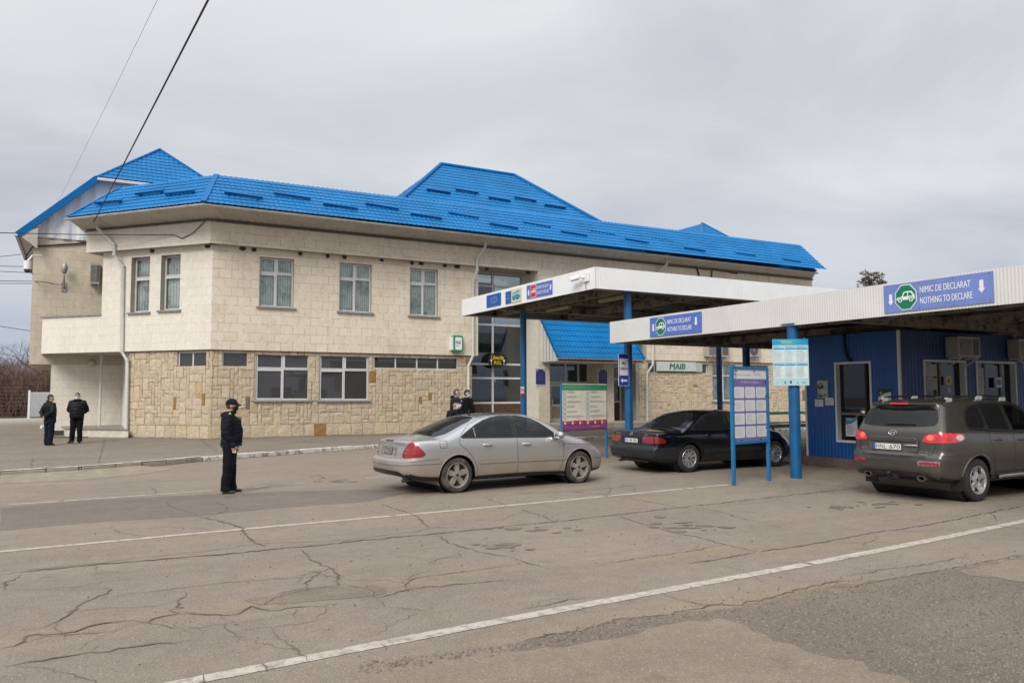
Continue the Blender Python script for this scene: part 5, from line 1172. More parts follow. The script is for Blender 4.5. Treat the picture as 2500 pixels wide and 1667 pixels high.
text(m, 'POLIȚIA DE FRONTIERĂ', MP, W_*.14, W_*.52, H_*.905, H_*.935, .004, 1, .0); text(m, 'ÎN ATENȚIA CETĂȚENILOR', MP, W_*.23, W_*.78, H_*.80, H_*.842, .002, 0, .0)
lines(m, MP @ Matrix.Translation((0, 0, .003)), W_*.62, W_*.96, H_*.91, H_*.955, 2, 2, 3, .4)
sh = [(W_*.075+W_*.05*x, H_*.93+H_*.05*y) for x, y in ((-1, 1), (1, 1), (1, -.2), (.6, -.75), (0, -1), (-.6, -.75), (-1, -.2))]; m.extr(sh, MP, .003, .005, 1); m.extr([(W_*.075+(x-W_*.075)*.8, H_*.93+(y-H_*.93)*.8) for x, y in sh], MP, .005, .006, 0); m.extr([(W_*.075+W_*.03*x, H_*.935+H_*.035*y) for x, y in ((-.4, .9), (.5, .6), (.2, .1), (.7, -.4), (-.3, -.9), (-.8, -.2), (-.3, .2))], MP, .006, .007, 1)
m.build('print', [M_PAPER, plain('violet_print', (.09, .08, .22), .5), plain('faint_print', (.42, .42, .46), .6)], t)
m = MB()
for u, z in ((.1, z1-.03), (.75, z1-.03), (.02, z1-.35), (W_-.03, z1-.25), (.02, z0+.75), (W_-.03, z0+.9), (.25, z0+.01), (W_-.25, z0+.02), (W_-.04, z0+.25)): m.box(w0+u-.012, w0+u+.012, z-.02, z+.02, .004, .014, 0, M)
m.build('clip', M_BLK, t)
# health advice board on thin legs
b = G(1482, 1118); k_ = ray(1370, 1090); a = CAM+k_*(21.15/k_.dot(FW)); a.z = 0; d = (b-a); d.z = 0; L = d.length; d.normalize(); M = frame(a, d, UZ); n_ = UZ.cross(d); zt_b, zb_b = onP(1425, 937, a, n_).z, onP(1425, 1048, a, n_).z
t = thing('advice_board', 'green and red printed health advice board on thin blue legs behind the silver car', 'notice board', a)
for u in (0, L-.05): m = MB(); m.box(u, u+.05, 0, zt_b, -.025, .025, 0, M); m.build('post', M_FRAMEB, t)
m = MB(); m.box(.05, L-.05, zt_b-.03, zt_b, -.02, .02, 0, M); m.box(.05, L-.05, zb_b-.03, zb_b, -.02, .02, 0, M); m.build('rail', M_FRAMEB, t)
W_, H_ = L-.06, zt_b-zb_b; MP = M @ Matrix.Translation((.03, zb_b, .027)); m = MB(); m.extr([(0, 0), (W_, 0), (W_, H_), (0, H_)], MP, -.012, 0)
M_CRM = plain('cream_print', (.76, .725, .60), .5, var=.14, scale=2); M_CRIM = plain('crimson_print', (.42, .03, .075), .5, var=.1)
m.build('panel', M_CRM, t); m = MB()
E_ = lambda x0, x1, y0, y1, mt: m.extr([(W_*x0, H_*y0), (W_*x1, H_*y0), (W_*x1, H_*y1), (W_*x0, H_*y1)], MP, 0, .003, mt)
E_(0, 1, .86, .985, 0); E_(0, 1, .115, .20, 1); E_(0, 1, .04, .085, 2); E_(0, 1, .0, .04, 1); E_(0, 1, .085, .115, 1)
ML = MP @ Matrix.Translation((0, 0, .003)); lines(m, ML, W_*.02, W_*.97, H_*.89, H_*.96, 2, 3, 1, .3); lines(m, ML, W_*.65, W_*.98, H_*.05, H_*.075, 1, 4, 1, .5)
for r_ in range(6):
    for c_ in (0, 1):
        cx, cz = W_*(.05+.51*c_), H_*(.82-.106*r_); ci2 = lambda r: [(cx+r*math.cos(i*.393), cz+r*1.0*math.sin(i*.393)) for i in range(16)]
        m.extr(ci2(W_*.036), MP, 0, .003, 5); m.extr(ci2(W_*.029), MP, .003, .004, 6); m.extr([(cx-.012, cz-.016), (cx+.014, cz-.01), (cx+.004, cz+.018), (cx-.01, cz+.01)], MP, .004, .005, 5); lines(m, MP, cx+W_*.055, cx+W_*(.05+.25+.12*((r_*7+c_*3) % 3)), cz-H_*.028, cz+H_*.03, 3, 7, r_*2+c_, .32)
for k in range(6): c = (W_*(.055+.165*k+(.01 if k > 2 else 0)), H_*.15); m.extr([(c[0]+W_*.022*math.cos(i*.52), c[1]+W_*.022*math.sin(i*.52)) for i in range(12)], MP, .003, .005, 6); lines(m, ML, c[0]+W_*.035, c[0]+W_*.12, c[1]-.012, c[1]+.012, 2, 4, k, .4)
lines(m, ML, W_*.03, W_*.25, H_*.185, H_*.198, 1, 6, 2, .6); lines(m, ML, W_*.52, W_*.78, H_*.185, H_*.198, 1, 6, 3, .6)
m.build('print', [plain('green_print', (.03, .27, .13), .5), M_CRIM, plain('blue_print', (.10, .11, .42), .5), plain('pale_green_print', (.25, .5, .35), .5), plain('pale_print', (.55, .35, .4), .5), plain('olive_print', (.14, .27, .16), .5), M_PAPER, M_INK], t)
# turquoise information sheet on the near column
t = thing('information_panel', 'turquoise and white information panel fixed to the near blue column', 'notice board', (cb.x-.2, cb.y, 2)); 
a3 = onX(1887, 941, cb.x-.15); b3 = onX(1976, 940, cb.x-.15); d3 = (b3-a3); d3.z = 0; 
pa, pb = onP(1888, 941, (cb.x-.145, cb.y-.1, 0), Vector((-.60, -.80, 0))), onP(1976, 940, (cb.x-.145, cb.y-.1, 0), Vector((-.60, -.80, 0)))
zt3 = onP(1885, 828, (cb.x-.145, cb.y-.1, 0), Vector((-.6, -.8, 0))).z; x3 = pb-pa; x3.z = 0; W_ = x3.length; H_ = zt3-pa.z; MP = frame(pa, x3, UZ)
m = MB(); m.extr([(0, 0), (W_, 0), (W_, H_), (0, H_)], MP, -.01, 0); m.build('panel', plain('pale_cyan_print', (.40, .60, .66), .45, var=.05), t); m = MB(); ML = MP @ Matrix.Translation((0, 0, .002))
E_ = lambda x0, x1, y0, y1, mt: m.extr([(W_*x0, H_*y0), (W_*x1, H_*y0), (W_*x1, H_*y1), (W_*x0, H_*y1)], MP, 0, .002, mt)
E_(0, 1, .87, 1, 0)
for i, (x0, x1) in enumerate(((.16, .82), (.24, .76), (.26, .72))): lines(m, ML, W_*x0, W_*x1, H_*(.955-.028*i), H_*(.973-.028*i), 1, 2, i, .6)
for c_ in range(3):
    x0 = .03+.32*c_; E_(x0, x0+.30, .775, .805, 0); E_(x0, x0+.30, .43, .46, 0); E_(x0, x0+.30, .50, .765, 1); E_(x0, x0+.30, .15, .42, 1)
    lines(m, ML, W_*(x0+.01), W_*(x0+.29), H_*.52, H_*.76, 13, 3, c_, .28); lines(m, ML, W_*(x0+.01), W_*(x0+.29), H_*.17, H_*.415, 14, 3, c_+5, .28); lines(m, ML, W_*(x0+.01), W_*(x0+.28), H_*.815, H_*.855, 2, 3, c_+9, .3); lines(m, ML, W_*(x0+.01), W_*(x0+.28), H_*.47, H_*.485, 1, 3, c_+9, .4)
lines(m, ML, W_*.10, W_*.18, H_*.045, H_*.075, 2, 3, 1, .5); E_(.31, .36, .04, .09, 0); m.extr([(W_*(.49+.03*x), H_*(.065+.035*y)) for x, y in ((-1, 1), (1, 1), (1, -.2), (0, -1), (-1, -.2))], MP, 0, .002, 4); E_(.66, .70, .035, .085, 5); text(m, 'CCA', MP, W_*.80, W_*.90, H_*.05, H_*.08, .002, 4, .01)
m.build('print', [plain('turquoise_print', (.01, .30, .56), .45), plain('white_cyan_print', (.62, .72, .74), .5), plain('lime_print', (.40, .62, .10), .5), plain('slate_print', (.30, .36, .38), .6), plain('dark_blue_print', (.03, .05, .16), .5), plain('aqua_print', (.12, .42, .48), .5)], t)
m = MB(); m.obox(pa+x3*.42+UZ*H_*.1-MP.col[2].xyz*.06, x3*.12, UZ*H_*.8, MP.col[2].xyz*.049); m.build('bracket', M_STEEL, t)
# ------------------------------------------------------------------ signs and fixtures on the building
def lightbox():
    p = onY(1108, 860, YF); x1 = onY(1134, 860, YF).x; dz = onY(1110, 821, YF).z
    t = thing('lightbox_sign', 'square green bank lightbox projecting from the stone wall beside the downpipe', 'sign', p)
    ga, gb = onY(1109, 858, YF-.35), onY(1136, 857, YF-.35); zt = onY(1120, 818, YF-.35).z; M = frame((ga.x, YF-.12, ga.z), (1, 0, 0), UZ); w, h = .50, zt-ga.z
    m = MB(); m.extr(rr_(0, w, 0, h, .08), M, -.12, .12); m.build('box', plain('bright_green', (.0, .27, .12), .4), t, bevel=.02)
    M2 = M @ Matrix.Translation((0, 0, .12)); m = MB(); m.extr(rr_(.10, w-.07, .09, h-.09, .05), M2, 0, .012); m.build('face', M_SIGNW, t)
    m = MB(); M3_ = M2 @ Matrix.Translation((0, 0, .012)); text(m, 'MAIB', M3_, .13, .36, h*.46, h*.66, .003, 0, .012); lines(m, M3_, .13, .38, h*.34, h*.38, 1, 0, 1, .8); m.build('lettering', plain('dark_green_print', (.0, .12, .06), .5), t)
    m = MB(); m.obox((ga.x-.08, YF-.24, ga.z+.08), (.08, 0, 0), (0, .24, 0), (0, 0, h-.16)); m.build('bracket', M_SIGNW, t)
lightbox()
p0, p1 = onY(1604, 907, YS-.1), onY(1699, 909, YS-.1); zt = onY(1610, 882, YS-.1).z; t = thing('bank_sign', 'long grey sign board reading MAIB in green above the far stone wall', 'sign', p0); w = onY(1715, 900, YS-.1).x-p0.x; h = zt-p0.z; M = frame((p0.x, YS-.1, p0.z), EX, UZ)
m = MB(); m.extr([(0, 0), (w*.855, 0), (w*.855, h), (0, h)], M, -.09, 0); m.build('board', plain('sign_grey', (.55, .56, .56), .5), t); m = MB(); m.extr([(w*.86, .02), (w, .02), (w, h-.02), (w*.86, h-.02)], M, -.08, -.01); m.build('side_panel', plain('pale_sage', (.40, .47, .42), .5), t)
m = MB(); m.extr([(0, 0), (w*.855, 0), (w*.855, h*.09), (0, h*.09)], M, 0, .006, 0); text(m, 'MAIB', M, w*.275, w*.61, h*.26, h*.82, .006, 0, .022, shear=.12); m.build('lettering', plain('bank_green', (.0, .16, .075), .5), t); m = MB(); m.extr([(w*.41, h*.24), (w*.43, h*.24), (w*.45, h*.42), (w*.43, h*.38)], M, .009, .014, 0); m.build('leaf', plain('leaf_green', (.20, .45, .05), .5), t)
# oval café sign
c = onY(1215, 879, YG-.35); t = thing('oval_sign', 'black oval sign with yellow letters Cafenea-Bar M.O.L. before the tall glazing', 'sign', c); M = frame(c, EX, UZ); rx, ry = onY(1238, 879, YG-.35).x-c.x, (onY(1215, 860, YG-.35).z-onY(1215, 897.5, YG-.35).z)/2
m = MB(); m.extr([(rx*math.cos(i*.19635), ry*math.sin(i*.19635)) for i in range(32)], M, -.08, 0); m.build('board', plain('sign_black', (.012, .012, .014), .4), t); m = MB()
text(m, 'Cafenea-Bar', M, -rx*.70, rx*.68, ry*.08, ry*.62, .004, 0, .02); text(m, 'M.O.L.', M, -rx*.38, rx*.44, -ry*.58, -ry*.08, .004, 0, .02)
for s in (-1, 1): m.extr([(s*rx*.68-rx*.12, ry*.05), (s*rx*.68+rx*.12, ry*.05), (s*rx*.66+rx*.02, -ry*.3), (s*rx*.66+rx*.02, -ry*.55), (s*rx*.66+rx*.1, -ry*.6), (s*rx*.66-rx*.1, -ry*.6), (s*rx*.66-rx*.01, -ry*.55), (s*rx*.66-rx*.01, -ry*.3)], M, 0, .004, 1)
m.build('lettering', [plain('yellow_letters', (.70, .50, .02), .5), M_SIGNW], t); m = MB(); m.bar(c+Vector((0, .04, .0)), c+Vector((0, .5, 0)), .05, .05); m.build('bracket', M_BLK, t)
# blue plaques
def plaque(px0, py0, px1, py1, Y, label):
    a = onY(px0, py1, Y); b = onY(px1, py1, Y); zt = onY(px0, py0, Y).z; t = thing('wall_plaque', label, 'plaque', a, 0, 'blue plaques by the entrance'); M = frame((a.x, Y, a.z), EX, UZ); w, h = b.x-a.x, zt-a.z
    m = MB(); m.extr([(0, 0), (w, 0), (w, h), (0, h)], M, -.02, 0, 1); m.extr([(.03, .03), (w-.03, .03), (w-.03, h-.03), (.03, h-.03)], M, 0, .006, 0)
    for x in (.1, w-.1): m.lathe([(.025, .007), (.045, .008)], M @ Matrix.Translation((x, h-.1, 0)), 16, 1)
    for k in range(5): m.extr([(w*.2, h*(.66-.1*k)), (w*(.8-.05*(k % 3)), h*(.66-.1*k)), (w*(.8-.05*(k % 3)), h*(.685-.1*k)), (w*.2, h*(.685-.1*k))], M, .006, .008, 2)
    m.build('plate', [plain('plaque_navy', (.025, .035, .16), .4), M_PAPER, plain('plaque_bronze', (.09, .075, .13), .5)], t)
plaque(1307, 899, 1333, 940, YB-.02, 'navy plaque on the stone pier left of the entrance doors'); plaque(1460, 900, 1484, 938, YB-.02, 'navy plaque on the pier right of the entrance doors')
# conditioners on the far wall
p = onY(1830, 870, YF-.4); aircon('white fan conditioner on the far wall beside dark column', Vector((p.x, YF-.02, p.z)), EX, (0, -1, 0), .95, .75, .34, True, None)
p = onY(1730, 870, YF-.4); aircon('white conditioner half hidden behind the far blue column', Vector((p.x, YF-.02, p.z)), EX, (0, -1, 0), 1.6, .9, .34, False, None)
# left tower fittings
p = onY(157, 655, YT-.35); t = thing('wall_lamp', 'grey street lamp head on the left tower wall', 'lamp', p); m = MB(); M = frame(p, EX, UZ); m.ell(p, (.14, .12, .26)); m.build('lamp_head', plain('lamp_grey', (.28, .29, .28), .5), t, smooth=True)
m = MB(); m.ell(p+Vector((0, -.08, .06)), (.09, .09, .16)); m.build('lens', plain('lamp_lens', (.5, .5, .47), .2), t, smooth=True); m = MB(); m.tube([p-UZ*.3, p-UZ*.45, p+Vector((0, .3, -.85))], .04, 10); m.box(p.x-.1, p.x+.1, YT-.05, YT, p.z-1., p.z-.6); m.build('arm', plain('lamp_grey', (.28, .29, .28), .5), t)
p = onY(219, 692, YT-.4); w = onY(243, 690, YT-.4).x-p.x; aircon('white conditioner with loose cables on the left tower wall', Vector((p.x, YT-.02, p.z)), EX, (0, -1, 0), w, .95, .35, False, None)
p = onY(67, 651, YT-.8); t = thing('dome_camera', 'white dome camera hanging under the far left eave', 'camera', p); m = MB(); m.tube([p+UZ*.25, p, p-UZ*.12], .15, 16); m.build('housing', M_SIGNW, t, smooth=True); m = MB(); m.ell(p-UZ*.12, (.14, .14, .16)); m.build('dome', plain('camera_dome', (.06, .06, .06), .15), t, smooth=True); m = MB(); m.tube([p+UZ*.25, p+Vector((.15, .1, .5)), p+Vector((.5, .5, .6))], .035, 8); m.build('bracket', M_SIGNW, t)
p = onY(224, 886, YT-.03); t = thing('porch_lamp', 'round white porch lamp on the wall under the balcony', 'lamp', p); M = frame(p, EX, UZ); m = MB(); m.lathe([(0, .12), (.1, .1), (.16, .05), (.17, 0)], M, 24); m.build('lamp_cover', plain('opal_cover', (.50, .48, .43), .4), t, smooth=True)
# nests under the cornice
M_NEST = plain('mud_nest', (.06, .048, .036), .95, var=.3, scale=12, bump=.02); rr = random.Random(5); nest0 = None
for px, py, o_, n_ in ((1, 0, None, None),):
    pass
spots = [onY(px, 0+py, YF-.02) for px, py in ((592, 609), (620, 613), (733, 622), (841, 629), (932, 635), (1006, 642), (1028, 643), (1086, 648), (1116, 650), (1188, 661), (1290, 667), (800, 627))]+[onP(px, py, C0+NL*.02, NL) for px, py in ((372, 617), (508, 604))]
for p in spots:
    m = MB(); p = Vector((p.x, p.y, ZB-.07)); m.ell(p, (.13*rr.uniform(.6, 1.2), .08, .07*rr.uniform(.7, 1.2)), None, 12, 8); v = [Vector(x) for x in m.v]; m.v = [tuple(x+Vector((rr.uniform(-.015, .015), rr.uniform(-.01, .01), rr.uniform(-.02, .02)))) for x in v]
    tag(m.build('bird_nest', M_NEST, None, smooth=True), 'dark mud nest stuck in the angle below the stone cornice band', 'nest', 'mud nests below the cornice')
# planks and a white pole lying by the porch
p0, p1 = G(100, 1055, ZG), G(160, 1052, ZG); t = m = MB(); m.tube([p0+UZ*.25, p1+UZ*.25+Vector((.3, 0, 0))], .09, 12); tag(m.build('white_pole', plain('pole_white', (.62, .60, .56), .6), None, smooth=True), 'white round pole lying level beside the porch step', 'pole')
p0, p1 = G(128, 1069, ZG), G(215, 1069, ZG); m = MB(); m.obox(p0, p1-p0, Vector((0, .25, 0)), UZ*.05); tag(m.build('plank', plain('weathered_plank', (.11, .085, .065), .9), None), 'dark weathered plank lying in front of the porch step', 'plank')
m = MB(); p0 = G(148, 1062, ZG); m.box(p0.x-.3, p0.x+.25, p0.y, p0.y+.2, ZG, ZG+.2); tag(m.build('support_block', plain('dark_block', (.06, .05, .045), .9), None, bevel=.02), 'dark block under the white pole by the porch', 'block')
m = MB(); rr = random.Random(12)
for i in range(70):
    p = G(318+rr.gauss(0, 9), 1066+rr.gauss(0, 1.2), ZG); s = rr.uniform(.03, .1); a = rr.uniform(0, 6.28); m.add([(p.x+s*math.cos(a), p.y+s*math.sin(a), p.z), (p.x-s*math.cos(a), p.y-s*math.sin(a), p.z), (p.x+rr.uniform(-.03, .03), p.y, p.z+s*.9)], [(0, 1, 2)])
tag(m.build('leaf_litter', plain('dead_leaves', (.07, .05, .035), .95), None), 'small heap of dead leaves at the foot of the downpipe', 'leaf litter', None, 'stuff')
# green handrails between column and booth
M_RAIL = plain('rail_green', (.03, .17, .11), .5, var=.15, scale=4); M_RAILD = plain('rail_dark', (.05, .055, .05), .6)
Yr = 26.2
def railing(label, px0, px1, pyt, pyl, Y, mt, z0, posts):
    a = onY(px0, pyt, Y); b = onY(px1, pyt, Y); b.z = a.z; lo = onY(px0, pyl, Y).z; t = thing('railing', label, 'railing', Vector((a.x, Y, z0)), 0, 'railings behind the black car'); m = MB(); m.bar(a, b, .07, .12); m.build('top_rail', mt, t); m = MB(); m.bar(Vector((a.x, Y, lo)), Vector((b.x, Y, lo)), .05, .05); m.build('lower_rail', M_RAILD, t)
    for k in range(posts): x = a.x+(b.x-a.x)*(k+.5)/posts; m = MB(); m.box(x-.035, x+.035, Y-.03, Y+.03, z0, a.z-.06); m.build('post', M_RAILD, t)
railing('bright green topped railing farther back by the stone wall', 1790, 2010, 1010, 1034, 26.4, M_RAIL, ZG, 4)
railing('dark green railing nearer the black car', 1760, 2005, 1044, 1085, 21.5, plain('rail_dark_green', (.02, .045, .03), .5), 0, 5)
m = MB(); a = onY(1780, 1042, 27.2); m.box(a.x, 30, 27.4, 28.6, 0, .48); tag(m.build('low_wall', plain('step_concrete', (.40, .355, .295), .85), None, bevel=.02), 'low pale concrete ledge behind the green railings', 'wall')
# ------------------------------------------------------------------ cars: one continuous body shell, cut into panes, lamps and arches
def pchip(xs, ys):
    xs = np.array(xs, float); ys = np.array(ys, float); h = np.diff(xs); d = np.diff(ys)/h; m = np.zeros(len(xs)); m[0], m[-1] = d[0], d[-1]
    for i in range(1, len(xs)-1):
        if d[i-1]*d[i] > 0: w1, w2 = 2*h[i]+h[i-1], h[i]+2*h[i-1]; m[i] = (w1+w2)/(w1/d[i-1]+w2/d[i])
    def f(x):
        x = min(max(x, xs[0]), xs[-1]); i = min(len(xs)-2, max(0, int(np.searchsorted(xs, x))-1)); t = (x-xs[i])/h[i]
        return float((2*t**3-3*t*t+1)*ys[i]+(t**3-2*t*t+t)*h[i]*m[i]+(-2*t**3+3*t*t)*ys[i+1]+(t**3-t*t)*h[i]*m[i+1])
    return f
def car_shell(P):
    """stations along x, rows over the half section; returns a bmesh of the whole closed shell"""
    W, ZTf, CR, ZS, ZBf, Z0 = [pchip(*P[k]) for k in ('W', 'top', 'crown', 'shoulder', 'belt', 'sill')]
    RF, RR = pchip(*P['front']), pchip(*P['rear']); L = P['L']; tum = P['tumble']; rfun = pchip(*P['fillet'])
    NS, NC, NTp = 26, 8, 14
    def ys(x, z):
        w = W(x); zs, zb = ZS(x), ZBf(x)
        y = w
        if z < zs: y -= P['under']*((zs-z)/.55)**2.2
        else: y -= P['over']*(min(z-zs, zb-zs)/max(.05, zb-zs))**1.6
        if z > zb: y -= tum*(z-zb)
        lo = Z0(x)+.10
        if z < lo: y -= .045*((lo-z)/.10)**2
        return y
    def section(x, inset):
        zt, c = ZTf(x), CR(x); lo = Z0(x)
        # intersection of side and top surface
        a, b = lo+.05, zt
        for _ in range(40):
            zm = (a+b)/2
            if zt-c*ys(x, zm)**2 > zm: a = zm
            else: b = zm
        zi = (a+b)/2; yi = ys(x, zi); r = min(rfun(x), .42*(zi-lo), .42*yi)
        side = [(ys(x, lo+(zi-r-lo)*k/(NS-1)), lo+(zi-r-lo)*k/(NS-1)) for k in range(NS)]
        yt = yi-r; p0, p1, p2 = side[-1], (yi, zi), (yt, zt-c*yt*yt)
        cor = []
        for k in range(1, NC):
            t = k/NC; cor.append(((1-t)**2*p0[0]+2*t*(1-t)*p1[0]+t*t*p2[0], (1-t)**2*p0[1]+2*t*(1-t)*p1[1]+t*t*p2[1]))
        top = [(yt*(1-k/NTp), zt-c*(yt*(1-k/NTp))**2) for k in range(NTp+1)]
        s = side+cor+top
        if inset:
            zc = (lo+zt)/2; s = [(y*(1-inset/.85), zc+(z-zc)*(1-inset*1.0/max(.3, zt-lo)*1.6)) for y, z in s]
        return s
    xs = []; r0 = P.get('endr', .07)
    for k in range(6): t = k/6*math.pi/2; xs.append((r0*(1-math.cos(t)), r0*(1-math.sin(t))))
    n_ = int((L-2*r0)/.032)
    for k in range(n_+1): xs.append((r0+(L-2*r0)*k/n_, 0))
    for k in range(5, -1, -1): t = k/6*math.pi/2; xs.append((L-r0*(1-math.cos(t)), r0*(1-math.sin(t))))
    bm = bmesh.new(); rings = []
    def X(x, y, z):
        f0 = max(0, 1-x/P['fallr'])**1.5; f1 = max(0, 1-(L-x)/P['fallf'])**1.5
        return x+f0*(RR(z)+P['planr']*abs(y/.85)**P.get('planp', 2.6))-f1*(RF(z)+P['planf']*abs(y/.85)**2.4)
    secs = []
    for x, ins in xs:
        s = section(x, ins); secs.append((x, s)); row = []
        for y, z in s: row.append(bm.verts.new((X(x, y, z), -y, z)))
        for y, z in reversed(s[:-1]): row.append(bm.verts.new((X(x, y, z), y, z)))
        rings.append(row)
    n = len(rings[0])
    for a, b in zip(rings, rings[1:]):
        for i in range(n-1): bm.faces.new((a[i], a[i+1], b[i+1], b[i]))
        bm.faces.new((a[n-1], a[0], b[0], b[n-1]))          # flat underside
    for ring, (x, s), e in ((rings[0], secs[0], 0), (rings[-1], secs[-1], 1)):   # end caps in shrinking rings
        lo, hi = s[0][1], s[-1][1]; zc = (lo+hi)/2; full = [(-y, z) for y, z in s]+[(y, z) for y, z in reversed(s[:-1])]
        full = [(-y, z) for y, z in full]; prev = ring
        for k in range(1, 19):
            f = 1-k/19; row = [bm.verts.new((X(x, abs(y)*f, zc+(z-zc)*f), -y*f, zc+(z-zc)*f)) for y, z in full]
            for i in range(n):
                j = (i+1) % n; bm.faces.new((prev[i], prev[j], row[j], row[i]) if e else (prev[j], prev[i], row[i], row[j]))
            prev = row
        bm.faces.new(prev if e else prev[::-1])
    bmesh.ops.recalc_face_normals(bm, faces=bm.faces[:])
    return bm
def cut_poly(bm, poly, fr, region, mi=None, take=False, only=None):
    """cuts the outline poly (u, v) of projection frame fr = (u axis, v axis) into the faces of a region; marks or takes what is inside"""
    ua, va = Vector(fr[0]), Vector(fr[1]); dirn = ua.cross(va).normalized(); n = len(poly)
    def uv(p): return (p.dot(ua), p.dot(va))
    us = [p[0] for p in poly]; vs_ = [p[1] for p in poly]; b = (min(us)-.06, max(us)+.06, min(vs_)-.06, max(vs_)+.06)
    def cand():
        o = []
        for f in bm.faces:
            c = f.calc_center_median(); u, v = uv(c)
            if b[0] < u < b[1] and b[2] < v < b[3] and region(c, f.normal) and (only is None or f.material_index in only): o.append(f)
        return o
    for i in range(n):
        p, q = poly[i], poly[(i+1) % n]; e = (q[0]-p[0], q[1]-p[1]); l = math.hypot(*e)
        if l < 1e-5: continue
        fs = []
        for f in cand():
            u, v = uv(f.calc_center_median()); t = max(0, min(1, ((u-p[0])*e[0]+(v-p[1])*e[1])/l/l)); dd = math.hypot(u-p[0]-t*e[0], v-p[1]-t*e[1])
            if dd < .05: fs.append(f)
        if not fs: continue
        g = list({x for f in fs for x in f.verts})+list({x for f in fs for x in f.edges})+fs
        no = (ua*(e[1]/l)-va*(e[0]/l)); co = ua*p[0]+va*p[1]
        bmesh.ops.bisect_plane(bm, geom=g, plane_co=co, plane_no=no, dist=1e-5)
    def inside(x, y):
        c = False; j = n-1
        for i in range(n):
            if (poly[i][1] > y) != (poly[j][1] > y) and x < (poly[j][0]-poly[i][0])*(y-poly[i][1])/(poly[j][1]-poly[i][1])+poly[i][0]: c = not c
            j = i
        return c
    ins = [f for f in cand() if inside(*uv(f.calc_center_median()))]
    if mi is not None:
        for f in ins: f.material_index = mi
    if take:
        bm.normal_update(); idx = {}; m = MB(); fs = []
        for f in ins:
            for v in f.verts:
                if v not in idx: idx[v] = len(idx)
            fs.append(tuple(idx[v] for v in f.verts))
        m.add([v.co+v.normal*(take if isinstance(take, float) else 0) for v in idx], fs)
        bmesh.ops.delete(bm, geom=ins, context='FACES'); return m
    return ins
def offset_poly(poly, d):
    n = len(poly); ar = sum(poly[i][0]*poly[(i+1) % n][1]-poly[(i+1) % n][0]*poly[i][1] for i in range(n)); s = 1 if ar > 0 else -1; o = []
    for i in range(n):
        p0, p, p1 = Vector(poly[i-1]), Vector(poly[i]), Vector(poly[(i+1) % n]); e0, e1 = (p-p0).normalized(), (p1-p).normalized(); n0, n1 = Vector((e0.y, -e0.x))*s, Vector((e1.y, -e1.x))*s
        b = (n0+n1); l = max(.35, b.length/2); o.append(tuple(p+b.normalized()*d/l))
    return o
def smooth_poly(poly, k=3):     # Chaikin corner cutting: rounds an outline
    for _ in range(k):
        o = []
        for i in range(len(poly)):
            p, q = poly[i], poly[(i+1) % len(poly)]; o += [(p[0]*.8+q[0]*.2, p[1]*.8+q[1]*.2), (p[0]*.2+q[0]*.8, p[1]*.2+q[1]*.8)]
        poly = o
        if len(poly) > 40: break
    return poly
SIDE = ((1, 0, 0), (0, 0, 1)); REARF = ((0, -1, 0), (0, 0, 1)); TOPF = ((1, 0, 0), (0, 1, 0))
def arch(bm, x, z, r):
    for s in (-1, 1):
        vs = [v for v in bm.verts if v.co.y*s > .5 and math.hypot(v.co.x-x, v.co.z-z) < r]; st = set(vs)
        bmesh.ops.delete(bm, geom=[f for f in bm.faces if all(v in st for v in f.verts)], context='FACES')
        for v in vs:
            if v.is_valid:
                dx, dz = v.co.x-x, v.co.z-z; l = math.hypot(dx, dz) or 1; v.co.x, v.co.z = x+dx/l*r, z+dz/l*r
    for v in [v for v in bm.verts if not v.link_faces]: bm.verts.remove(v)
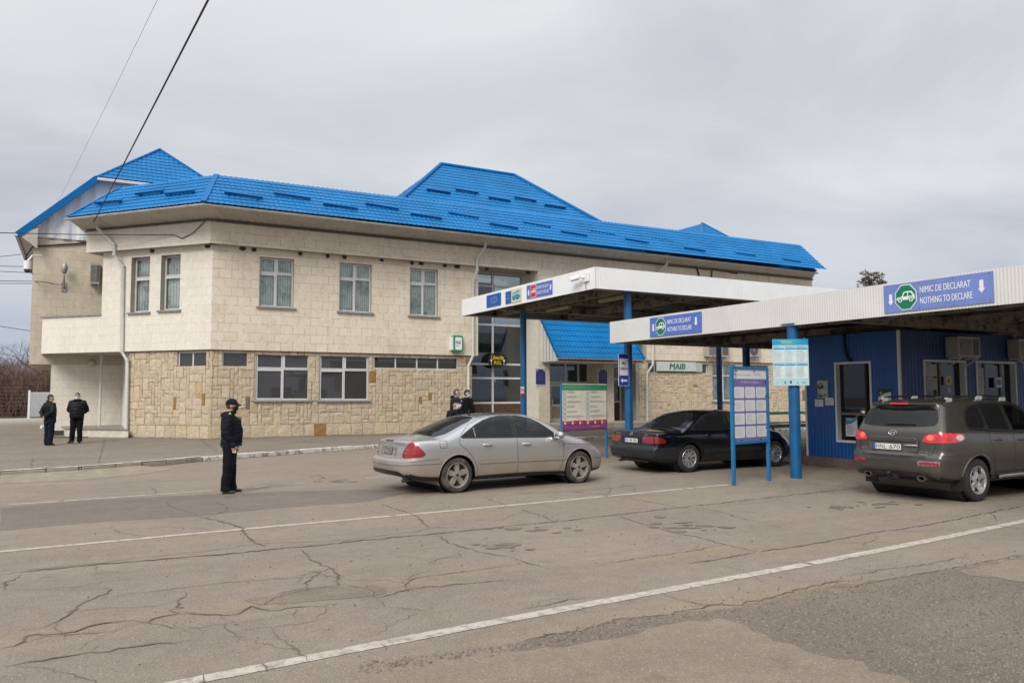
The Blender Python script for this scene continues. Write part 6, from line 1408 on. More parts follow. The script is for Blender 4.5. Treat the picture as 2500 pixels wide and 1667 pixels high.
def wheel_parts(t, x, y, r, w, rim_r, kind, side, metal, rubber, inv):
    """side -1: outer face looks to -y"""
    M = Matrix.Translation((x, y, r)) @ Matrix.Rotation(R(90)*(1 if side < 0 else -1), 4, 'X')
    e = thing_part(t, 'wheel')
    prof = [(rim_r*.98, -w*.5), (rim_r+.012, -w*.5), (r-.035, -w*.49), (r-.010, -w*.42), (r, -w*.30), (r, w*.30), (r-.010, w*.42), (r-.035, w*.49), (rim_r+.03, w*.5), (rim_r+.004, w*.48), (rim_r*.98, w*.46)]
    m = MB(); m.lathe(prof, M, 48)
    for k in range(3): zz = (-.14+.14*k)*w; m.lathe([(r+.0005, zz-.004), (r+.0005, zz+.004)], M, 48, 1)
    m.build('tyre', [rubber, M_BLK], e, smooth=True, inv=inv)
    m = MB(); m.lathe([(rim_r, w*.47), (rim_r*.985, w*.485), (rim_r*.93, w*.46), (rim_r*.90, w*.36), (rim_r*.88, -w*.2)], M, 48)
    n_sp, wd0, wd1, dish = {'five': (5, .062, .075, .0), 'ten': (10, .026, .034, .0), 'wide': (5, .050, .040, .0)}[kind]
    for k in range(n_sp):
        a = 2*math.pi*k/n_sp+R(90); q = M @ Matrix.Rotation(a, 4, 'Z'); r0, r1 = .05, rim_r*.945; zf = w*.40
        sec = []
        for i in range(7):
            u = r0+(r1-r0)*i/6; hw = wd0+(wd1-wd0)*(i/6)
            if kind == 'five': hw = .030+.026*math.sin(math.pi*min(1, .1+i/8))
            z = zf-.018*(1-abs(i/3-1))*1 if kind != 'five' else zf-.012*math.sin(math.pi*i/6)
            sec.append([(u, -hw, z-.03), (u, -hw*.82, z), (u, hw*.82, z), (u, hw, z-.03)])
        vs = [q @ Vector(p) for s in sec for p in s]; fs = []
        for i in range(6):
            for j in range(3): fs.append((i*4+j, (i+1)*4+j, (i+1)*4+j+1, i*4+j+1))
        m.add(vs, fs)
    m.lathe([(0, w*.405), (.055, w*.40), (.075, w*.36), (.08, w*.2)], M, 24)
    m.build('rim', metal, e, smooth=True, auto=35, inv=inv)
    m = MB(); m.lathe([(0, w*.12), (rim_r*.90, w*.12), (rim_r*.90, -w*.1)], M, 32); m.build('brake_disc', plain('brake_dark', (.03, .028, .026), .7), e, inv=inv)
    m = MB(); m.lathe([(0, w*.412), (.028, w*.408), (.032, w*.39)], M, 16)
    for k in range(5): a = 2*math.pi*(k+.5)/5+R(90); m.lathe([(0, w*.39), (.011, w*.388), (.012, w*.36)], M @ Matrix.Translation((.056*math.cos(a), .056*math.sin(a), 0)), 8)
    m.build('hub_cap', plain('wheel_bolts', (.05, .045, .04), .6, metal=.5), e, inv=inv)
def thing_part(t, name):
    o = bpy.data.objects.new(name, None); COL.objects.link(o); o.parent = t; MATS_INV[o.name] = Matrix(); o.empty_display_size = .1; return o
def ribbon(bvh, pts, fr, w, m, d=.0015, step=.03, mat=0):
    """thin strip of width w laid on the shell along pts (u, v) seen along the frame's direction"""
    ua, va = Vector(fr[0]), Vector(fr[1]); dr = ua.cross(va).normalized(); P_ = []
    for a, b in zip(pts, pts[1:]):
        l = math.hypot(b[0]-a[0], b[1]-a[1]); k = max(1, int(l/step))
        for i in range(k): P_.append((a[0]+(b[0]-a[0])*i/k, a[1]+(b[1]-a[1])*i/k))
    P_.append(pts[-1]); H_ = []
    for u, v in P_:
        h = bvh.ray_cast(ua*u+va*v+dr*6, -dr)
        if h[0] is not None: H_.append((h[0], h[1]))
    if len(H_) < 2: return
    vs = []
    for i, (p, nn) in enumerate(H_):
        t = (H_[min(i+1, len(H_)-1)][0]-H_[max(i-1, 0)][0]).normalized(); s = nn.cross(t).normalized(); vs += [p+s*w/2+nn*d, p-s*w/2+nn*d]
    m.add(vs, [(2*i, 2*i+1, 2*i+3, 2*i+2) for i in range(len(H_)-1)], mat)
def raised(bvh, poly, fr, h, m, mat=0):
    """raised patch: outline projected on the shell, h thick"""
    ua, va = Vector(fr[0]), Vector(fr[1]); dr = ua.cross(va).normalized(); lo, hi = [], []; cc = Vector()
    for u, v in poly:
        k = bvh.ray_cast(ua*u+va*v+dr*6, -dr)
        if k[0] is None: return
        lo.append(k[0]-k[1]*.004)
    inn = offset_poly(poly, -h*.7)
    for u, v in inn:
        k = bvh.ray_cast(ua*u+va*v+dr*6, -dr)
        if k[0] is None: return
        hi.append(k[0]+k[1]*h)
    n = len(lo); c = sum(hi, Vector())/n; vs = lo+hi+[c]; m.add(vs, [(i, (i+1) % n, n+(i+1) % n, n+i) for i in range(n)]+[(n+i, n+(i+1) % n, 2*n) for i in range(n)], mat)
def car_paint(name, col, dust, dustz, metal=.55, rough=.28, dust_amt=.9):
    n = NT(name); o = n.obj(); z = n.sepz(o)
    n1 = n.noise(o, 2.2, 5, .6); st = n.noise(n.map(o, (9, 9, .8)), 1.4, 4, .6)
    zz = n.math('ADD', z, n.math('MULTIPLY', n.math('SUBTRACT', n1, .5), -.5)); zz = n.math('ADD', zz, n.math('MULTIPLY', n.math('SUBTRACT', st, .5), -.3))
    f = n.rng(zz, dustz[0], dustz[1], dust_amt, 0.0)
    f2 = n.math('MAXIMUM', f, n.rng(n.noise(o, 6, 5, .7), .55, .8, 0, .25*dust_amt))
    n.set(n.b, 'Base Color', n.mix(f2, col, dust)); n.set(n.b, 'Metallic', n.rng(f2, 0, 1, metal, 0.)); n.set(n.b, 'Roughness', n.rng(f2, 0, 1, rough, .85))
    n.set(n.b, 'Coat Weight', n.rng(f2, 0, .7, .6, 0.)); n.set(n.b, 'Coat Roughness', .05); return n.m
M_TYRE = plain('dusty_tyre', (.040, .036, .032), .9, var=.25, scale=5, dirt=((.12, .10, .08), 5, .5, .7)); M_TYRE2 = plain('dark_tyre', (.022, .021, .020), .85, var=.25, scale=5)
M_RIM = plain('dusty_alloy', (.30, .275, .24), .45, metal=.35, var=.2, scale=8); M_RIM2 = plain('bright_alloy', (.52, .52, .53), .28, metal=.75, var=.1)
M_REDL = plain('red_lens', (.27, .006, .012), .15, coat=1., var=.1); M_CLEARL = plain('clear_lens', (.42, .33, .31), .15, coat=1.); M_TRIM = plain('black_trim', (.012, .012, .013), .45); M_CHROME = plain('chrome', (.7, .7, .7), .12, metal=1.)
M_BRAKE = plain('lit_brake_lens', (.62, .012, .018), .15, coat=1., emit=.5)
M_SEAT = plain('seat_cloth', (.03, .03, .032), .9); M_CABIN = plain('cabin_plastic', (.018, .018, .019), .8)
def seats(t, rows, y0, inv, zf, wheel_x=None, ztop=1.22):
    for x in rows:
        for s in (-1, 1):
            m = MB(); y = s*y0; m.box(x-.05, x+.45, y-.24, y+.24, zf+.06, zf+.22); 
            q = Matrix.Translation((x, y, zf+.20)) @ Matrix.Rotation(R(-14), 4, 'Y'); m.box(-.08, .06, -.24, .24, 0, .58, 0, q); m.box(-.06, .04, -.13, .13, .63, .82, 0, q); m.box(-.03, .0, -.06, .06, .5, .65, 0, q)
            m.build('seat', M_SEAT, t, bevel=.04, inv=inv)
    if wheel_x:
        M = Matrix.Translation((wheel_x, .36, zf+.72)) @ Matrix.Rotation(R(-65), 4, 'Y'); m = MB(); k = 28; m.tube([M @ Vector((.19*math.cos(i*6.2832/k), .19*math.sin(i*6.2832/k), 0)) for i in range(k+1)], .014, 6); m.box(-.17, .17, -.02, .02, -.012, .012, 0, M); m.build('steering_wheel', M_TRIM, t, inv=inv)
def star(m, M, r, mat=0):
    m.lathe([(r*.86, .0), (r*.93, .005), (r, .0)], M, 24, mat)
    for k in range(3):
        a = R(90+120*k); m.extr([(r*.9*math.cos(a), r*.9*math.sin(a)), (r*.16*math.cos(a+R(60)), r*.16*math.sin(a+R(60))), (0, 0), (r*.16*math.cos(a-R(60)), r*.16*math.sin(a-R(60)))], M, .0, .004, mat)

def build_car(name, label, cat, loc, rz, P):
    t = thing(name, label, cat, loc, rz); inv = Matrix()
    bm = car_shell(P); L = P['L']; bvh = BVHTree.FromBMesh(bm)
    mats = [P['paint'], M_TRIM, P.get('lower', P['paint']), P.get('trimchrome', M_TRIM)]
    for xw in P['axles']: arch(bm, xw, P['wr'], P['archr'])
    right = lambda c, n_: c.y < -.4 and n_.y < .2; left = lambda c, n_: c.y > .4 and n_.y > -.2
    parts = []
    if 'dlo' in P:
        for reg, fr in ((right, SIDE), (left, SIDE)): cut_poly(bm, P['dlo'], fr, reg, mi=P.get('sealmat', 1))
    for wname, poly, gm in P['side_windows']:
        for reg, sgn in ((right, -1), (left, 1)):
            fr = SIDE if sgn < 0 else ((1, 0, 0), (0, 0, 1))
            if 'dlo' not in P: cut_poly(bm, offset_poly(poly, P.get('seal', .022)), fr, reg, mi=P.get('sealmat', 1))
            parts.append((wname, cut_poly(bm, poly, fr, reg, take=-.004), gm, sgn))
    for wname, poly, fr, reg, gm, se in P['cross_windows']:
        if se: cut_poly(bm, offset_poly(poly, se), fr, reg, mi=1)
        parts.append((wname, cut_poly(bm, poly, fr, reg, take=-.003), gm, 0))
    for pname, poly, fr, reg, mt in P.get('marks', ()): cut_poly(bm, poly, fr, reg, mi=mt)
    for pname, poly, fr, reg, mt, h in P.get('lamps', ()): parts.append((pname, cut_poly(bm, poly, fr, reg, take=h), mt, 0))
    # underside dark
    for f in bm.faces:
        if f.normal.z < -.45 and f.calc_center_median().z < .42: f.material_index = 1
    m = MB(); bm.verts.index_update(); m.v = [tuple(v.co) for v in bm.verts]
    for f in bm.faces: m.f.append(tuple(v.index for v in f.verts)); m.m.append(f.material_index); m.uv.append(None); m.col.append(None)
    body = m.build('body', mats, t, smooth=True, auto=48, inv=inv)
    bm.free()
    for nme, mm, mt, sgn in parts:
        if mm.f: mm.build(nme, mt, t, smooth=True, inv=inv)
    if P['seams']:
        m = MB()
        for pts, fr in P['seams']: ribbon(bvh, pts, fr, .008, m)
        m.build('panel_seam', M_BLK, body, inv=inv)
    for nme, poly, fr, h, mt, par in P.get('raised', ()):
        m = MB(); raised(bvh, poly, fr, h, m)
        if m.f: m.build(nme, mt, body if par else t, smooth=True, auto=60, inv=inv)
    for nme, pts, fr, w, h, mt in P.get('strips', ()):
        m = MB(); ribbon(bvh, pts, fr, w, m, h)
        if m.f: m.build(nme, mt, body, smooth=True, inv=inv)
    # arches: lip and dark liner
    for xw in P['axles']:
        for s in (-1, 1):
            m = MB(); pts = []
            for k in range(37):
                a = math.pi*(-.12+1.24*k/36); u, v = xw+(P['archr']+.006)*math.cos(a), P['wr']+(P['archr']+.006)*math.sin(a)
                if v < P['liplow']: continue
                h = bvh.ray_cast(Vector((u, s*3, v)), Vector((0, -s, 0)))
                if h[0] is not None and abs(h[0].y) > .5: pts.append(h[0]+Vector((0, -s*.004, 0)))
            if len(pts) > 3: m.tube(pts, P.get('lipr', .012), 8); m.build('arch_lip', P.get('lipmat', P['paint']), body, smooth=True, inv=inv)
        m = MB(); k = 20
        for s in (-1, 1):
            vs = []
            for i in range(k+1): a = math.pi*(.02+.96*i/k); vs += [(xw+(P['archr']+.01)*math.cos(a), s*(P['hw']-.07), P['wr']+(P['archr']+.01)*math.sin(a)), (xw+(P['archr']+.01)*math.cos(a), s*.45, P['wr']+(P['archr']+.01)*math.sin(a))]
            m.add(vs, [(2*i, 2*i+1, 2*i+3, 2*i+2) for i in range(k)]); m.add([(xw-P['archr'], s*.45, P['wr']+.12), (xw+P['archr'], s*.45, P['wr']+.12), (xw+P['archr'], s*.45, P['wr']+P['archr']), (xw-P['archr'], s*.45, P['wr']+P['archr'])], [(0, 1, 2, 3)])
        m.build('wheel_housing', M_BLK, t, inv=inv)
        for s in (-1, 1): wheel_parts(t, xw, s*P['track'], P['wr'], P['tw'], P['rim'], P['rimkind'], s, P['rimmat'], P['tyremat'], inv)
    m = MB(); fz = P.get('floorz', .26); m.box(P['floor'][0], P['floor'][1], -.60, .60, fz, fz+.08); m.box(P['floor'][0], P['floor'][0]+.06, -.70, .70, .3, P['parcel']); m.box(P['floor'][1]-.4, P['floor'][1], -.70, .70, .55, P['dash']); m.box(P['shelf'][0], P['shelf'][1], -.66, .66, P['parcel']-.05, P['parcel'])
    m.build('cabin_floor', M_CABIN, t, inv=inv)
    seats(t, P['seats'], .36, inv, .28, P['swheel'])
    P['extra'](t, body, bvh, inv); return t
def mirror(t, p, s, inv, mat, sz=(.09, .115, .075)):
    m = MB(); m.ell(p, sz, None, 16, 10); m.v = [(x, y, z if z > p[2]-.06 else p[2]-.06) for x, y, z in m.v]; m.tube([Vector(p)+Vector((.03, -s*.06, -.04)), Vector(p)+Vector((.05, -s*.19, -.07))], .03, 10); mo = m.build('mirror', mat, t, smooth=True, inv=inv)
    m = MB(); m.add([(p[0]-sz[0]*.86, p[1]-.09, p[2]-.05), (p[0]-sz[0]*.86, p[1]+.09, p[2]-.05), (p[0]-sz[0]*.86, p[1]+.09, p[2]+.05), (p[0]-sz[0]*.86, p[1]-.09, p[2]+.05)], [(0, 1, 2, 3)]); m.build('mirror_glass', M_CHROME, mo, inv=inv)
def dhandle(t, bvh, x, z, inv, mat, L=.20):
    for s in (-1, 1):
        h = bvh.ray_cast(Vector((x, s*3, z)), Vector((0, -s, 0)))
        if h[0] is None: continue
        y = h[0].y; m = MB(); m.tube([(x-L/2, y-s*.004, z+.004), (x-L/2+.03, y+s*.026, z+.004), (x, y+s*.032, z+.002), (x+L/2-.03, y+s*.026, z-.002), (x+L/2, y-s*.004, z-.004)], .016, 10, rs=[.012, .016, .016, .017, .014]); m.build('door_handle', mat, t, smooth=True, inv=inv)
def plate(t, x, z, tilt, w, h, txt, inv, strip=True, dusty=False, y=0):
    M = Matrix.Translation((x, y, z)) @ frame((0, 0, 0), (0, -1, 0), (math.sin(tilt), 0, math.cos(tilt))); M = M @ Matrix.Translation((-w/2, -h/2, 0))
    m = MB(); m.extr(rr_(0, w, 0, h, .012), M, -.008, .004, 0); pb = m.build('number_plate', M_TRIM, t, inv=inv)
    m = MB(); pm = plain('dusty_plate', (.24, .21, .17), .8, var=.2, scale=9) if dusty else plain('plate_white', (.66, .66, .64), .4); m.extr(rr_(.01, w-.01, .01, h-.01, .008), M, .004, .006, 0)
    if strip: m.extr([(.012, .012), (.055, .012), (.055, h-.012), (.012, h-.012)], M, .006, .0075, 1)
    ps = plain('dusty_letters', (.10, .085, .07), .8) if dusty else M_BLK
    x0 = .065 if strip else .05; k = [c for c in txt.split('|')]; tw = sum(len(c) for c in k)+.7*(len(k)-1); u = (w-.02-x0)/tw; cx = x0
    for c in k: text(m, c, M, cx+u*.05, cx+u*len(c)*.95, h*.2, h*.8, .0075, 2, .0); cx += u*(len(c)+.7)
    m.build('plate_face', [pm, plain('plate_blue', (.02, .10, .42), .4), ps], pb, inv=inv)

# ---------------- silver saloon
pW = ([0, .10, .35, .9, 1.6, 2.6, 3.6, 4.1, 4.45, 4.70, 4.82], [.77, .82, .868, .905, .912, .912, .905, .885, .83, .74, .68])
SP_ = car_paint('dusty_silver_paint', (.43, .44, .455), (.27, .22, .165), (.36, 1.02), .75, .25, .95)
win_r = smooth_poly([(1.52, 1.005), (2.36, .985), (2.36, 1.395), (2.0, 1.375), (1.72, 1.30), (1.52, 1.20)], 1)
SIL = dict(L=4.82, W=pW,
    top=([0, .10, .35, .72, 1.0, 1.4, 1.75, 2.1, 2.5, 2.85, 3.1, 3.4, 3.68, 3.85, 4.2, 4.5, 4.68, 4.82], [.955, .985, 1.010, 1.035, 1.13, 1.285, 1.395, 1.442, 1.452, 1.425, 1.355, 1.215, 1.06, 1.005, .935, .86, .78, .68]),
    crown=([0, .5, .9, 1.6, 2.4, 3.0, 3.6, 3.9, 4.5, 4.82], [.06, .07, .10, .10, .11, .13, .13, .12, .13, .10]),
    shoulder=([0, 1.0, 2.5, 4.0, 4.82], [.80, .83, .81, .76, .66]), belt=([0, .6, 1.3, 2.4, 3.5, 4.0, 4.82], [.955, 1.0, 1.005, .985, .955, .91, .66]),
    sill=([0, .25, .8, 1.6, 3.3, 4.2, 4.82], [.34, .27, .235, .215, .215, .21, .24]), fillet=([0, .6, 1.5, 2.5, 3.3, 3.9, 4.82], [.055, .075, .11, .11, .11, .13, .15]),
    rear=([.2, .30, .42, .54, .60, .635, .66, .75, .90, .95, 1.02, 1.2], [.13, .05, .005, 0., .008, .045, .085, .098, .128, .115, .15, .2]), front=([.2, .3, .45, .55, .62, .75, .9], [.07, .02, 0., .015, .05, .14, .26]),
    fallr=.75, fallf=.8, planr=.15, planf=.20, under=.055, over=.045, tumble=.52, endr=.05, axles=(1.10, 3.954), wr=.328, archr=.378, track=.765, tw=.225, rim=.232, rimkind='five', rimmat=M_RIM, tyremat=M_TYRE, liplow=.33, hw=.9,
    paint=SP_, seal=.020,
    dlo=[(1.17, 1.03), (1.18, 1.005), (1.21, .995), (2.4, .970), (3.46, .945), (3.47, .96), (3.36, 1.035), (3.18, 1.165), (3.0, 1.275), (2.80, 1.355), (2.60, 1.395), (2.40, 1.408), (2.15, 1.403), (1.95, 1.378), (1.75, 1.325), (1.55, 1.245), (1.38, 1.155), (1.24, 1.075)],
    side_windows=[('rear_quarter_window', [(1.205, 1.035), (1.225, 1.02), (1.462, 1.016), (1.462, 1.180), (1.38, 1.132), (1.255, 1.063)], M_GLASST), ('rear_door_window', [(1.505, 1.014), (2.335, .997), (2.335, 1.385), (2.16, 1.383), (1.97, 1.36), (1.78, 1.31), (1.62, 1.25), (1.505, 1.20)], M_GLASST), ('front_door_window', [(2.455, .993), (3.38, .973), (3.33, 1.02), (3.16, 1.145), (2.98, 1.255), (2.79, 1.333), (2.60, 1.373), (2.455, 1.384)], M_GLASSC)],
    cross_windows=[('rear_window', smooth_poly([(.80, -.64), (1.68, -.50), (1.70, 0), (1.68, .50), (.80, .64), (.76, 0)], 1), TOPF, lambda c, n_: c.z > 1.0 and n_.z > .2, M_GLASST, .02), ('windscreen', smooth_poly([(2.98, -.52), (3.68, -.68), (3.74, 0), (3.68, .68), (2.98, .52), (2.94, 0)], 1), TOPF, lambda c, n_: c.z > .99 and n_.z > .2, M_GLASSC, .02),
        ('glass_roof', smooth_poly([(1.76, -.51), (2.80, -.51), (2.84, 0), (2.80, .51), (1.76, .51), (1.75, 0)], 1), TOPF, lambda c, n_: c.z > 1.3 and n_.z > .5, plain('dark_glass_roof', (.012, .012, .012), .3, var=.3, scale=3, spec=.3, dirt=((.12, .10, .08), 3, .5, .4)), .0)],
    seams=[], extra=None, floor=(.75, 3.75), parcel=.98, dash=.92, shelf=(.8, 1.35), seats=(1.80, 2.55), swheel=3.05)
lampd = (R(-38))
def diag(a): return ((math.sin(a), -math.cos(a), 0), (0, 0, 1))       # looking at the rear right corner
DR = diag(R(45)); dproj = lambda x, y, z: (x*DR[0][0]+y*DR[0][1], z)
rr_reg = lambda c, n_: c.x < .85 and c.y < -.3 and (n_.x < .1 or n_.y < -.3) and c.z > .5
rl_reg = lambda c, n_: c.x < .85 and c.y > .3 and (n_.x < .1 or n_.y > .3) and c.z > .5
DLm = ((-math.sin(R(45)), -math.cos(R(45)), 0), (0, 0, 1))
lpR = [dproj(.16, -.50, .655), dproj(.38, -.85, .685), dproj(.45, -.86, .73), dproj(.38, -.85, .82), dproj(.25, -.77, .945), dproj(.19, -.70, .955), dproj(.16, -.54, .80)]
lpm = lambda poly: [(-u, v) for u, v in poly]
SIL['lamps'] = [('tail_lamp', smooth_poly(lpR, 1), DR, rr_reg, M_REDL, .006), ('tail_lamp', smooth_poly(lpm(lpR), 1)[::-1], DLm, rl_reg, M_REDL, .006)]
SIL['seams'] = [([(2.40, .965), (2.41, .70), (2.43, .45), (2.40, .27)], SIDE), ([(3.42, .95), (3.52, .85), (3.53, .60), (3.50, .40), (3.44, .27)], SIDE), ([(1.14, .985), (1.12, .9), (1.30, .76), (1.44, .60), (1.52, .42), (1.54, .27)], SIDE), ([(1.14, .99), (1.22, 1.10), (1.40, 1.23), (1.7, 1.345), (2.0, 1.40), (2.38, 1.418), (2.75, 1.385), (3.05, 1.245), (3.42, .99)], SIDE), ([(2.40, 1.41), (2.40, 1.0)], SIDE), ([(3.53, .82), (3.9, .80), (4.3, .765), (4.62, .70)], SIDE),
    ([(.72, .965), (.86, .965), (.86, .84), (.72, .84), (.72, .965)], SIDE), ([(4.42, .66), (4.36, .52), (4.33, .40)], SIDE), ([(.10, .60), (.45, .63), (.70, .64)], SIDE),
    ([(-.62, .66), (0, .645), (.62, .66)], REARF), ([(-.62, .66), (-.66, .98)], REARF), ([(.62, .66), (.66, .98)], REARF), ([(.3, -.70), (.74, -.68)], TOPF)]
M_MOULD = SP_
SIL['strips'] = [('side_moulding', [(1.55, .545), (2.38, .54)], SIDE, .045, .014, SP_), ('side_moulding', [(2.42, .54), (3.50, .53), (3.62, .53)], SIDE, .045, .014, SP_), ('bumper_strip', [(.05, .575), (.3, .583), (.74, .59)], SIDE, .05, .012, SP_), ('bumper_strip', [(-.76, .565), (0, .56), (.76, .565)], REARF, .05, .012, SP_), ('bumper_strip', [(4.40, .53), (4.62, .53)], SIDE, .045, .012, SP_), ('window_pillar', [(1.483, 1.016), (1.483, 1.185)], SIDE, .018, .004, plain('grey_pillar', (.30, .24, .22), .5))]
def sil_extra(t, body, bvh, inv):
    hit = lambda y, z: bvh.ray_cast(Vector((-2, y, z)), Vector((1, 0, 0)))[0]
    # clear band across each tail lamp
    for s, fr, reg in ((-1, DR, None), (1, DLm, None)):
        pass
    p = hit(0, .78); q = hit(0, .70); tl = math.atan2(p.x-q.x, .08)
    m = MB(); M = frame((p.x-.004, .33, .685), (0, -1, 0), (math.sin(tl), 0, math.cos(tl))); 
    m.extr(rr_(0, .66, 0, .17, .03), M, -.01, .004); m.build('plate_recess', plain('dusty_recess', (.19, .165, .13), .85), body, inv=inv)
    plate(t, p.x-.008, .765, tl, .36, .115, 'C|7778', inv, False, True)
    p = hit(0, .905); M = frame((p.x-.003, 0, .905), (0, -1, 0), (.15, 0, 1)); m = MB(); star(m, M, .042); m.build('badge', plain('dull_chrome', (.4, .39, .37), .4, metal=.6), t, inv=inv)
    m = MB(); M = frame((hit(-.33, .90).x-.004, -.30, .885), (0, -1, 0), (.15, 0, 1)); text(m, '2.2 CDI', M, 0, .16, 0, .03, .003, 0, 0); M = frame((hit(.40, .90).x-.004, .52, .885), (0, -1, 0), (.15, 0, 1)); text(m, 'E 220', M, 0, .14, 0, .03, .003, 0, 0); m.build('badge_lettering', plain('dull_chrome', (.4, .39, .37), .4, metal=.6), t, inv=inv)
    p = hit(0, .955); m = MB(); m.box(p.x-.012, p.x+.02, -.14, .14, .945, .968); m.build('brake_lamp', plain('dull_red_lens', (.12, .03, .03), .3), t, inv=inv)
    for s in (-1, 1): mirror(t, (3.36, s*.99, 1.0), s, inv, SP_)
    for x, z in ((1.72, .865), (2.62, .85)): dhandle(t, bvh, x, z, inv, plain('silver_handle', (.5, .5, .51), .3, metal=.6))
    for s, fr in ((-1, DR), (1, DLm)):
        m = MB()
        for z0, z1, a, e in ((.735, .765, .53, .28), (.80, .825, .57, .25)):
            pl_ = [(dproj(.16, -a, 0)[0], z0), (dproj(e, -.82, 0)[0], z0+.006), (dproj(e-.03, -.80, 0)[0], z1), (dproj(.17, -a-.03, 0)[0], z1)]
            if s > 0: pl_ = [(-u, v) for u, v in pl_]
            raised(bvh, pl_, fr, .016, m)
        if m.f: m.build('lamp_band', M_CLEARL, t, inv=inv)
    p = bvh.ray_cast(Vector((1.85, 0, 3)), Vector((0, 0, -1)))[0]; m = MB(); m.tube([p, p+Vector((-.02, 0, .06)), p+Vector((.01, 0, .10))], .012, 8, rs=[.03, .012, .008]); m.build('aerial', M_BLK, t, inv=inv)
    m = MB(); M = frame((4.60, 0, .845), (0, -1, 0), (0, 0, 1)); m.tube([(4.60, 0, .80), (4.60, 0, .85)], .006, 6); star(m, frame((4.60, 0, .885), (0, 1, 0), (0, 0, 1)), .035); m.build('bonnet_star', M_CHROME, t, inv=inv)
    m = MB(); m.tube([(.35, -.55, .27), (.12, -.55, .25)], .03, 12); m.build('exhaust', plain('sooty_steel', (.08, .075, .07), .6, metal=.4), t, smooth=True, inv=inv)
    m = MB(); m.box(4.62, 4.66, -.34, .34, .50, .62); m.build('front_grille', M_TRIM, t, inv=inv)
SIL['extra'] = sil_extra

def put(pr, pf, xr, y0, P):
    """place a car by two ground points of its right side wheels"""
    a, b = G(*pr), G(*pf); d = (b-a); d.z = 0; d.normalize(); rz = math.atan2(d.y, d.x); l = Vector((-d.y, d.x, 0)); o = a-d*xr+l*y0; return (o.x, o.y, 0), rz
if 1:
  loc, rz = put((1116, 1203), (1414, 1179), 1.10, .765+.08, SIL)
  build_car('silver_saloon', 'dusty silver saloon car waiting in the lane before the high canopy', 'car', loc, rz, SIL)
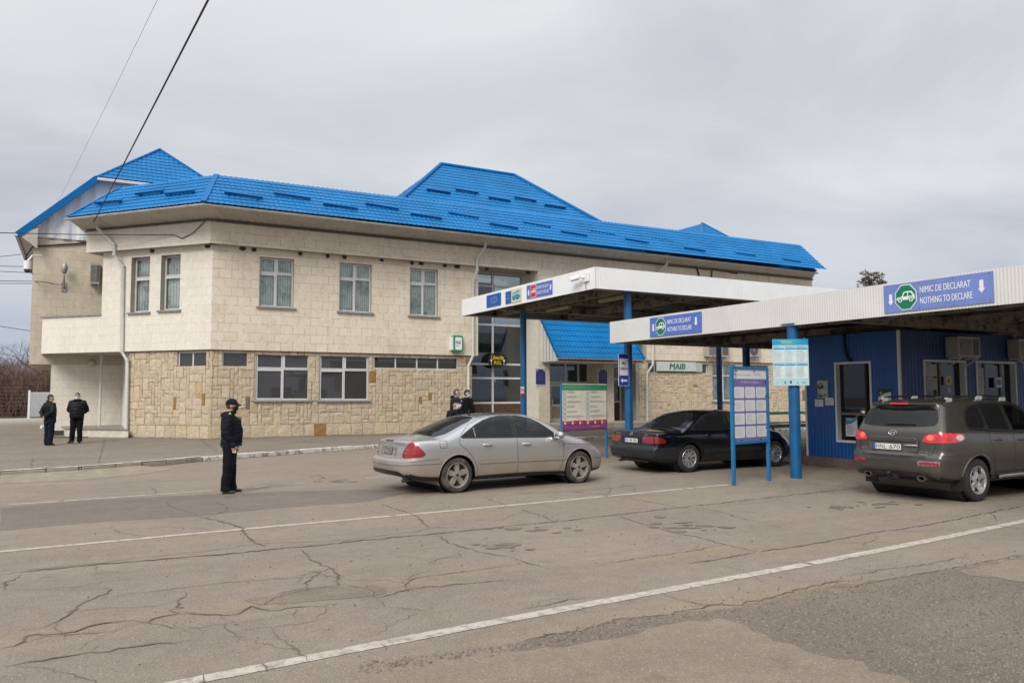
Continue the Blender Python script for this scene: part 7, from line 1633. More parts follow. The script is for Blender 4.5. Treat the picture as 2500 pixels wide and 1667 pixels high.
# ---------------- black saloon
BP_ = car_paint('black_blue_paint', (.004, .0048, .0075), (.045, .041, .037), (.20, .45), .2, .16, .5)
M_DKBUMP = plain('dark_bumper', (.016, .018, .022), .42)
blR = [dproj(.10, -.40, .685), dproj(.36, -.87, .695), dproj(.40, -.88, .745), dproj(.33, -.85, .80), dproj(.22, -.76, .845), dproj(.12, -.46, .845), dproj(.10, -.38, .82)]
BLK = dict(SIL)
BLK.update(L=4.80, W=([0, .10, .35, .9, 1.6, 2.6, 3.6, 4.1, 4.45, 4.70, 4.80], [.835, .86, .880, .895, .90, .90, .892, .875, .83, .74, .68]),
    top=([0, .10, .35, .80, 1.05, 1.4, 1.7, 2.0, 2.4, 2.8, 3.05, 3.35, 3.65, 3.85, 4.2, 4.5, 4.68, 4.80], [.950, .966, .980, .995, 1.09, 1.26, 1.375, 1.425, 1.437, 1.415, 1.35, 1.20, 1.045, .985, .92, .85, .78, .68]),
    shoulder=([0, 1.0, 2.5, 4.0, 4.80], [.80, .81, .79, .75, .66]), belt=([0, .6, 1.3, 2.4, 3.5, 4.0, 4.80], [.93, .965, .975, .960, .94, .90, .66]),
    rear=([.2, .30, .42, .52, .57, .60, .66, .80, .90, 1.0, 1.2], [.10, .03, .0, .0, .01, .06, .075, .085, .095, .10, .15]),
    planr=.08, endr=.035, fillet=([0, .6, 1.5, 2.5, 3.3, 3.9, 4.80], [.035, .05, .10, .11, .11, .12, .15]), over=.03, axles=(1.10, 3.933), rim=.215, rimkind='ten', rimmat=M_RIM2, tyremat=M_TYRE2, paint=BP_, track=.755, archr=.370, lower=M_DKBUMP,
    dlo=[(1.13, .99), (1.16, .972), (2.4, .950), (3.42, .928), (3.43, .945), (3.32, 1.03), (3.14, 1.16), (2.96, 1.265), (2.76, 1.345), (2.56, 1.382), (2.36, 1.393), (2.1, 1.388), (1.9, 1.362), (1.68, 1.30), (1.48, 1.20), (1.30, 1.10), (1.18, 1.03)],
    side_windows=[('rear_quarter_window', [(1.20, .995), (1.42, .99), (1.42, 1.14), (1.32, 1.09), (1.22, 1.025)], M_GLASST), ('rear_door_window', [(1.46, .988), (2.32, .972), (2.32, 1.372), (2.1, 1.368), (1.91, 1.342), (1.7, 1.282), (1.46, 1.165)], M_GLASST), ('front_door_window', [(2.42, .97), (3.33, .952), (3.27, 1.02), (3.10, 1.145), (2.93, 1.245), (2.74, 1.322), (2.55, 1.36), (2.42, 1.37)], M_GLASSC)],
    cross_windows=[('rear_window', smooth_poly([(.88, -.64), (1.62, -.50), (1.64, 0), (1.62, .50), (.88, .64), (.85, 0)], 1), TOPF, lambda c, n_: c.z > .97 and n_.z > .2, M_GLASST, .02), ('windscreen', smooth_poly([(2.95, -.52), (3.63, -.68), (3.68, 0), (3.63, .68), (2.95, .52), (2.91, 0)], 1), TOPF, lambda c, n_: c.z > .97 and n_.z > .2, M_GLASSC, .02)],
    lamps=[('tail_lamp', smooth_poly(blR, 1), DR, rr_reg, plain('deep_red_lens', (.22, .008, .010), .15, coat=1., var=.2, scale=14), .005), ('tail_lamp', smooth_poly(lpm(blR), 1)[::-1], DLm, rl_reg, plain('deep_red_lens', (.22, .008, .010), .15, coat=1.), .005)],
    marks=[('bumper', [(-.9, .2), (.9, .2), (.9, .60), (-.9, .60)], REARF, lambda c, n_: c.x < .75, 2)],
    seams=[([(2.37, .94), (2.38, .70), (2.40, .45), (2.37, .27)], SIDE), ([(3.42, .93), (3.5, .83), (3.50, .60), (3.46, .40), (3.40, .27)], SIDE), ([(1.10, .96), (1.10, .88), (1.30, .74), (1.44, .58), (1.50, .42), (1.52, .27)], SIDE), ([(-.60, .62), (0, .61), (.60, .62)], REARF), ([(-.60, .62), (-.64, .92)], REARF), ([(.60, .62), (.64, .92)], REARF)],
    strips=[('side_moulding', [(1.52, .50), (2.35, .495)], SIDE, .09, .012, M_DKBUMP), ('side_moulding', [(2.39, .495), (3.46, .49)], SIDE, .09, .012, M_DKBUMP), ('bumper_strip', [(-.80, .555), (0, .555), (.80, .555)], REARF, .06, .010, M_DKBUMP), ('window_pillar', [(1.44, .985), (1.44, 1.15)], SIDE, .016, .004, M_TRIM)])
def blk_extra(t, body, bvh, inv):
    hit = lambda y, z: bvh.ray_cast(Vector((-2, y, z)), Vector((1, 0, 0)))[0]
    p, q = hit(0, .84), hit(0, .68); tl = math.atan2(p.x-q.x, .16)
    m = MB(); M = frame((q.x-.004, .36, .645), (0, -1, 0), (math.sin(tl), 0, math.cos(tl))); m.extr(rr_(0, .72, 0, .19, .02), M, -.01, .002); m.build('plate_recess', plain('dark_recess', (.01, .011, .014), .5), body, inv=inv)
    plate(t, q.x-.002, .735, tl, .52, .115, 'IS|98|MBZ', inv, True)
    p = hit(0, .885); M = frame((p.x-.004, 0, .885), (0, -1, 0), (.1, 0, 1)); m = MB(); star(m, M, .045); m.build('badge', M_CHROME, t, inv=inv)
    m = MB(); M = frame((hit(.5, .88).x-.008, .60, .872), (0, -1, 0), (.1, 0, 1)); text(m, 'E 200', M, 0, .16, 0, .028, .003, 0, 0); M = frame((hit(-.48, .88).x-.008, -.46, .872), (0, -1, 0), (.1, 0, 1)); text(m, 'CDI', M, 0, .12, 0, .028, .003, 0, 0); m.build('badge_lettering', M_CHROME, t, inv=inv)
    for s, fr in ((-1, DR), (1, DLm)):
        m = MB(); pl_ = [(dproj(.12, -.42, 0)[0], .80), (dproj(.24, -.74, 0)[0], .80), (dproj(.22, -.72, 0)[0], .838), (dproj(.13, -.46, 0)[0], .838)]
        if s > 0: pl_ = [(-u, v) for u, v in pl_]
        raised(bvh, pl_, fr, .007, m)
        if m.f: m.build('lamp_band', plain('smoked_lens', (.20, .13, .12), .15, coat=1.), t, inv=inv)
    for s in (-1, 1): mirror(t, (3.32, s*.98, .98), s, inv, BP_)
    for x, z in ((1.68, .845), (2.58, .83)): dhandle(t, bvh, x, z, inv, BP_)
    p = bvh.ray_cast(Vector((1.55, 0, 3)), Vector((0, 0, -1)))[0]; m = MB(); m.tube([p, p+Vector((-.03, 0, .13))], .005, 6); m.build('aerial', M_BLK, t, inv=inv)
    m = MB(); m.tube([(.08, 0, .30), (-.06, 0, .30), (-.08, 0, .36)], .022, 10); m.ell((-.08, 0, .39), (.028, .028, .028)); m.box(.16, .5, -.5, .5, .24, .30); m.build('tow_bar', M_BLK, t, inv=inv)
    m = MB(); m.tube([(.35, .50, .25), (.10, .50, .24)], .03, 12); m.build('exhaust', plain('sooty_steel', (.08, .075, .07), .6, metal=.4), t, smooth=True, inv=inv)
BLK['extra'] = blk_extra
a = G(1683, 1153)
def pxof(p): d = Vector(p)-CAM; return CPX+FPX*d.dot(RT)/d.dot(FW)
rz = max((R(k*.25) for k in range(-60, 120)), key=lambda q: -abs(pxof(a+Vector((math.cos(q), math.sin(q), 0))*2.833)-1893)); l = Vector((-math.sin(rz), math.cos(rz), 0)); o = a-Vector((math.cos(rz), math.sin(rz), 0))*1.10+l*(.755+.09); loc = (o.x, o.y, 0)
build_car('black_saloon', 'glossy black saloon car parked beyond the purple notice board', 'car', loc, rz, BLK)

# ---------------- dark grey off-roader
GP_ = car_paint('grey_green_paint', (.072, .068, .058), (.13, .11, .085), (.25, .70), .5, .28, .45)
M_DKPLAS = plain('dark_plastic', (.028, .028, .027), .6)
suR = [dproj(.10, -.52, .985), dproj(.52, -.94, 1.00), dproj(.66, -.94, 1.075), dproj(.58, -.93, 1.15), dproj(.20, -.84, 1.155), dproj(.12, -.60, 1.125)]
SUV = dict(L=4.675, W=([0, .10, .35, .9, 1.6, 2.6, 3.5, 4.0, 4.35, 4.55, 4.675], [.83, .875, .915, .945, .945, .945, .94, .92, .86, .78, .70]),
    top=([0, .12, .30, .55, 1.0, 1.8, 2.4, 2.75, 3.0, 3.3, 3.52, 3.7, 4.0, 4.35, 4.55, 4.675], [1.655, 1.668, 1.685, 1.70, 1.722, 1.738, 1.72, 1.66, 1.575, 1.40, 1.235, 1.165, 1.11, 1.02, .93, .83]),
    crown=([0, 1, 2.4, 3.3, 3.7, 4.675], [.10, .09, .09, .11, .10, .12]), shoulder=([0, 1.0, 2.5, 3.6, 4.675], [.93, .95, .94, .90, .75]), belt=([0, .7, 1.5, 2.5, 3.4, 4.0, 4.675], [1.13, 1.16, 1.14, 1.11, 1.09, 1.05, .80]),
    sill=([0, .25, .7, 1.5, 3.3, 4.2, 4.675], [.40, .36, .32, .31, .31, .30, .34]), fillet=([0, .5, 2.4, 3.2, 3.7, 4.675], [.09, .13, .14, .13, .14, .2]),
    rear=([.3, .42, .52, .62, .72, .765, .80, .90, 1.05, 1.15, 1.22, 1.45, 1.60, 1.66, 1.8], [.12, .04, .0, .0, .01, .02, .075, .09, .10, .115, .16, .30, .385, .33, .40]), front=([.3, .45, .6, .8, 1.0], [.05, 0, 0, .06, .2]),
    fallr=1.0, fallf=.8, planr=.13, planf=.22, under=.05, over=.03, tumble=.40, endr=.05, axles=(1.02, 3.72), wr=.362, archr=.418, track=.80, tw=.235, rim=.238, rimkind='wide', rimmat=M_RIM2, tyremat=M_TYRE2, liplow=.40, lipr=.022, lipmat=GP_, hw=.94, paint=GP_, lower=M_DKPLAS,
    dlo=[(.78, 1.27), (.80, 1.235), (.90, 1.205), (1.5, 1.175), (2.5, 1.135), (3.25, 1.115), (3.26, 1.14), (3.10, 1.27), (2.9, 1.42), (2.72, 1.54), (2.5, 1.61), (2.1, 1.64), (1.5, 1.635), (1.1, 1.60), (.95, 1.54), (.84, 1.42)],
    side_windows=[('rear_quarter_window', smooth_poly([(.82, 1.26), (.90, 1.235), (1.35, 1.21), (1.35, 1.585), (1.12, 1.565), (.98, 1.51), (.86, 1.39)], 1), M_GLASST), ('rear_door_window', [(1.44, 1.205), (2.05, 1.18), (2.05, 1.61), (1.6, 1.605), (1.44, 1.585)], M_GLASST), ('front_door_window', [(2.17, 1.175), (3.16, 1.145), (3.05, 1.24), (2.86, 1.39), (2.69, 1.505), (2.48, 1.58), (2.17, 1.605)], M_GLASSC)],
    cross_windows=[('rear_window', smooth_poly([(-.64, 1.265), (0, 1.235), (.64, 1.265), (.70, 1.34), (.60, 1.575), (0, 1.60), (-.60, 1.575), (-.70, 1.34)], 1), REARF, lambda c, n_: c.x < .8 and n_.x < -.2, M_GLASST, .012), ('windscreen', smooth_poly([(2.82, -.58), (3.50, -.72), (3.55, 0), (3.50, .72), (2.82, .58), (2.78, 0)], 1), TOPF, lambda c, n_: c.z > 1.15 and n_.z > .2, M_GLASSC, .02)],
    lamps=[('tail_lamp', smooth_poly(suR, 1), DR, lambda c, n_: c.x < .95 and c.y < -.3 and c.z > .8, plain('lit_tail_lens', (.50, .015, .02), .15, coat=1., emit=.18, var=.25, scale=9), .006), ('tail_lamp', smooth_poly(lpm(suR), 1)[::-1], DLm, lambda c, n_: c.x < .95 and c.y > .3 and c.z > .8, plain('lit_tail_lens', (.50, .015, .02), .15), .006),
        ('fog_lamp', rr_(.50, .80, .61, .68, .025), REARF, lambda c, n_: c.x < .7 and n_.x < 0, plain('dark_red_lens', (.25, .01, .012), .15, coat=1.), .004), ('fog_lamp', rr_(-.80, -.50, .61, .68, .025), REARF, lambda c, n_: c.x < .7 and n_.x < 0, plain('dark_red_lens', (.25, .01, .012), .15), .004),
        ('brake_lamp', [(-.17, 1.632), (.17, 1.632), (.17, 1.65), (-.17, 1.65)], REARF, lambda c, n_: c.x < .8 and n_.x < 0, M_BRAKE, .004)],
    marks=[('valance', [(-.62, .30), (.62, .30), (.64, .45), (.55, .50), (-.55, .50), (-.64, .45)], REARF, lambda c, n_: c.x < .6 and n_.x < .3, 2), ('valance', [(-1, .30), (1, .30), (1, .375), (-1, .375)], REARF, lambda c, n_: True, 2)],
    seams=[([(2.10, 1.12), (2.12, .80), (2.10, .50), (2.06, .38)], SIDE), ([(3.24, 1.10), (3.28, .80), (3.24, .48), (3.18, .38)], SIDE), ([(1.40, 1.19), (1.36, 1.05), (1.44, .85), (1.50, .62), (1.52, .40)], SIDE), ([(1.40, 1.19), (1.40, 1.62), (2.1, 1.66), (2.5, 1.63), (2.76, 1.55), (3.0, 1.39), (3.24, 1.18)], SIDE), ([(2.11, 1.63), (2.11, 1.15)], SIDE),
        ([(-.66, .79), (-.72, .95), (-.75, 1.13)], REARF), ([(.66, .79), (.72, .95), (.75, 1.13)], REARF), ([(-.66, .79), (-.5, .77), (0, .765), (.5, .77), (.66, .79)], REARF), ([(-.75, 1.15), (-.73, 1.30), (-.62, 1.61)], REARF), ([(.75, 1.15), (.73, 1.30), (.62, 1.61)], REARF), ([(.15, .77), (.5, .79), (.62, .80)], SIDE)],
    strips=[('bumper_pad', [(-.60, .752), (0, .742), (.60, .752)], REARF, .035, .006, M_DKPLAS), ('window_chrome', [(.82, 1.215), (1.5, 1.165), (2.5, 1.125), (3.2, 1.105)], SIDE, .012, .006, M_CHROME), ('valance_edge', [(-.66, .47), (-.52, .515), (0, .525), (.52, .515), (.66, .47)], REARF, .03, .012, plain('dark_grey_trim', (.05, .05, .048), .4)), ('bumper_lip', [(.80, .62), (.80, .68), (.49, .68), (.49, .62), (.80, .62)], REARF, .012, .004, M_CHROME), ('door_sill', [(1.45, .44), (3.25, .44)], SIDE, .10, .012, M_DKPLAS)],
    floorz=.36, floor=(.8, 3.5), parcel=1.05, dash=1.08, shelf=(.8, 1.2), seats=(1.75, 2.5), swheel=3.0)
def suv_extra(t, body, bvh, inv):
    hit = lambda y, z: bvh.ray_cast(Vector((-2, y, z)), Vector((1, 0, 0)))[0]
    p, q = hit(0, 1.03), hit(0, .87); tl = math.atan2(p.x-q.x, .16)
    M = frame((q.x-.003, .46, .825), (0, -1, 0), (math.sin(tl), 0, math.cos(tl))); m = MB(); m.extr(rr_(0, .92, 0, .235, .05), M, -.01, .003); m.build('plate_recess', plain('recess_paint', (.085, .082, .07), .4), body, inv=inv)
    m = MB(); m.extr(rr_(.02, .90, .165, .24, .03), M, .003, .028); m.build('grab_trim', GP_, body, smooth=True, bevel=.008, inv=inv)
    plate(t, q.x-.012, .90, tl, .55, .12, 'HNL|670', inv, True, False, .10)
    p2 = hit(-.33, .93); m = MB(); m.tube([(p2.x-.02, -.23, .935), (p2.x-.035, -.28, .937), (p2.x-.035, -.40, .937), (p2.x-.02, -.46, .935)], .016, 10); m.build('tailgate_handle', M_CHROME, t, smooth=True, inv=inv)
    p = hit(0, 1.14); M = frame((p.x-.006, 0, 1.135), (0, -1, 0), (.25, 0, 1)); m = MB(); rx, ry = .075, .042; k = 28
    m.tube([M @ Vector((rx*math.cos(i*6.2832/k), ry*math.sin(i*6.2832/k), .004)) for i in range(k+1)], .006, 8)
    for x0, x1 in ((-.045, -.020), (.015, .040)): m.extr([(x0, -.028), (x0+.014, -.030), (x1+.012, .026), (x1-.004, .028)], M, .0, .008)
    m.extr([(-.030, -.006), (.028, .002), (.028, .010), (-.030, .002)], M, .0, .008); m.build('badge', M_CHROME, t, inv=inv)
    m = MB(); pq = hit(-.50, .83); M = frame((pq.x-.008, -.36, .82), (0, -1, 0), (.1, 0, 1)); text(m, 'SANTA FE', M, 0, .26, 0, .035, .004, 0, 0); m.extr([(.12, -.035), (.26, -.035), (.26, -.015), (.12, -.015)], M, 0, .004); pq = hit(.56, .85); M = frame((pq.x-.008, .63, .845), (0, -1, 0), (.1, 0, 1)); text(m, 'HYUNDAI', M, 0, .17, 0, .025, .004, 0, 0); m.build('badge_lettering', plain('badge_grey', (.22, .22, .22), .5, metal=.2), t, inv=inv)
    # round inner lamps
    for s, fr in ((-1, DR), (1, DLm)):
        for (x, y, r, mt, nm) in ((.14, -.66, .052, plain('lit_lamp_core', (.9, .10, .07), .2, emit=.6), 'lamp_core'), (.33, -.86, .052, plain('red_lamp_ring', (.45, .012, .02), .2, coat=1.), 'lamp_core'), (.52, -.93, .055, plain('pale_lens', (.50, .45, .43), .15, coat=1.), 'indicator')):
            m = MB(); u = dproj(x, y, 0)[0]*(1 if s < 0 else -1); raised(bvh, [(u+r*(1.35 if nm == 'indicator' else 1)*math.cos(i*.3927), 1.075+r*math.sin(i*.3927)) for i in range(16)], fr, .012, m)
            if m.f: m.build(nm, mt, t, smooth=True, inv=inv)
    # wiper
    a, b = hit(.20, 1.285), hit(-.30, 1.29); m = MB(); m.tube([a+Vector((-.012, 0, 0)), (a+b)/2+Vector((-.02, 0, .005)), b+Vector((-.012, 0, 0))], .012, 8, rs=[.008, .016, .010]); m.ell(b+Vector((-.005, -.02, 0)), (.025, .03, .025)); m.build('rear_wiper', M_BLK, t, smooth=True, inv=inv)
    # roof spoiler lip, rails, cross feet
    pts = [hit(y, 1.605)+Vector((-.075, 0, .015)) for y in np.linspace(-.58, .58, 13)]; m = MB(); vs = []; fs = []
    for p_ in pts: q_ = bvh.ray_cast(Vector((p_.x+.22, p_.y, 3)), Vector((0, 0, -1)))[0]; vs += [p_, p_+Vector((0, 0, .035)), q_+Vector((0, 0, .004)), Vector((p_.x+.10, p_.y, 1.60))]
    for i in range(12): fs += [(i*4+j, (i+1)*4+j, (i+1)*4+(j+1) % 4, i*4+(j+1) % 4) for j in range(4)]
    m.add(vs, fs+[(3, 2, 1, 0), (48, 49, 50, 51)]); m.build('spoiler', GP_, t, smooth=True, inv=inv)
    m = MB(); m.box(pts[6].x-.004, pts[6].x+.02, -.17, .17, pts[6].z+.006, pts[6].z+.028); m.build('brake_lamp', M_BRAKE, t, inv=inv)
    for s in (-1, 1):
        rl = []
        for x in np.linspace(.62, 2.55, 14): h = bvh.ray_cast(Vector((x, s*.60, 3)), Vector((0, 0, -1)))[0]; e = min(1, min(x-.62, 2.55-x)/.18); rl.append(h+Vector((0, 0, .005+.062*e)))
        m = MB(); m.tube(rl, .017, 10); m.build('roof_rail', M_TRIM, t, smooth=True, inv=inv)
        for i in (1, 7, 12): h = rl[i]; m = MB(); m.obox(h+Vector((-.09, -.018, -.075)), Vector((.18, 0, 0)), Vector((0, .036, 0)), Vector((0, 0, .085))); m.build('rail_foot', plain('rail_foot_grey', (.50, .50, .50), .35, metal=.4), t, bevel=.015, inv=inv)
        mirror(t, (3.16, s*1.06, 1.17), s, inv, GP_, (.10, .12, .10)); 
        m = MB(); m.tube([(1.48, s*.97, .40), (1.62, s*1.0, .42), (3.1, s*1.0, .42), (3.24, s*.97, .40)], .038, 12); m.build('side_step', M_STEEL, t, smooth=True, inv=inv)
        m = MB(); m.box(.60, .615, min(s*.68, s*.93), max(s*.68, s*.93), .20, .46); m.build('mud_flap', M_BLK, t, bevel=.01, inv=inv)
        m = MB(); M = Matrix.Translation((.10, s*.50, .40)) @ Matrix.Rotation(R(-90), 4, 'Y'); m.lathe([(.045, -.20), (.048, .02), (.040, .02), (.038, -.2)], M @ Matrix.Scale(1.5, 4, (0, 1, 0)), 20); m.build('exhaust', plain('dull_steel', (.20, .19, .18), .45, metal=.7), t, smooth=True, inv=inv)
    for x, z in ((1.60, 1.02), (2.33, 1.0)): dhandle(t, bvh, x, z, inv, plain('dark_handle', (.16, .16, .15), .2, metal=.7))
    m = MB(); m.tube([(.30, 0, .36), (-.02, 0, .36), (-.05, 0, .42)], .026, 12); m.ell((-.05, 0, .455), (.034, .034, .034)); m.box(.02, .10, -.12, -.02, .36, .44); m.box(.0, .06, .03, .12, .33, .38); m.build('tow_bar', M_BLK, t, inv=inv)
    p = bvh.ray_cast(Vector((1.0, 0, 3)), Vector((0, 0, -1)))[0]; m = MB(); m.tube([p, p+Vector((-.12, 0, .26))], .005, 6); m.build('aerial', M_BLK, t, inv=inv)
    m = MB(); m.box(4.60, 4.66, -.4, .4, .72, .86); m.build('front_grille', M_TRIM, t, inv=inv)
SUV['extra'] = suv_extra
a, b = G(2388, 1224), G(2158, 1203); d = Vector((b.y-a.y, -(b.x-a.x), 0)).normalized(); rz = R(0.8); d = Vector((math.cos(rz), math.sin(rz), 0)); l = Vector((-d.y, d.x, 0)); o = a-d*1.02+l*(.80+.09)
build_car('grey_offroader', 'dark grey off-road estate car with lit red tail lamps at the blue booth', 'car', (o.x, o.y, 0), rz, SUV)
# ------------------------------------------------------------------ people
from mathutils import noise as _mn
SKIN = plain('skin', (.46, .27, .20), .55, var=.08, scale=20)
def cloth(name, col, rough=.85, sc=60):
    if name in _mc: return _mc[name]
    n = NT(name); o = n.obj(); n.set(n.b, 'Base Color', n.mix(n.rng(n.noise(o, 5, 5, .6), .3, .7), tuple(c*.75 for c in col), tuple(c*1.3 for c in col))); n.set(n.b, 'Roughness', rough); n.set(n.b, 'Specular IOR Level', .22); n.bump(n.noise(o, sc, 3), .003, .5); _mc[name] = n.m; return n.m
def limb(m, pts, rs, seg=14):
    """tapered limb with ball joints: pts along the bone, radii per point"""
    P_, q = [], []
    for i in range(len(pts)-1):
        a, b = Vector(pts[i]), Vector(pts[i+1])
        for k in range(4): P_.append(a.lerp(b, k/4)); q.append(rs[i]+(rs[i+1]-rs[i])*k/4)
    P_.append(Vector(pts[-1])); q.append(rs[-1]); m.tube(P_, 0, seg, 0, True, q)
    for p, r in zip(pts, rs): m.ell(p, (r*.99, r*.99, r*.99), None, seg, 8)
def loft(m, secs, seg=28):
    """torso-like solid: (x, y, z, half depth, half width)"""
    vs = []; fs = []; n = len(secs)
    for x, y, z, a, b in secs: vs += [(x+a*math.cos(2*math.pi*k/seg)*(1), y+b*math.sin(2*math.pi*k/seg), z) for k in range(seg)]
    for i in range(n-1):
        for k in range(seg): k2 = (k+1) % seg; fs.append((i*seg+k, i*seg+k2, (i+1)*seg+k2, (i+1)*seg+k))
    fs += [tuple(range(seg-1, -1, -1)), tuple((n-1)*seg+k for k in range(seg))]; m.add(vs, fs)
def fuse(m, voxel, it=4):
    me = bpy.data.meshes.new('t'); me.from_pydata([tuple(v) for v in m.v], [], m.f); ob = bpy.data.objects.new('t', me); COL.objects.link(ob)
    r = ob.modifiers.new('r', 'REMESH'); r.mode = 'VOXEL'; r.voxel_size = voxel; s = ob.modifiers.new('s', 'SMOOTH'); s.iterations = it; s.factor = .5
    d = bpy.data.meshes.new_from_object(ob.evaluated_get(bpy.context.evaluated_depsgraph_get())); o = MB(); o.add([v.co.copy() for v in d.vertices], [tuple(p.vertices) for p in d.polygons]); nn = [v.normal.copy() for v in d.vertices]
    bpy.data.objects.remove(ob); bpy.data.meshes.remove(me); bpy.data.meshes.remove(d); return o, nn
def wrinkle(o, nn, amp, fr, quilt=0, seed=0):
    for i, v in enumerate(o.v):
        p = Vector(v); d = amp*(_mn.noise(Vector((p.x*fr, p.y*fr, p.z*fr*2.2+seed)))+.5*_mn.noise(Vector((p.x*fr*2.3, p.y*fr*2.3, p.z*fr*5+seed))))
        if quilt: d += .008*(abs(math.sin(p.z*math.pi/quilt))-.6)
        o.v[i] = tuple(p+nn[i]*d)
def hand(m, w, d, side, f):
    """palm at wrist w pointing along d; f = forward direction of the thumb"""
    w, d, f = Vector(w), Vector(d).normalized(), Vector(f).normalized(); s = d.cross(f).normalized()*side; f = (f-d*f.dot(d)).normalized()
    q = Matrix((s, f, d)).transposed(); m.ell(w+d*.05, (.018, .040, .055), q, 12, 8)
    for k, l in enumerate((.068, .076, .070, .055)):
        b = w+d*.088+f*(.030-.020*k); cl = s*(-.35)
        m.tube([b, b+d*l*.45+cl*l*.12, b+(d*.8+cl).normalized()*l*.45+d*l*.35, b+d*l*.62+cl*l*.85], .0088, 8, rs=[.0098, .0092, .0086, .007])
    b = w+d*.025+f*.032; m.tube([b, b+d*.028+f*.022-s*.006, b+d*.06+f*.022-s*.014], .010, 8, rs=[.013, .011, .008])
def face(t, h, M, k, mask, hairkind, glasses=False, hair=(.03, .022, .018), capdef=None):
    """features on a head centred at h; M turns the head, k its scale"""
    T = lambda p: M @ (Vector(p)*k)+h
    Q = lambda mm: setattr(mm, 'v', [tuple(T(v)) for v in mm.v])
    if hairkind:
        m = MB(); m.ell((-.008, 0, .022), (.105, .083, .118), None, 28, 18)
        keep = []
        for f in m.f:
            c = sum((Vector(m.v[i]) for i in f), Vector())/len(f); lim = {'short': .045+.35*max(0, c.x) if c.x > -.03 else -.055+(c.x+.03)*.0, 'bald': .075 if c.x > -.02 else -.05, 'beanie': .015+.12*c.x}[hairkind]
            if c.z > lim: keep.append(f)
        m.f = keep; m.m = [0]*len(keep); m.uv = [None]*len(keep); m.col = [None]*len(keep)
        if hairkind == 'beanie': m.v = [tuple(Vector(v)*1.06+Vector((0, 0, .006))) for v in m.v]
        Q(m); m.build('beanie' if hairkind == 'beanie' else 'hair', cloth('knit_black', (.010, .011, .014)) if hairkind == 'beanie' else plain('hair_%d' % int(hair[0]*1000), hair, .7, var=.3, scale=60), t, smooth=True)
    m = MB()
    for s in (-1, 1): m.ell((.084, s*.032, .012), (.010, .013, .007), None, 10, 6)
    Q(m); m.build('eyes', plain('eye_dark', (.03, .022, .018), .3), t, smooth=True)
    m = MB()
    for s in (-1, 1): m.tube([(.086, s*.016, .030), (.090, s*.034, .034), (.080, s*.052, .028)], .005, 6)
    Q(m); m.build('eyebrows', plain('brow_dark', (.035, .025, .018), .8), t)
    if mask:
        col, mn = mask; m = MB(); nu, nv = 15, 8; vs = []
        for j in range(nv+1):
            z = -.012-.095*j/nv
            for i in range(nu+1):
                a = -1.25+2.5*i/nu; bul = .013+.016*math.exp(-((a/.5)**2))*math.exp(-((j/nv-.4)/.4)**2); rx, ry = .095*(1-.32*(j/nv)**2.2), .079*(1-.20*(j/nv)**2); vs.append(((rx+bul)*math.cos(a)-.004, (ry+bul*.8)*math.sin(a), z+.002*math.sin(j*3.1)))
        m.add(vs, [(j*(nu+1)+i, j*(nu+1)+i+1, (j+1)*(nu+1)+i+1, (j+1)*(nu+1)+i) for j in range(nv) for i in range(nu)])
        for s in (-1, 1):
            for z in (-.03, -.07): m.tube([(.03, s*.082, z), (-.01, s*.087, -.02), (-.02, s*.085, .0)], .002, 5)
        Q(m); m.build('face_mask', plain(mn, col, .8, var=.06), t, smooth=True)
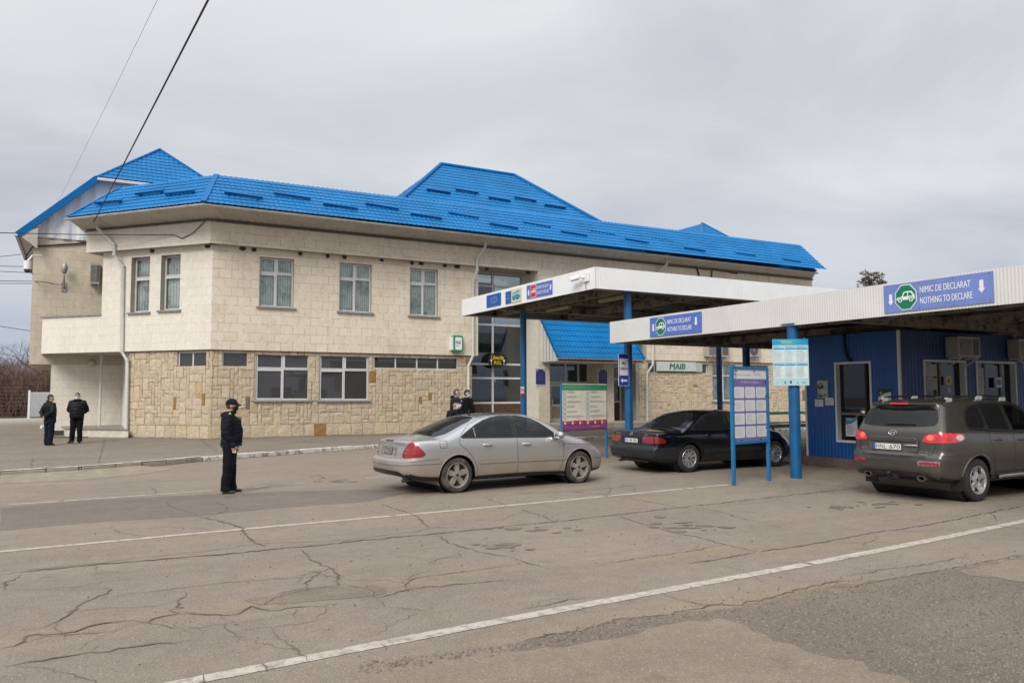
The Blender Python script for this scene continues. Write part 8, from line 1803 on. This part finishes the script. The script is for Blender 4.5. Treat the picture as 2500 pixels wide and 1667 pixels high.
def person(label, loc, rz, H, P, group=None):
    t = thing('person', label, 'person', loc, rz, group); k = H/1.78; inv = Matrix(); MATS_INV[t.name] = Matrix()
    V = lambda p: Vector(p)*k
    hd = V(P.get('head', (.03, 0, 1.645))); hr = R(P.get('turn', 0)); HM = Matrix.Rotation(hr, 3, 'Z') @ Matrix.Rotation(R(P.get('nod', 0)), 3, 'Y')
    m = MB()                                                                  # ---- body: one continuous surface
    loft(m, [(a*k, 0, z*k, p*k, q*k) for a, z, p, q in ((0, .84, .09, .15), (0, .95, .105, .16), (.01, 1.10, .10, .145), (.01, 1.25, .11, .16), (0, 1.38, .10, .17), (-.01, 1.46, .075, .13), (-.005, 1.50, .055, .065))])
    limb(m, [V((-.005, 0, 1.46)), V((.005, 0, 1.52)), hd+V((-.015, 0, -.07))], [.062*k, .058*k, .056*k])
    m.ell(hd+HM @ V((-.005, 0, .015)), (.097*k, .077*k, .115*k), HM, 24, 16); m.ell(hd+HM @ V((.025, 0, -.055)), (.066*k, .058*k, .068*k), HM, 18, 12); m.ell(hd+HM @ V((.062, 0, -.090)), (.026*k, .026*k, .022*k), HM)
    m.tube([hd+HM @ V((.092, 0, .020)), hd+HM @ V((.112, 0, -.022)), hd+HM @ V((.090, 0, -.034))], .012*k, 8, rs=[.008*k, .014*k, .012*k])
    for s in (-1, 1): m.ell(hd+HM @ V((-.005, s*.081, -.005)), (.022*k, .010*k, .034*k), HM, 10, 8)
    arms = []
    for s, key in ((-1, 'rarm'), (1, 'larm')):
        sh, el, wr = [V(p) for p in P[key]]; arms.append((sh, el, wr, s)); limb(m, [sh, el, wr], [.052*k, .040*k, .028*k], 12)
        hand(m, wr, P.get(key+'_hd', (wr-el).normalized()), s, Vector(P.get(key+'_th', (1, 0, 0))))
    legs = []
    for s, key in ((-1, 'rleg'), (1, 'lleg')):
        hp, kn, an = [V(p) for p in P[key]]; legs.append((hp, kn, an, s)); limb(m, [hp, kn, an], [.080*k, .055*k, .040*k], 12); m.ell(an+V((.03, 0, -.045)), (.06*k, .026*k, .022*k))
    o, nn = fuse(m, P.get('vox', .0085)); o.build('body', SKIN, t, smooth=True, auto=180)
    # ---- trousers
    m = MB(); g = .016*k
    loft(m, [(0, 0, z*k, a*k, b*k) for z, a, b in ((.80, .085, .12), (.88, .128, .172), (.98, .135, .178), (1.04, .13, .17))])
    for hp, kn, an, s in legs:
        limb(m, [hp+V((0, 0, -.02)), kn, an+V((-.005, 0, .03))], [.122*k, .096*k, .084*k], 16); m.tube([an+V((-.005, 0, .05)), an+V((.012, 0, -.035))], .070*k, 16, rs=[.084*k, .092*k])
    o, nn = fuse(m, .012, 5); wrinkle(o, nn, .010, 5, 0, 3); o.build('trousers', P['trousers'], t, smooth=True, auto=180)
    # ---- jacket
    m = MB(); b = P.get('belly', 0); hem = P['hem']; w = P.get('bulk', 1.)
    secs = [(.012+b*.35, hem, .150+b*.5, .185), (.016+b*.5, hem+.05, .160+b*.6, .195*w), (.02+b*.62, 1.05, .160+b*.72, .195*w), (.02+b*.62, 1.15, .160+b*.7, .195*w), (.015+b*.5, 1.28, .165+b*.55, .205*w), (.01+b*.3, 1.38, .155+b*.4, .208*w), (-.004, 1.445, .125+b*.2, .190), (-.012, 1.49, .088, .115), (-.012, 1.525, .080, .085)]
    if hem < .85: secs.insert(1, (.012+b*.4, (hem+1.0)/2, .15+b*.5, .185))
    loft(m, [(a*k, 0, z*k, p*k, q*k) for a, z, p, q in secs])
    for sh, el, wr, s in arms: d = (wr-el).normalized(); limb(m, [sh+V((0, -s*.01, -.01)), el, wr-d*.01], [.090*k*w, .080*k*w, .056*k], 16)
    for c in P.get('collar', ()): m.tube([V((x, y, z)) for x, y, z in c[0]], c[1]*k, 10)
    o, nn = fuse(m, .012, 4); wrinkle(o, nn, P.get('crease', .012), 7, P.get('quilt', 0), 1); jk = o.build('jacket', P['jacket'], t, smooth=True, auto=180)
    for nme, fn in P.get('extras', ()): fn(t, jk, k, arms)
    if P.get('fur'):
        m = MB(); kk = 18; m.tube([V((-.02+.105*math.cos(-2.5+5.0*i/kk), .105*math.sin(-2.5+5.0*i/kk), 1.505+.02*math.cos(-2.5+5*i/kk))) for i in range(kk+1)], .04*k, 10); o, nn = fuse(m, .01, 2); wrinkle(o, nn, .016, 45); o.build('fur_collar', plain('black_fur', (.008, .007, .007), 1.), t, smooth=True, auto=180)
    for hp, kn, an, s in legs:
        m = MB(); yaw_ = R(P.get('foot', (0, 0))[0 if s < 0 else 1]); q = Matrix.Rotation(yaw_, 3, 'Z'); a = Vector((an.x, an.y, 0)); F_ = lambda p: a+q @ V(p)
        m.ell(F_((.0, 0, .05)), (.05*k, .042*k, .05*k), q); m.ell(F_((.07, 0, .036)), (.085*k, .044*k, .034*k), q); m.ell(F_((.13, 0, .03)), (.06*k, .043*k, .028*k), q); m.obox(F_((-.055, -.04, 0)), q @ V((.22, 0, 0)), q @ V((0, .08, 0)), V((0, 0, .022)))
        o, nn = fuse(m, .007, 3); o.v = [(x, y, max(0.001, z)) for x, y, z in o.v]; o.build('shoe', P.get('shoes', plain('black_leather', (.010, .010, .010), .35)), t, smooth=True, auto=180)
    face(t, hd, HM, k, P.get('mask'), P.get('hair'), False, P.get('haircol', (.03, .022, .018)))
    if P.get('cap'): P['cap'](t, hd, HM, k)
    return t
NAVY_J = cloth('navy_jacket', (.0042, .0050, .0105), .75); NAVY_T = cloth('navy_trousers', (.0038, .0045, .0095)); BLK_J = cloth('black_padded_jacket', (.0045, .005, .0075), .55); BLK_T = cloth('black_trousers', (.0065, .006, .0065)); BLUE_T = cloth('dark_blue_trousers', (.006, .009, .021))
def cap(t, h, M, k):
    T = lambda p: M @ (Vector(p)*k)+h; m = MB(); m.ell((-.006, 0, .045), (.113, .091, .100), None, 28, 16)
    keep = [f for f in m.f if sum(m.v[i][2] for i in f)/len(f) > .035+.10*max(0, sum(m.v[i][0] for i in f)/len(f))*0]; m.f = keep; m.m = [0]*len(keep); m.uv = [None]*len(keep); m.col = [None]*len(keep)
    m.v = [tuple(T(v)) for v in m.v]; c = m.build('cap', cloth('cap_navy', (.006, .007, .012)), t, smooth=True)
    m = MB(); n_ = 13; vs = []
    for j in range(6):
        for i in range(n_): a = -1.05+2.1*i/(n_-1); e = j/5; vs.append((.098*math.cos(a)-.006+e*.085*math.cos(a*.75)**.8, .086*math.sin(a)*(1-.06*e), .044-.034*e*e-.018*abs(math.sin(a))**2*e))
    f = [(j*n_+i, j*n_+i+1, (j+1)*n_+i+1, (j+1)*n_+i) for j in range(5) for i in range(n_-1)]; nv_ = len(vs); m.add(vs+[(x, y, z-.006) for x, y, z in vs], f+[tuple(q+nv_ for q in g[::-1]) for g in f]); m.v = [tuple(T(v)) for v in m.v]; m.build('cap_peak', cloth('cap_navy', (.006, .007, .012)), c, smooth=True)
    m = MB(); g = plain('gold_thread', (.62, .42, .04), .5)
    for s in (-1, 1):
        for i in range(4): a = s*(.15+.14*i); m.ell((.104*math.cos(a)+.004, .092*math.sin(a), .070+.010*(i % 2)), (.007, .011, .006))
    m.ell((.098, 0, .088), (.008, .014, .014)); m.ell((.07, .012, .125), (.012, .012, .006)); m.ell((.103, 0, .058), (.008, .03, .004)); m.v = [tuple(T(v)) for v in m.v]; m.build('cap_badge', g, c, smooth=True)
def badges(t, jk, k, arms):
    for sh, el, wr, s in arms:
        m = MB(); p = sh+Vector((0.02, 0, .079))*k; q = Matrix.Rotation(R(-20*s), 4, 'X'); M = Matrix.Translation(p) @ q; m.box(-.03, .03, -.055, .045, -.006, .008, 0, M); e = m.build('epaulette', cloth('cap_navy', (.006, .007, .012)), jk, bevel=.004)
        m = MB()
        for i in range(3): m.box(-.012, .012, -.045+.028*i, -.029+.028*i, .008, .012, 0, M)
        m.box(-.028, .028, -.054, -.049, .008, .011, 0, M); m.build('rank_star', plain('pale_gold', (.55, .52, .30), .5), jk)
    pass
    m = MB(); m.tube([Vector((x, y, z))*k for x, y, z in ((-.08, -.10, 1.47), (-.125, -.05, 1.475), (-.125, .05, 1.475), (-.08, .10, 1.47))], .042*k, 12); o, nn = fuse(m, .012, 3); wrinkle(o, nn, .010, 9); o.build('hood', cloth('hood_grey', (.020, .021, .026), .8), jk, smooth=True, auto=180)
    m = MB()
    for sh, el, wr, s in arms: d = (wr-el).normalized(); m.tube([wr-d*.055, wr-d*.005], .050*k, 16)
    m.tube([Vector((.045+.19*math.cos(i*.2244), .195*math.sin(i*.2244), .90))*k for i in range(29)], .014*k, 8); m.build('cuff', M_BLK, jk, smooth=True)
arm_dn = lambda s, f=0.: [(-.01, s*.195, 1.425), (-.045, s*.245, 1.135), (.075+f, s*.235, .905)]
off = G(556, 1203)
person('officer in navy uniform, gold trimmed cap and black mask standing alone on the asphalt', (off.x, off.y, 0), R(-10), 1.74, dict(rarm=arm_dn(-1), larm=arm_dn(1, .04), rarm_hd=(.25, 0, -1), larm_hd=(.25, 0, -1), rleg=[(.01, -.11, .90), (.0, -.115, .49), (-.045, -.12, .09)], lleg=[(.03, .11, .90), (.055, .115, .49), (.07, .12, .09)],
    belly=.055, hem=.885, bulk=1.12, jacket=NAVY_J, trousers=NAVY_T, mask=((.008, .009, .014), 'black_mask_cloth'), hair='short', haircol=(.05, .04, .035), cap=cap, head=(.045, 0, 1.645), turn=-4, foot=(-8, 8), fur=True, crease=.016, extras=[('badges', badges)], vox=.007))
bk = lambda s: [(-.01, s*.195, 1.425), (-.10, s*.27, 1.165), (-.205, s*.06, .985)]
p = G(118, 1087, ZG)
person('man in long black coat and dark hair seen from behind, hands clasped at his back', p, R(38), 1.74, dict(rarm=bk(-1), larm=bk(1), rarm_hd=(-.2, .8, -.3), larm_hd=(-.2, -.8, -.3), rarm_th=(0, 0, 1), larm_th=(0, 0, 1), rleg=[(0, -.09, .90), (.03, -.09, .49), (-.01, -.09, .09)], lleg=[(0, .09, .90), (.02, .09, .49), (.0, .10, .09)],
    hem=.74, jacket=BLK_J, trousers=BLUE_T, hair='short', haircol=(.012, .011, .011), turn=-45, belly=.03, collar=[([(-.06, -.05, 1.54), (-.09, 0, 1.55), (-.06, .05, 1.54)], .045)]), 'men talking by the porch')
p = G(186, 1081, ZG)
person('man in black quilted jacket and white mask facing the road by the porch', p, R(-101), 1.80, dict(rarm=bk(-1), larm=bk(1), rarm_hd=(-.2, .8, -.3), larm_hd=(-.2, -.8, -.3), rarm_th=(0, 0, 1), larm_th=(0, 0, 1), rleg=[(0, -.10, .90), (.02, -.12, .49), (-.02, -.15, .09)], lleg=[(0, .10, .90), (.03, .10, .49), (.02, .11, .09)],
    hem=.86, bulk=1.22, jacket=BLK_J, trousers=BLK_T, hair='short', haircol=(.045, .035, .028), mask=((.66, .68, .72), 'white_mask_cloth'), belly=.05, quilt=.085, fur=True, foot=(-35, 5), turn=3), 'men talking by the porch')
def at_depth(px, dep): k = ray(px, 960); return CAM+k*(dep/k.dot(FW))
sl_ = lambda s: [(-.01, s*.195, 1.425), (-.03, s*.25, 1.14), (.05, s*.25, .90)]
stand = dict(rarm=sl_(-1), larm=sl_(1), rleg=[(0, -.10, .90), (.01, -.10, .49), (0, -.10, .09)], lleg=[(0, .10, .90), (.01, .10, .49), (0, .10, .09)], trousers=BLK_T, jacket=NAVY_J)
p = at_depth(1113, 26.3); p.z = ZG
person('tall balding man in navy hooded jacket and blue mask behind the silver car roof', p, R(-40), 1.885, dict(stand, hem=.85, bulk=1.25, hair='bald', haircol=(.07, .055, .045), mask=((.16, .42, .62), 'blue_mask_cloth'), turn=12, vox=.012, collar=[([(-.08, -.10, 1.52), (-.13, 0, 1.53), (-.08, .10, 1.52)], .05)]), 'people by the glazed hall')
p = at_depth(1139, 26.6); p.z = ZG
person('dark haired man in black jacket and pale blue mask nearest the glazed hall', p, R(-60), 1.865, dict(stand, hem=.85, bulk=1.25, jacket=BLK_J, hair='short', haircol=(.014, .012, .012), mask=((.40, .58, .66), 'pale_blue_mask_cloth'), turn=14, vox=.012, larm=[(-.01, .195, 1.425), (.0, .30, 1.16), (.06, .34, .98)]), 'people by the glazed hall')
p = at_depth(1112, 17.6); p.z = 0
person('person in black knitted hat with small badge and white mask just behind the silver car', p, R(-55), 1.735, dict(stand, hem=.85, bulk=1.15, hair='beanie', mask=((.60, .64, .68), 'white_mask_cloth2'), turn=8, vox=.009, collar=[([(.08, -.06, 1.5), (.10, 0, 1.49), (.08, .06, 1.5)], .04)], cap=lambda t, h, M, k: (lambda m: (m.ell(h+M @ (Vector((.118, .0, .062))*k), (.008, .022, .024), M), m.build('hat_badge', plain('badge_silver', (.5, .5, .5), .4), t)))(MB())), 'people by the glazed hall')
# ------------------------------------------------------------------ far left: thicket, fence, gate, kerb; bare tree, pine; wires
rr = random.Random(21)
M_TWIG = plain('brown_twigs', (.150, .098, .076), .95, var=.35, scale=.6); M_BARK = plain('bare_bark', (.06, .048, .04), .95, var=.25, scale=2)
def twig(m, a, b, r, rr, mat=0):
    a, b = Vector(a), Vector(b); d = (b-a); s = d.cross(Vector((rr.uniform(-1, 1), rr.uniform(-1, 1), rr.uniform(-.3, .3)))).normalized()*r; s2 = d.cross(s).normalized()*r
    m.add([a+s, a-s*.5+s2*.87, a-s*.5-s2*.87, b], [(0, 1, 3), (1, 2, 3), (2, 0, 3)], mat)
def thicket(x0, x1, y0, y1, n_, h0, h1, label, seed):
    rr = random.Random(seed); m = MB()
    for _ in range(n_):
        x, y = rr.uniform(x0, x1), rr.uniform(y0, y1); hh = rr.uniform(h0, h1)*(.75+.35*_mn.noise(Vector((x*.25, y*.25, 3)))+.15); lean = Vector((rr.gauss(0, .16), rr.gauss(0, .16), 1)); p = Vector((x, y, 0)); q = p+lean*hh*.55; e = q+Vector((rr.gauss(0, .2), rr.gauss(0, .2), .45))*hh
        twig(m, p, e, rr.uniform(.025, .05), rr)
        for k in range(7):
            u = rr.uniform(.15, .95); c = p.lerp(e, u); d = Vector((rr.gauss(0, 1), rr.gauss(0, 1), rr.uniform(.3, 1.3))).normalized(); L = hh*rr.uniform(.12, .32); f = c+d*L; twig(m, c, f, .018, rr)
            g = c.lerp(f, .5); twig(m, g, g+(d+Vector((rr.gauss(0, .7), rr.gauss(0, .7), .4))).normalized()*L*.6, .012, rr)
    return tag(m.build('thicket', M_TWIG), label, 'thicket', None, 'stuff')
thicket(-22, 2, 77, 88, 2600, 4.2, 5.6, 'mass of bare brown shrubs behind the wire fence at far left', 4)
thicket(44, 70, 48, 62, 900, 3.0, 4.5, 'bare brown scrub seen between near column and booth', 6)
m = MB()                # low leafy hedge right of the building
for _ in range(2600):
    c = Vector((rr.uniform(40, 56), rr.uniform(38, 41), abs(rr.gauss(.9, .6)))); s = rr.uniform(.08, .16); d = Vector((rr.gauss(0, 1), rr.gauss(0, 1), rr.gauss(0, 1))).normalized(); a = d.orthogonal().normalized(); b = d.cross(a); m.add([c+a*s, c+b*s, c-a*s, c-b*s], [(0, 1, 2, 3)])
tag(m.build('hedge', plain('olive_hedge', (.055, .062, .028), .9, var=.4, scale=2)), 'low olive hedge beyond the green railings', 'hedge')
M_FENCEW = plain('white_gate_sheet', (.80, .81, .82), .5, var=.05)
g0, g1 = G(72, 1022), G(128, 1020); zt = onP(72, 957, g0, Vector((0, -1, 0))).z; t = thing('metal_gate', 'white corrugated sheet metal gate panel before the brown thicket', 'gate', g0); m = MB(); n_ = 48; vs = []
for i in range(n_+1): p = g0.lerp(g1, i/n_)+Vector((0, -.05 if i % 4 in (1, 2) else 0, 0)); vs += [p+UZ*.15, Vector((p.x, p.y, zt))]
m.add(vs, [(2*i, 2*i+2, 2*i+3, 2*i+1) for i in range(n_)]); m.build('sheet', M_FENCEW, t); m = MB(); m.box(g0.x-.15, g0.x, g0.y-.1, g0.y+.05, 0, zt+.15); m.build('post', M_FENCEW, t)
t = thing('wire_fence', 'thin wire mesh fence in front of the brown thicket', 'fence', (-10, g0.y+.3, 0)); m = MB()
for z in np.linspace(.2, 2.5, 9): m.tube([(-24, g0.y+.3, z), (g0.x-.2, g0.y+.3, z)], .008, 4)
m.build('wires', plain('fence_wire', (.22, .21, .2), .6), t)
for x in (-7.5, -11.5, -15.5): m = MB(); m.tube([(x, g0.y+.3, 0), (x, g0.y+.3, 2.6)], .05, 8); m.build('post', plain('fence_wire', (.22, .21, .2), .6), t)
m = MB(); a, b = G(-60, 1033), G(112, 1029); m.obox(a, b-a, Vector((0, .9, 0)), UZ*.22); struct(m.build('far_kerb', plain('white_kerb', (.64, .63, .60), .8, var=.06)))
m = MB(); a, b = G(-60, 1044), G(112, 1040); m.obox(a+UZ*.002, b-a, Vector((0, .5, 0)), UZ*.06); struct(m.build('far_kerb', plain('white_kerb', (.64, .63, .60), .8, var=.06)))
a = G(-80, 1027); m = MB(); m.quad((-60, a.y+.9, .02), (g1.x+2, a.y+.9, .02), (g1.x+2, a.y+14, .06), (-60, a.y+14, .06)); struct(m.build('verge', plain('dry_grass', (.15, .13, .075), 1., var=.35, scale=.8)))
for i, (x0, x1) in enumerate(((56, 78), (88, 106))):
    a, b = G(x0, 1047), G(x1, 1046); m = MB(); m.quad(a+UZ*.006, b+UZ*.006, b+Vector((0, .7, .006)), a+Vector((0, .7, .006))); m.build('yellow_mark', plain('yellow_road_paint', (.55, .40, .10), .8, var=.2), road)
def bare_tree(name, label, base, h, seed, spread=.5, r0=.16):
    rr = random.Random(seed); t = thing(name, label, 'tree', base); tr, cr = MB(), MB(); base = Vector(base)
    def grow(p, d, L, r, lv, mb):
        q = p+d*L; mid = p+d*L*.5+Vector((rr.gauss(0, .04), rr.gauss(0, .04), 0))*L; mb.tube([p, mid, q], r, 7 if lv < 2 else 4, rs=[r, r*.85, r*.62])
        if lv >= 5: return
        for k in range(rr.choice((2, 3, 3))):
            nd = (d+Vector((rr.gauss(0, spread), rr.gauss(0, spread), rr.gauss(.12, .22)))).normalized(); grow(p.lerp(q, rr.uniform(.55, 1)), nd, L*rr.uniform(.55, .78), r*rr.uniform(.5, .65), lv+1, cr)
    grow(base, Vector((rr.gauss(0, .04), 0, 1)).normalized(), h*.36, r0, 0, tr)
    tr.build('trunk', M_BARK, t, smooth=True); cr.build('crown', M_BARK, t); return t
p = at_depth(100, 102); bare_tree('bare_tree', 'bare leafless tree whose twigs show left of the stone tower wall', (p.x, p.y, 0), 13, 13, .62)
p = at_depth(46, 96); bare_tree('bare_tree', 'slender bare sapling rising above the brown thicket', (p.x, p.y, 0), 10.0, 8, .28, .08)
# pine behind the lower canopy
p = at_depth(2138, 62); top = 1.8+(961-664)/FPX*62; t = thing('pine_tree', 'dark green pine whose top shows above the lower canopy', 'tree', (p.x, p.y, 0)); m = MB(); m.tube([(p.x, p.y, 0), (p.x+.1, p.y, top*.5), (p.x, p.y, top-.6)], .2, 9, rs=[.24, .15, .04]); m.build('trunk', M_BARK, t, smooth=True)
m = MB(); rr = random.Random(31); tips = []
for k in range(64):
    z = top-.25-(k/64)**1.25*6.5; rad = min(2.6, .5+1.25*max(0, top-z)**.6)*rr.uniform(.35, 1.05); a = rr.uniform(0, 6.283); e = Vector((p.x+rad*math.cos(a), p.y+rad*math.sin(a), z+rr.uniform(-.1, .35))); s = Vector((p.x, p.y, z-.25)); m.tube([s, s.lerp(e, .6)-UZ*.05, e], .03, 5, rs=[.035, .025, .012])
    for j in range(int(6+rad*6)): tips.append(s.lerp(e, rr.uniform(.35, 1.05))+Vector((rr.gauss(0, .16), rr.gauss(0, .16), rr.gauss(.05, .14))))
m.build('branches', M_BARK, t); m = MB(); rr = random.Random(32)
for c in tips:
    up = Vector((rr.gauss(0, .5), rr.gauss(0, .5), 1)).normalized()
    for j in range(17): d = (up*rr.uniform(.2, 1)+Vector((rr.gauss(0, .6), rr.gauss(0, .6), rr.gauss(0, .4)))).normalized()*rr.uniform(.16, .30); s = d.cross(Vector((rr.gauss(0, 1), rr.gauss(0, 1), rr.gauss(0, 1)))).normalized()*.022; m.add([c-s, c+s, c+d], [(0, 1, 2)])
m.build('crown', plain('pine_needles', (.105, .098, .042), .8, var=.45, scale=1.6), t)
# overhead wires
def wire(label, pts, r, sag=0, n_=14):
    pts = [Vector(q) for q in pts]; P_ = []
    for a, b in zip(pts, pts[1:]):
        for i in range(n_): u = i/n_; P_.append(a.lerp(b, u)-UZ*sag*4*u*(1-u))
    P_.append(pts[-1]); m = MB(); m.tube(P_, r, 6); return tag(m.build('overhead_wire', M_CABLE), label, 'wire', 'overhead wires')
def far(px, py, d): k = ray(px, py); return CAM+k*d
anch = onP(226, 548, C0+NL*.5, NL)
wire('thick black cable slanting steeply down from the sky to the left eave', [anch+(far(560, -100, 13)-anch)*2.4, anch], .017, .0)
wire('hair thin wire crossing the sky left of the thick black cable', [onY(115, 546, YT-.1)+(far(400, -75, 14)-onY(115, 546, YT-.1))*2.4, onY(115, 546, YT-.1)], .0028, .3)
wl = lambda px, py, o=.4: onP(px, py, C0+NL*o, NL)
wire('level wire running past the left eave to the pale stone corner', [wl(205, 573, 1.2)+(far(-250, 563, 34)-wl(205, 573, 1.2))*3, wl(205, 573, 1.2), wl(425, 574, .36), wl(445, 582, .36), wl(470, 570, .36), wl(509, 532, .36)], .016, 0, 6)
for i, (y0, px, py, lab) in enumerate(((630, 52, 621, 'wire rising to the lowest tip of the left eave'), (649, 60, 651, 'upper wire of the pair meeting the dome camera'), (662, 78, 666, 'wire just below the dome camera'), (692, 79, 692, 'lowest short wire at tower height'), (794, 76, 808, 'single wire sloping down behind the tower above thicket'))):
    wire(lab, [onY(px, py, YT+.3)+(far(-200, y0-(py-y0)*2, 46)-onY(px, py, YT+.3))*4, onY(px, py, YT+.3)], .013, 0)
wire('wire leading along the tower wall to the grey lamp head', [onY(95, 687, YT-.15)+(far(-200, 683, 46)-onY(95, 687, YT-.15))*4, onY(95, 687, YT-.15), onY(118, 690, YT-.15), onY(138, 695, YT-.12), onY(157, 694, YT-.15)], .014, 0, 5)
t = MB(); t.tube([onY(x, y, YT-.06) for x, y in ((60, 640), (66, 622), (80, 602), (140, 598), (190, 595), (225, 591))], .035, 6); tag(t.build('cable', M_CABLE), 'black cable fixed across the top of the tower wall', 'cable')
t = MB(); t.tube([onY(x, y, YB-.06) for x, y in ((1640, 642), (1690, 648), (1700, 652), (1706, 668), (1708, 690))], .04, 6); tag(t.build('cable', M_CABLE), 'black cable dropping from the eave behind the high canopy', 'cable')
t = MB(); t.tube([onY(x, y, YB-.06) for x, y in ((1800, 668), (1742, 657), (1738, 662), (1737, 690))], .035, 6); tag(t.build('cable', M_CABLE), 'black cable hooking down right of the other eave cable', 'cable')
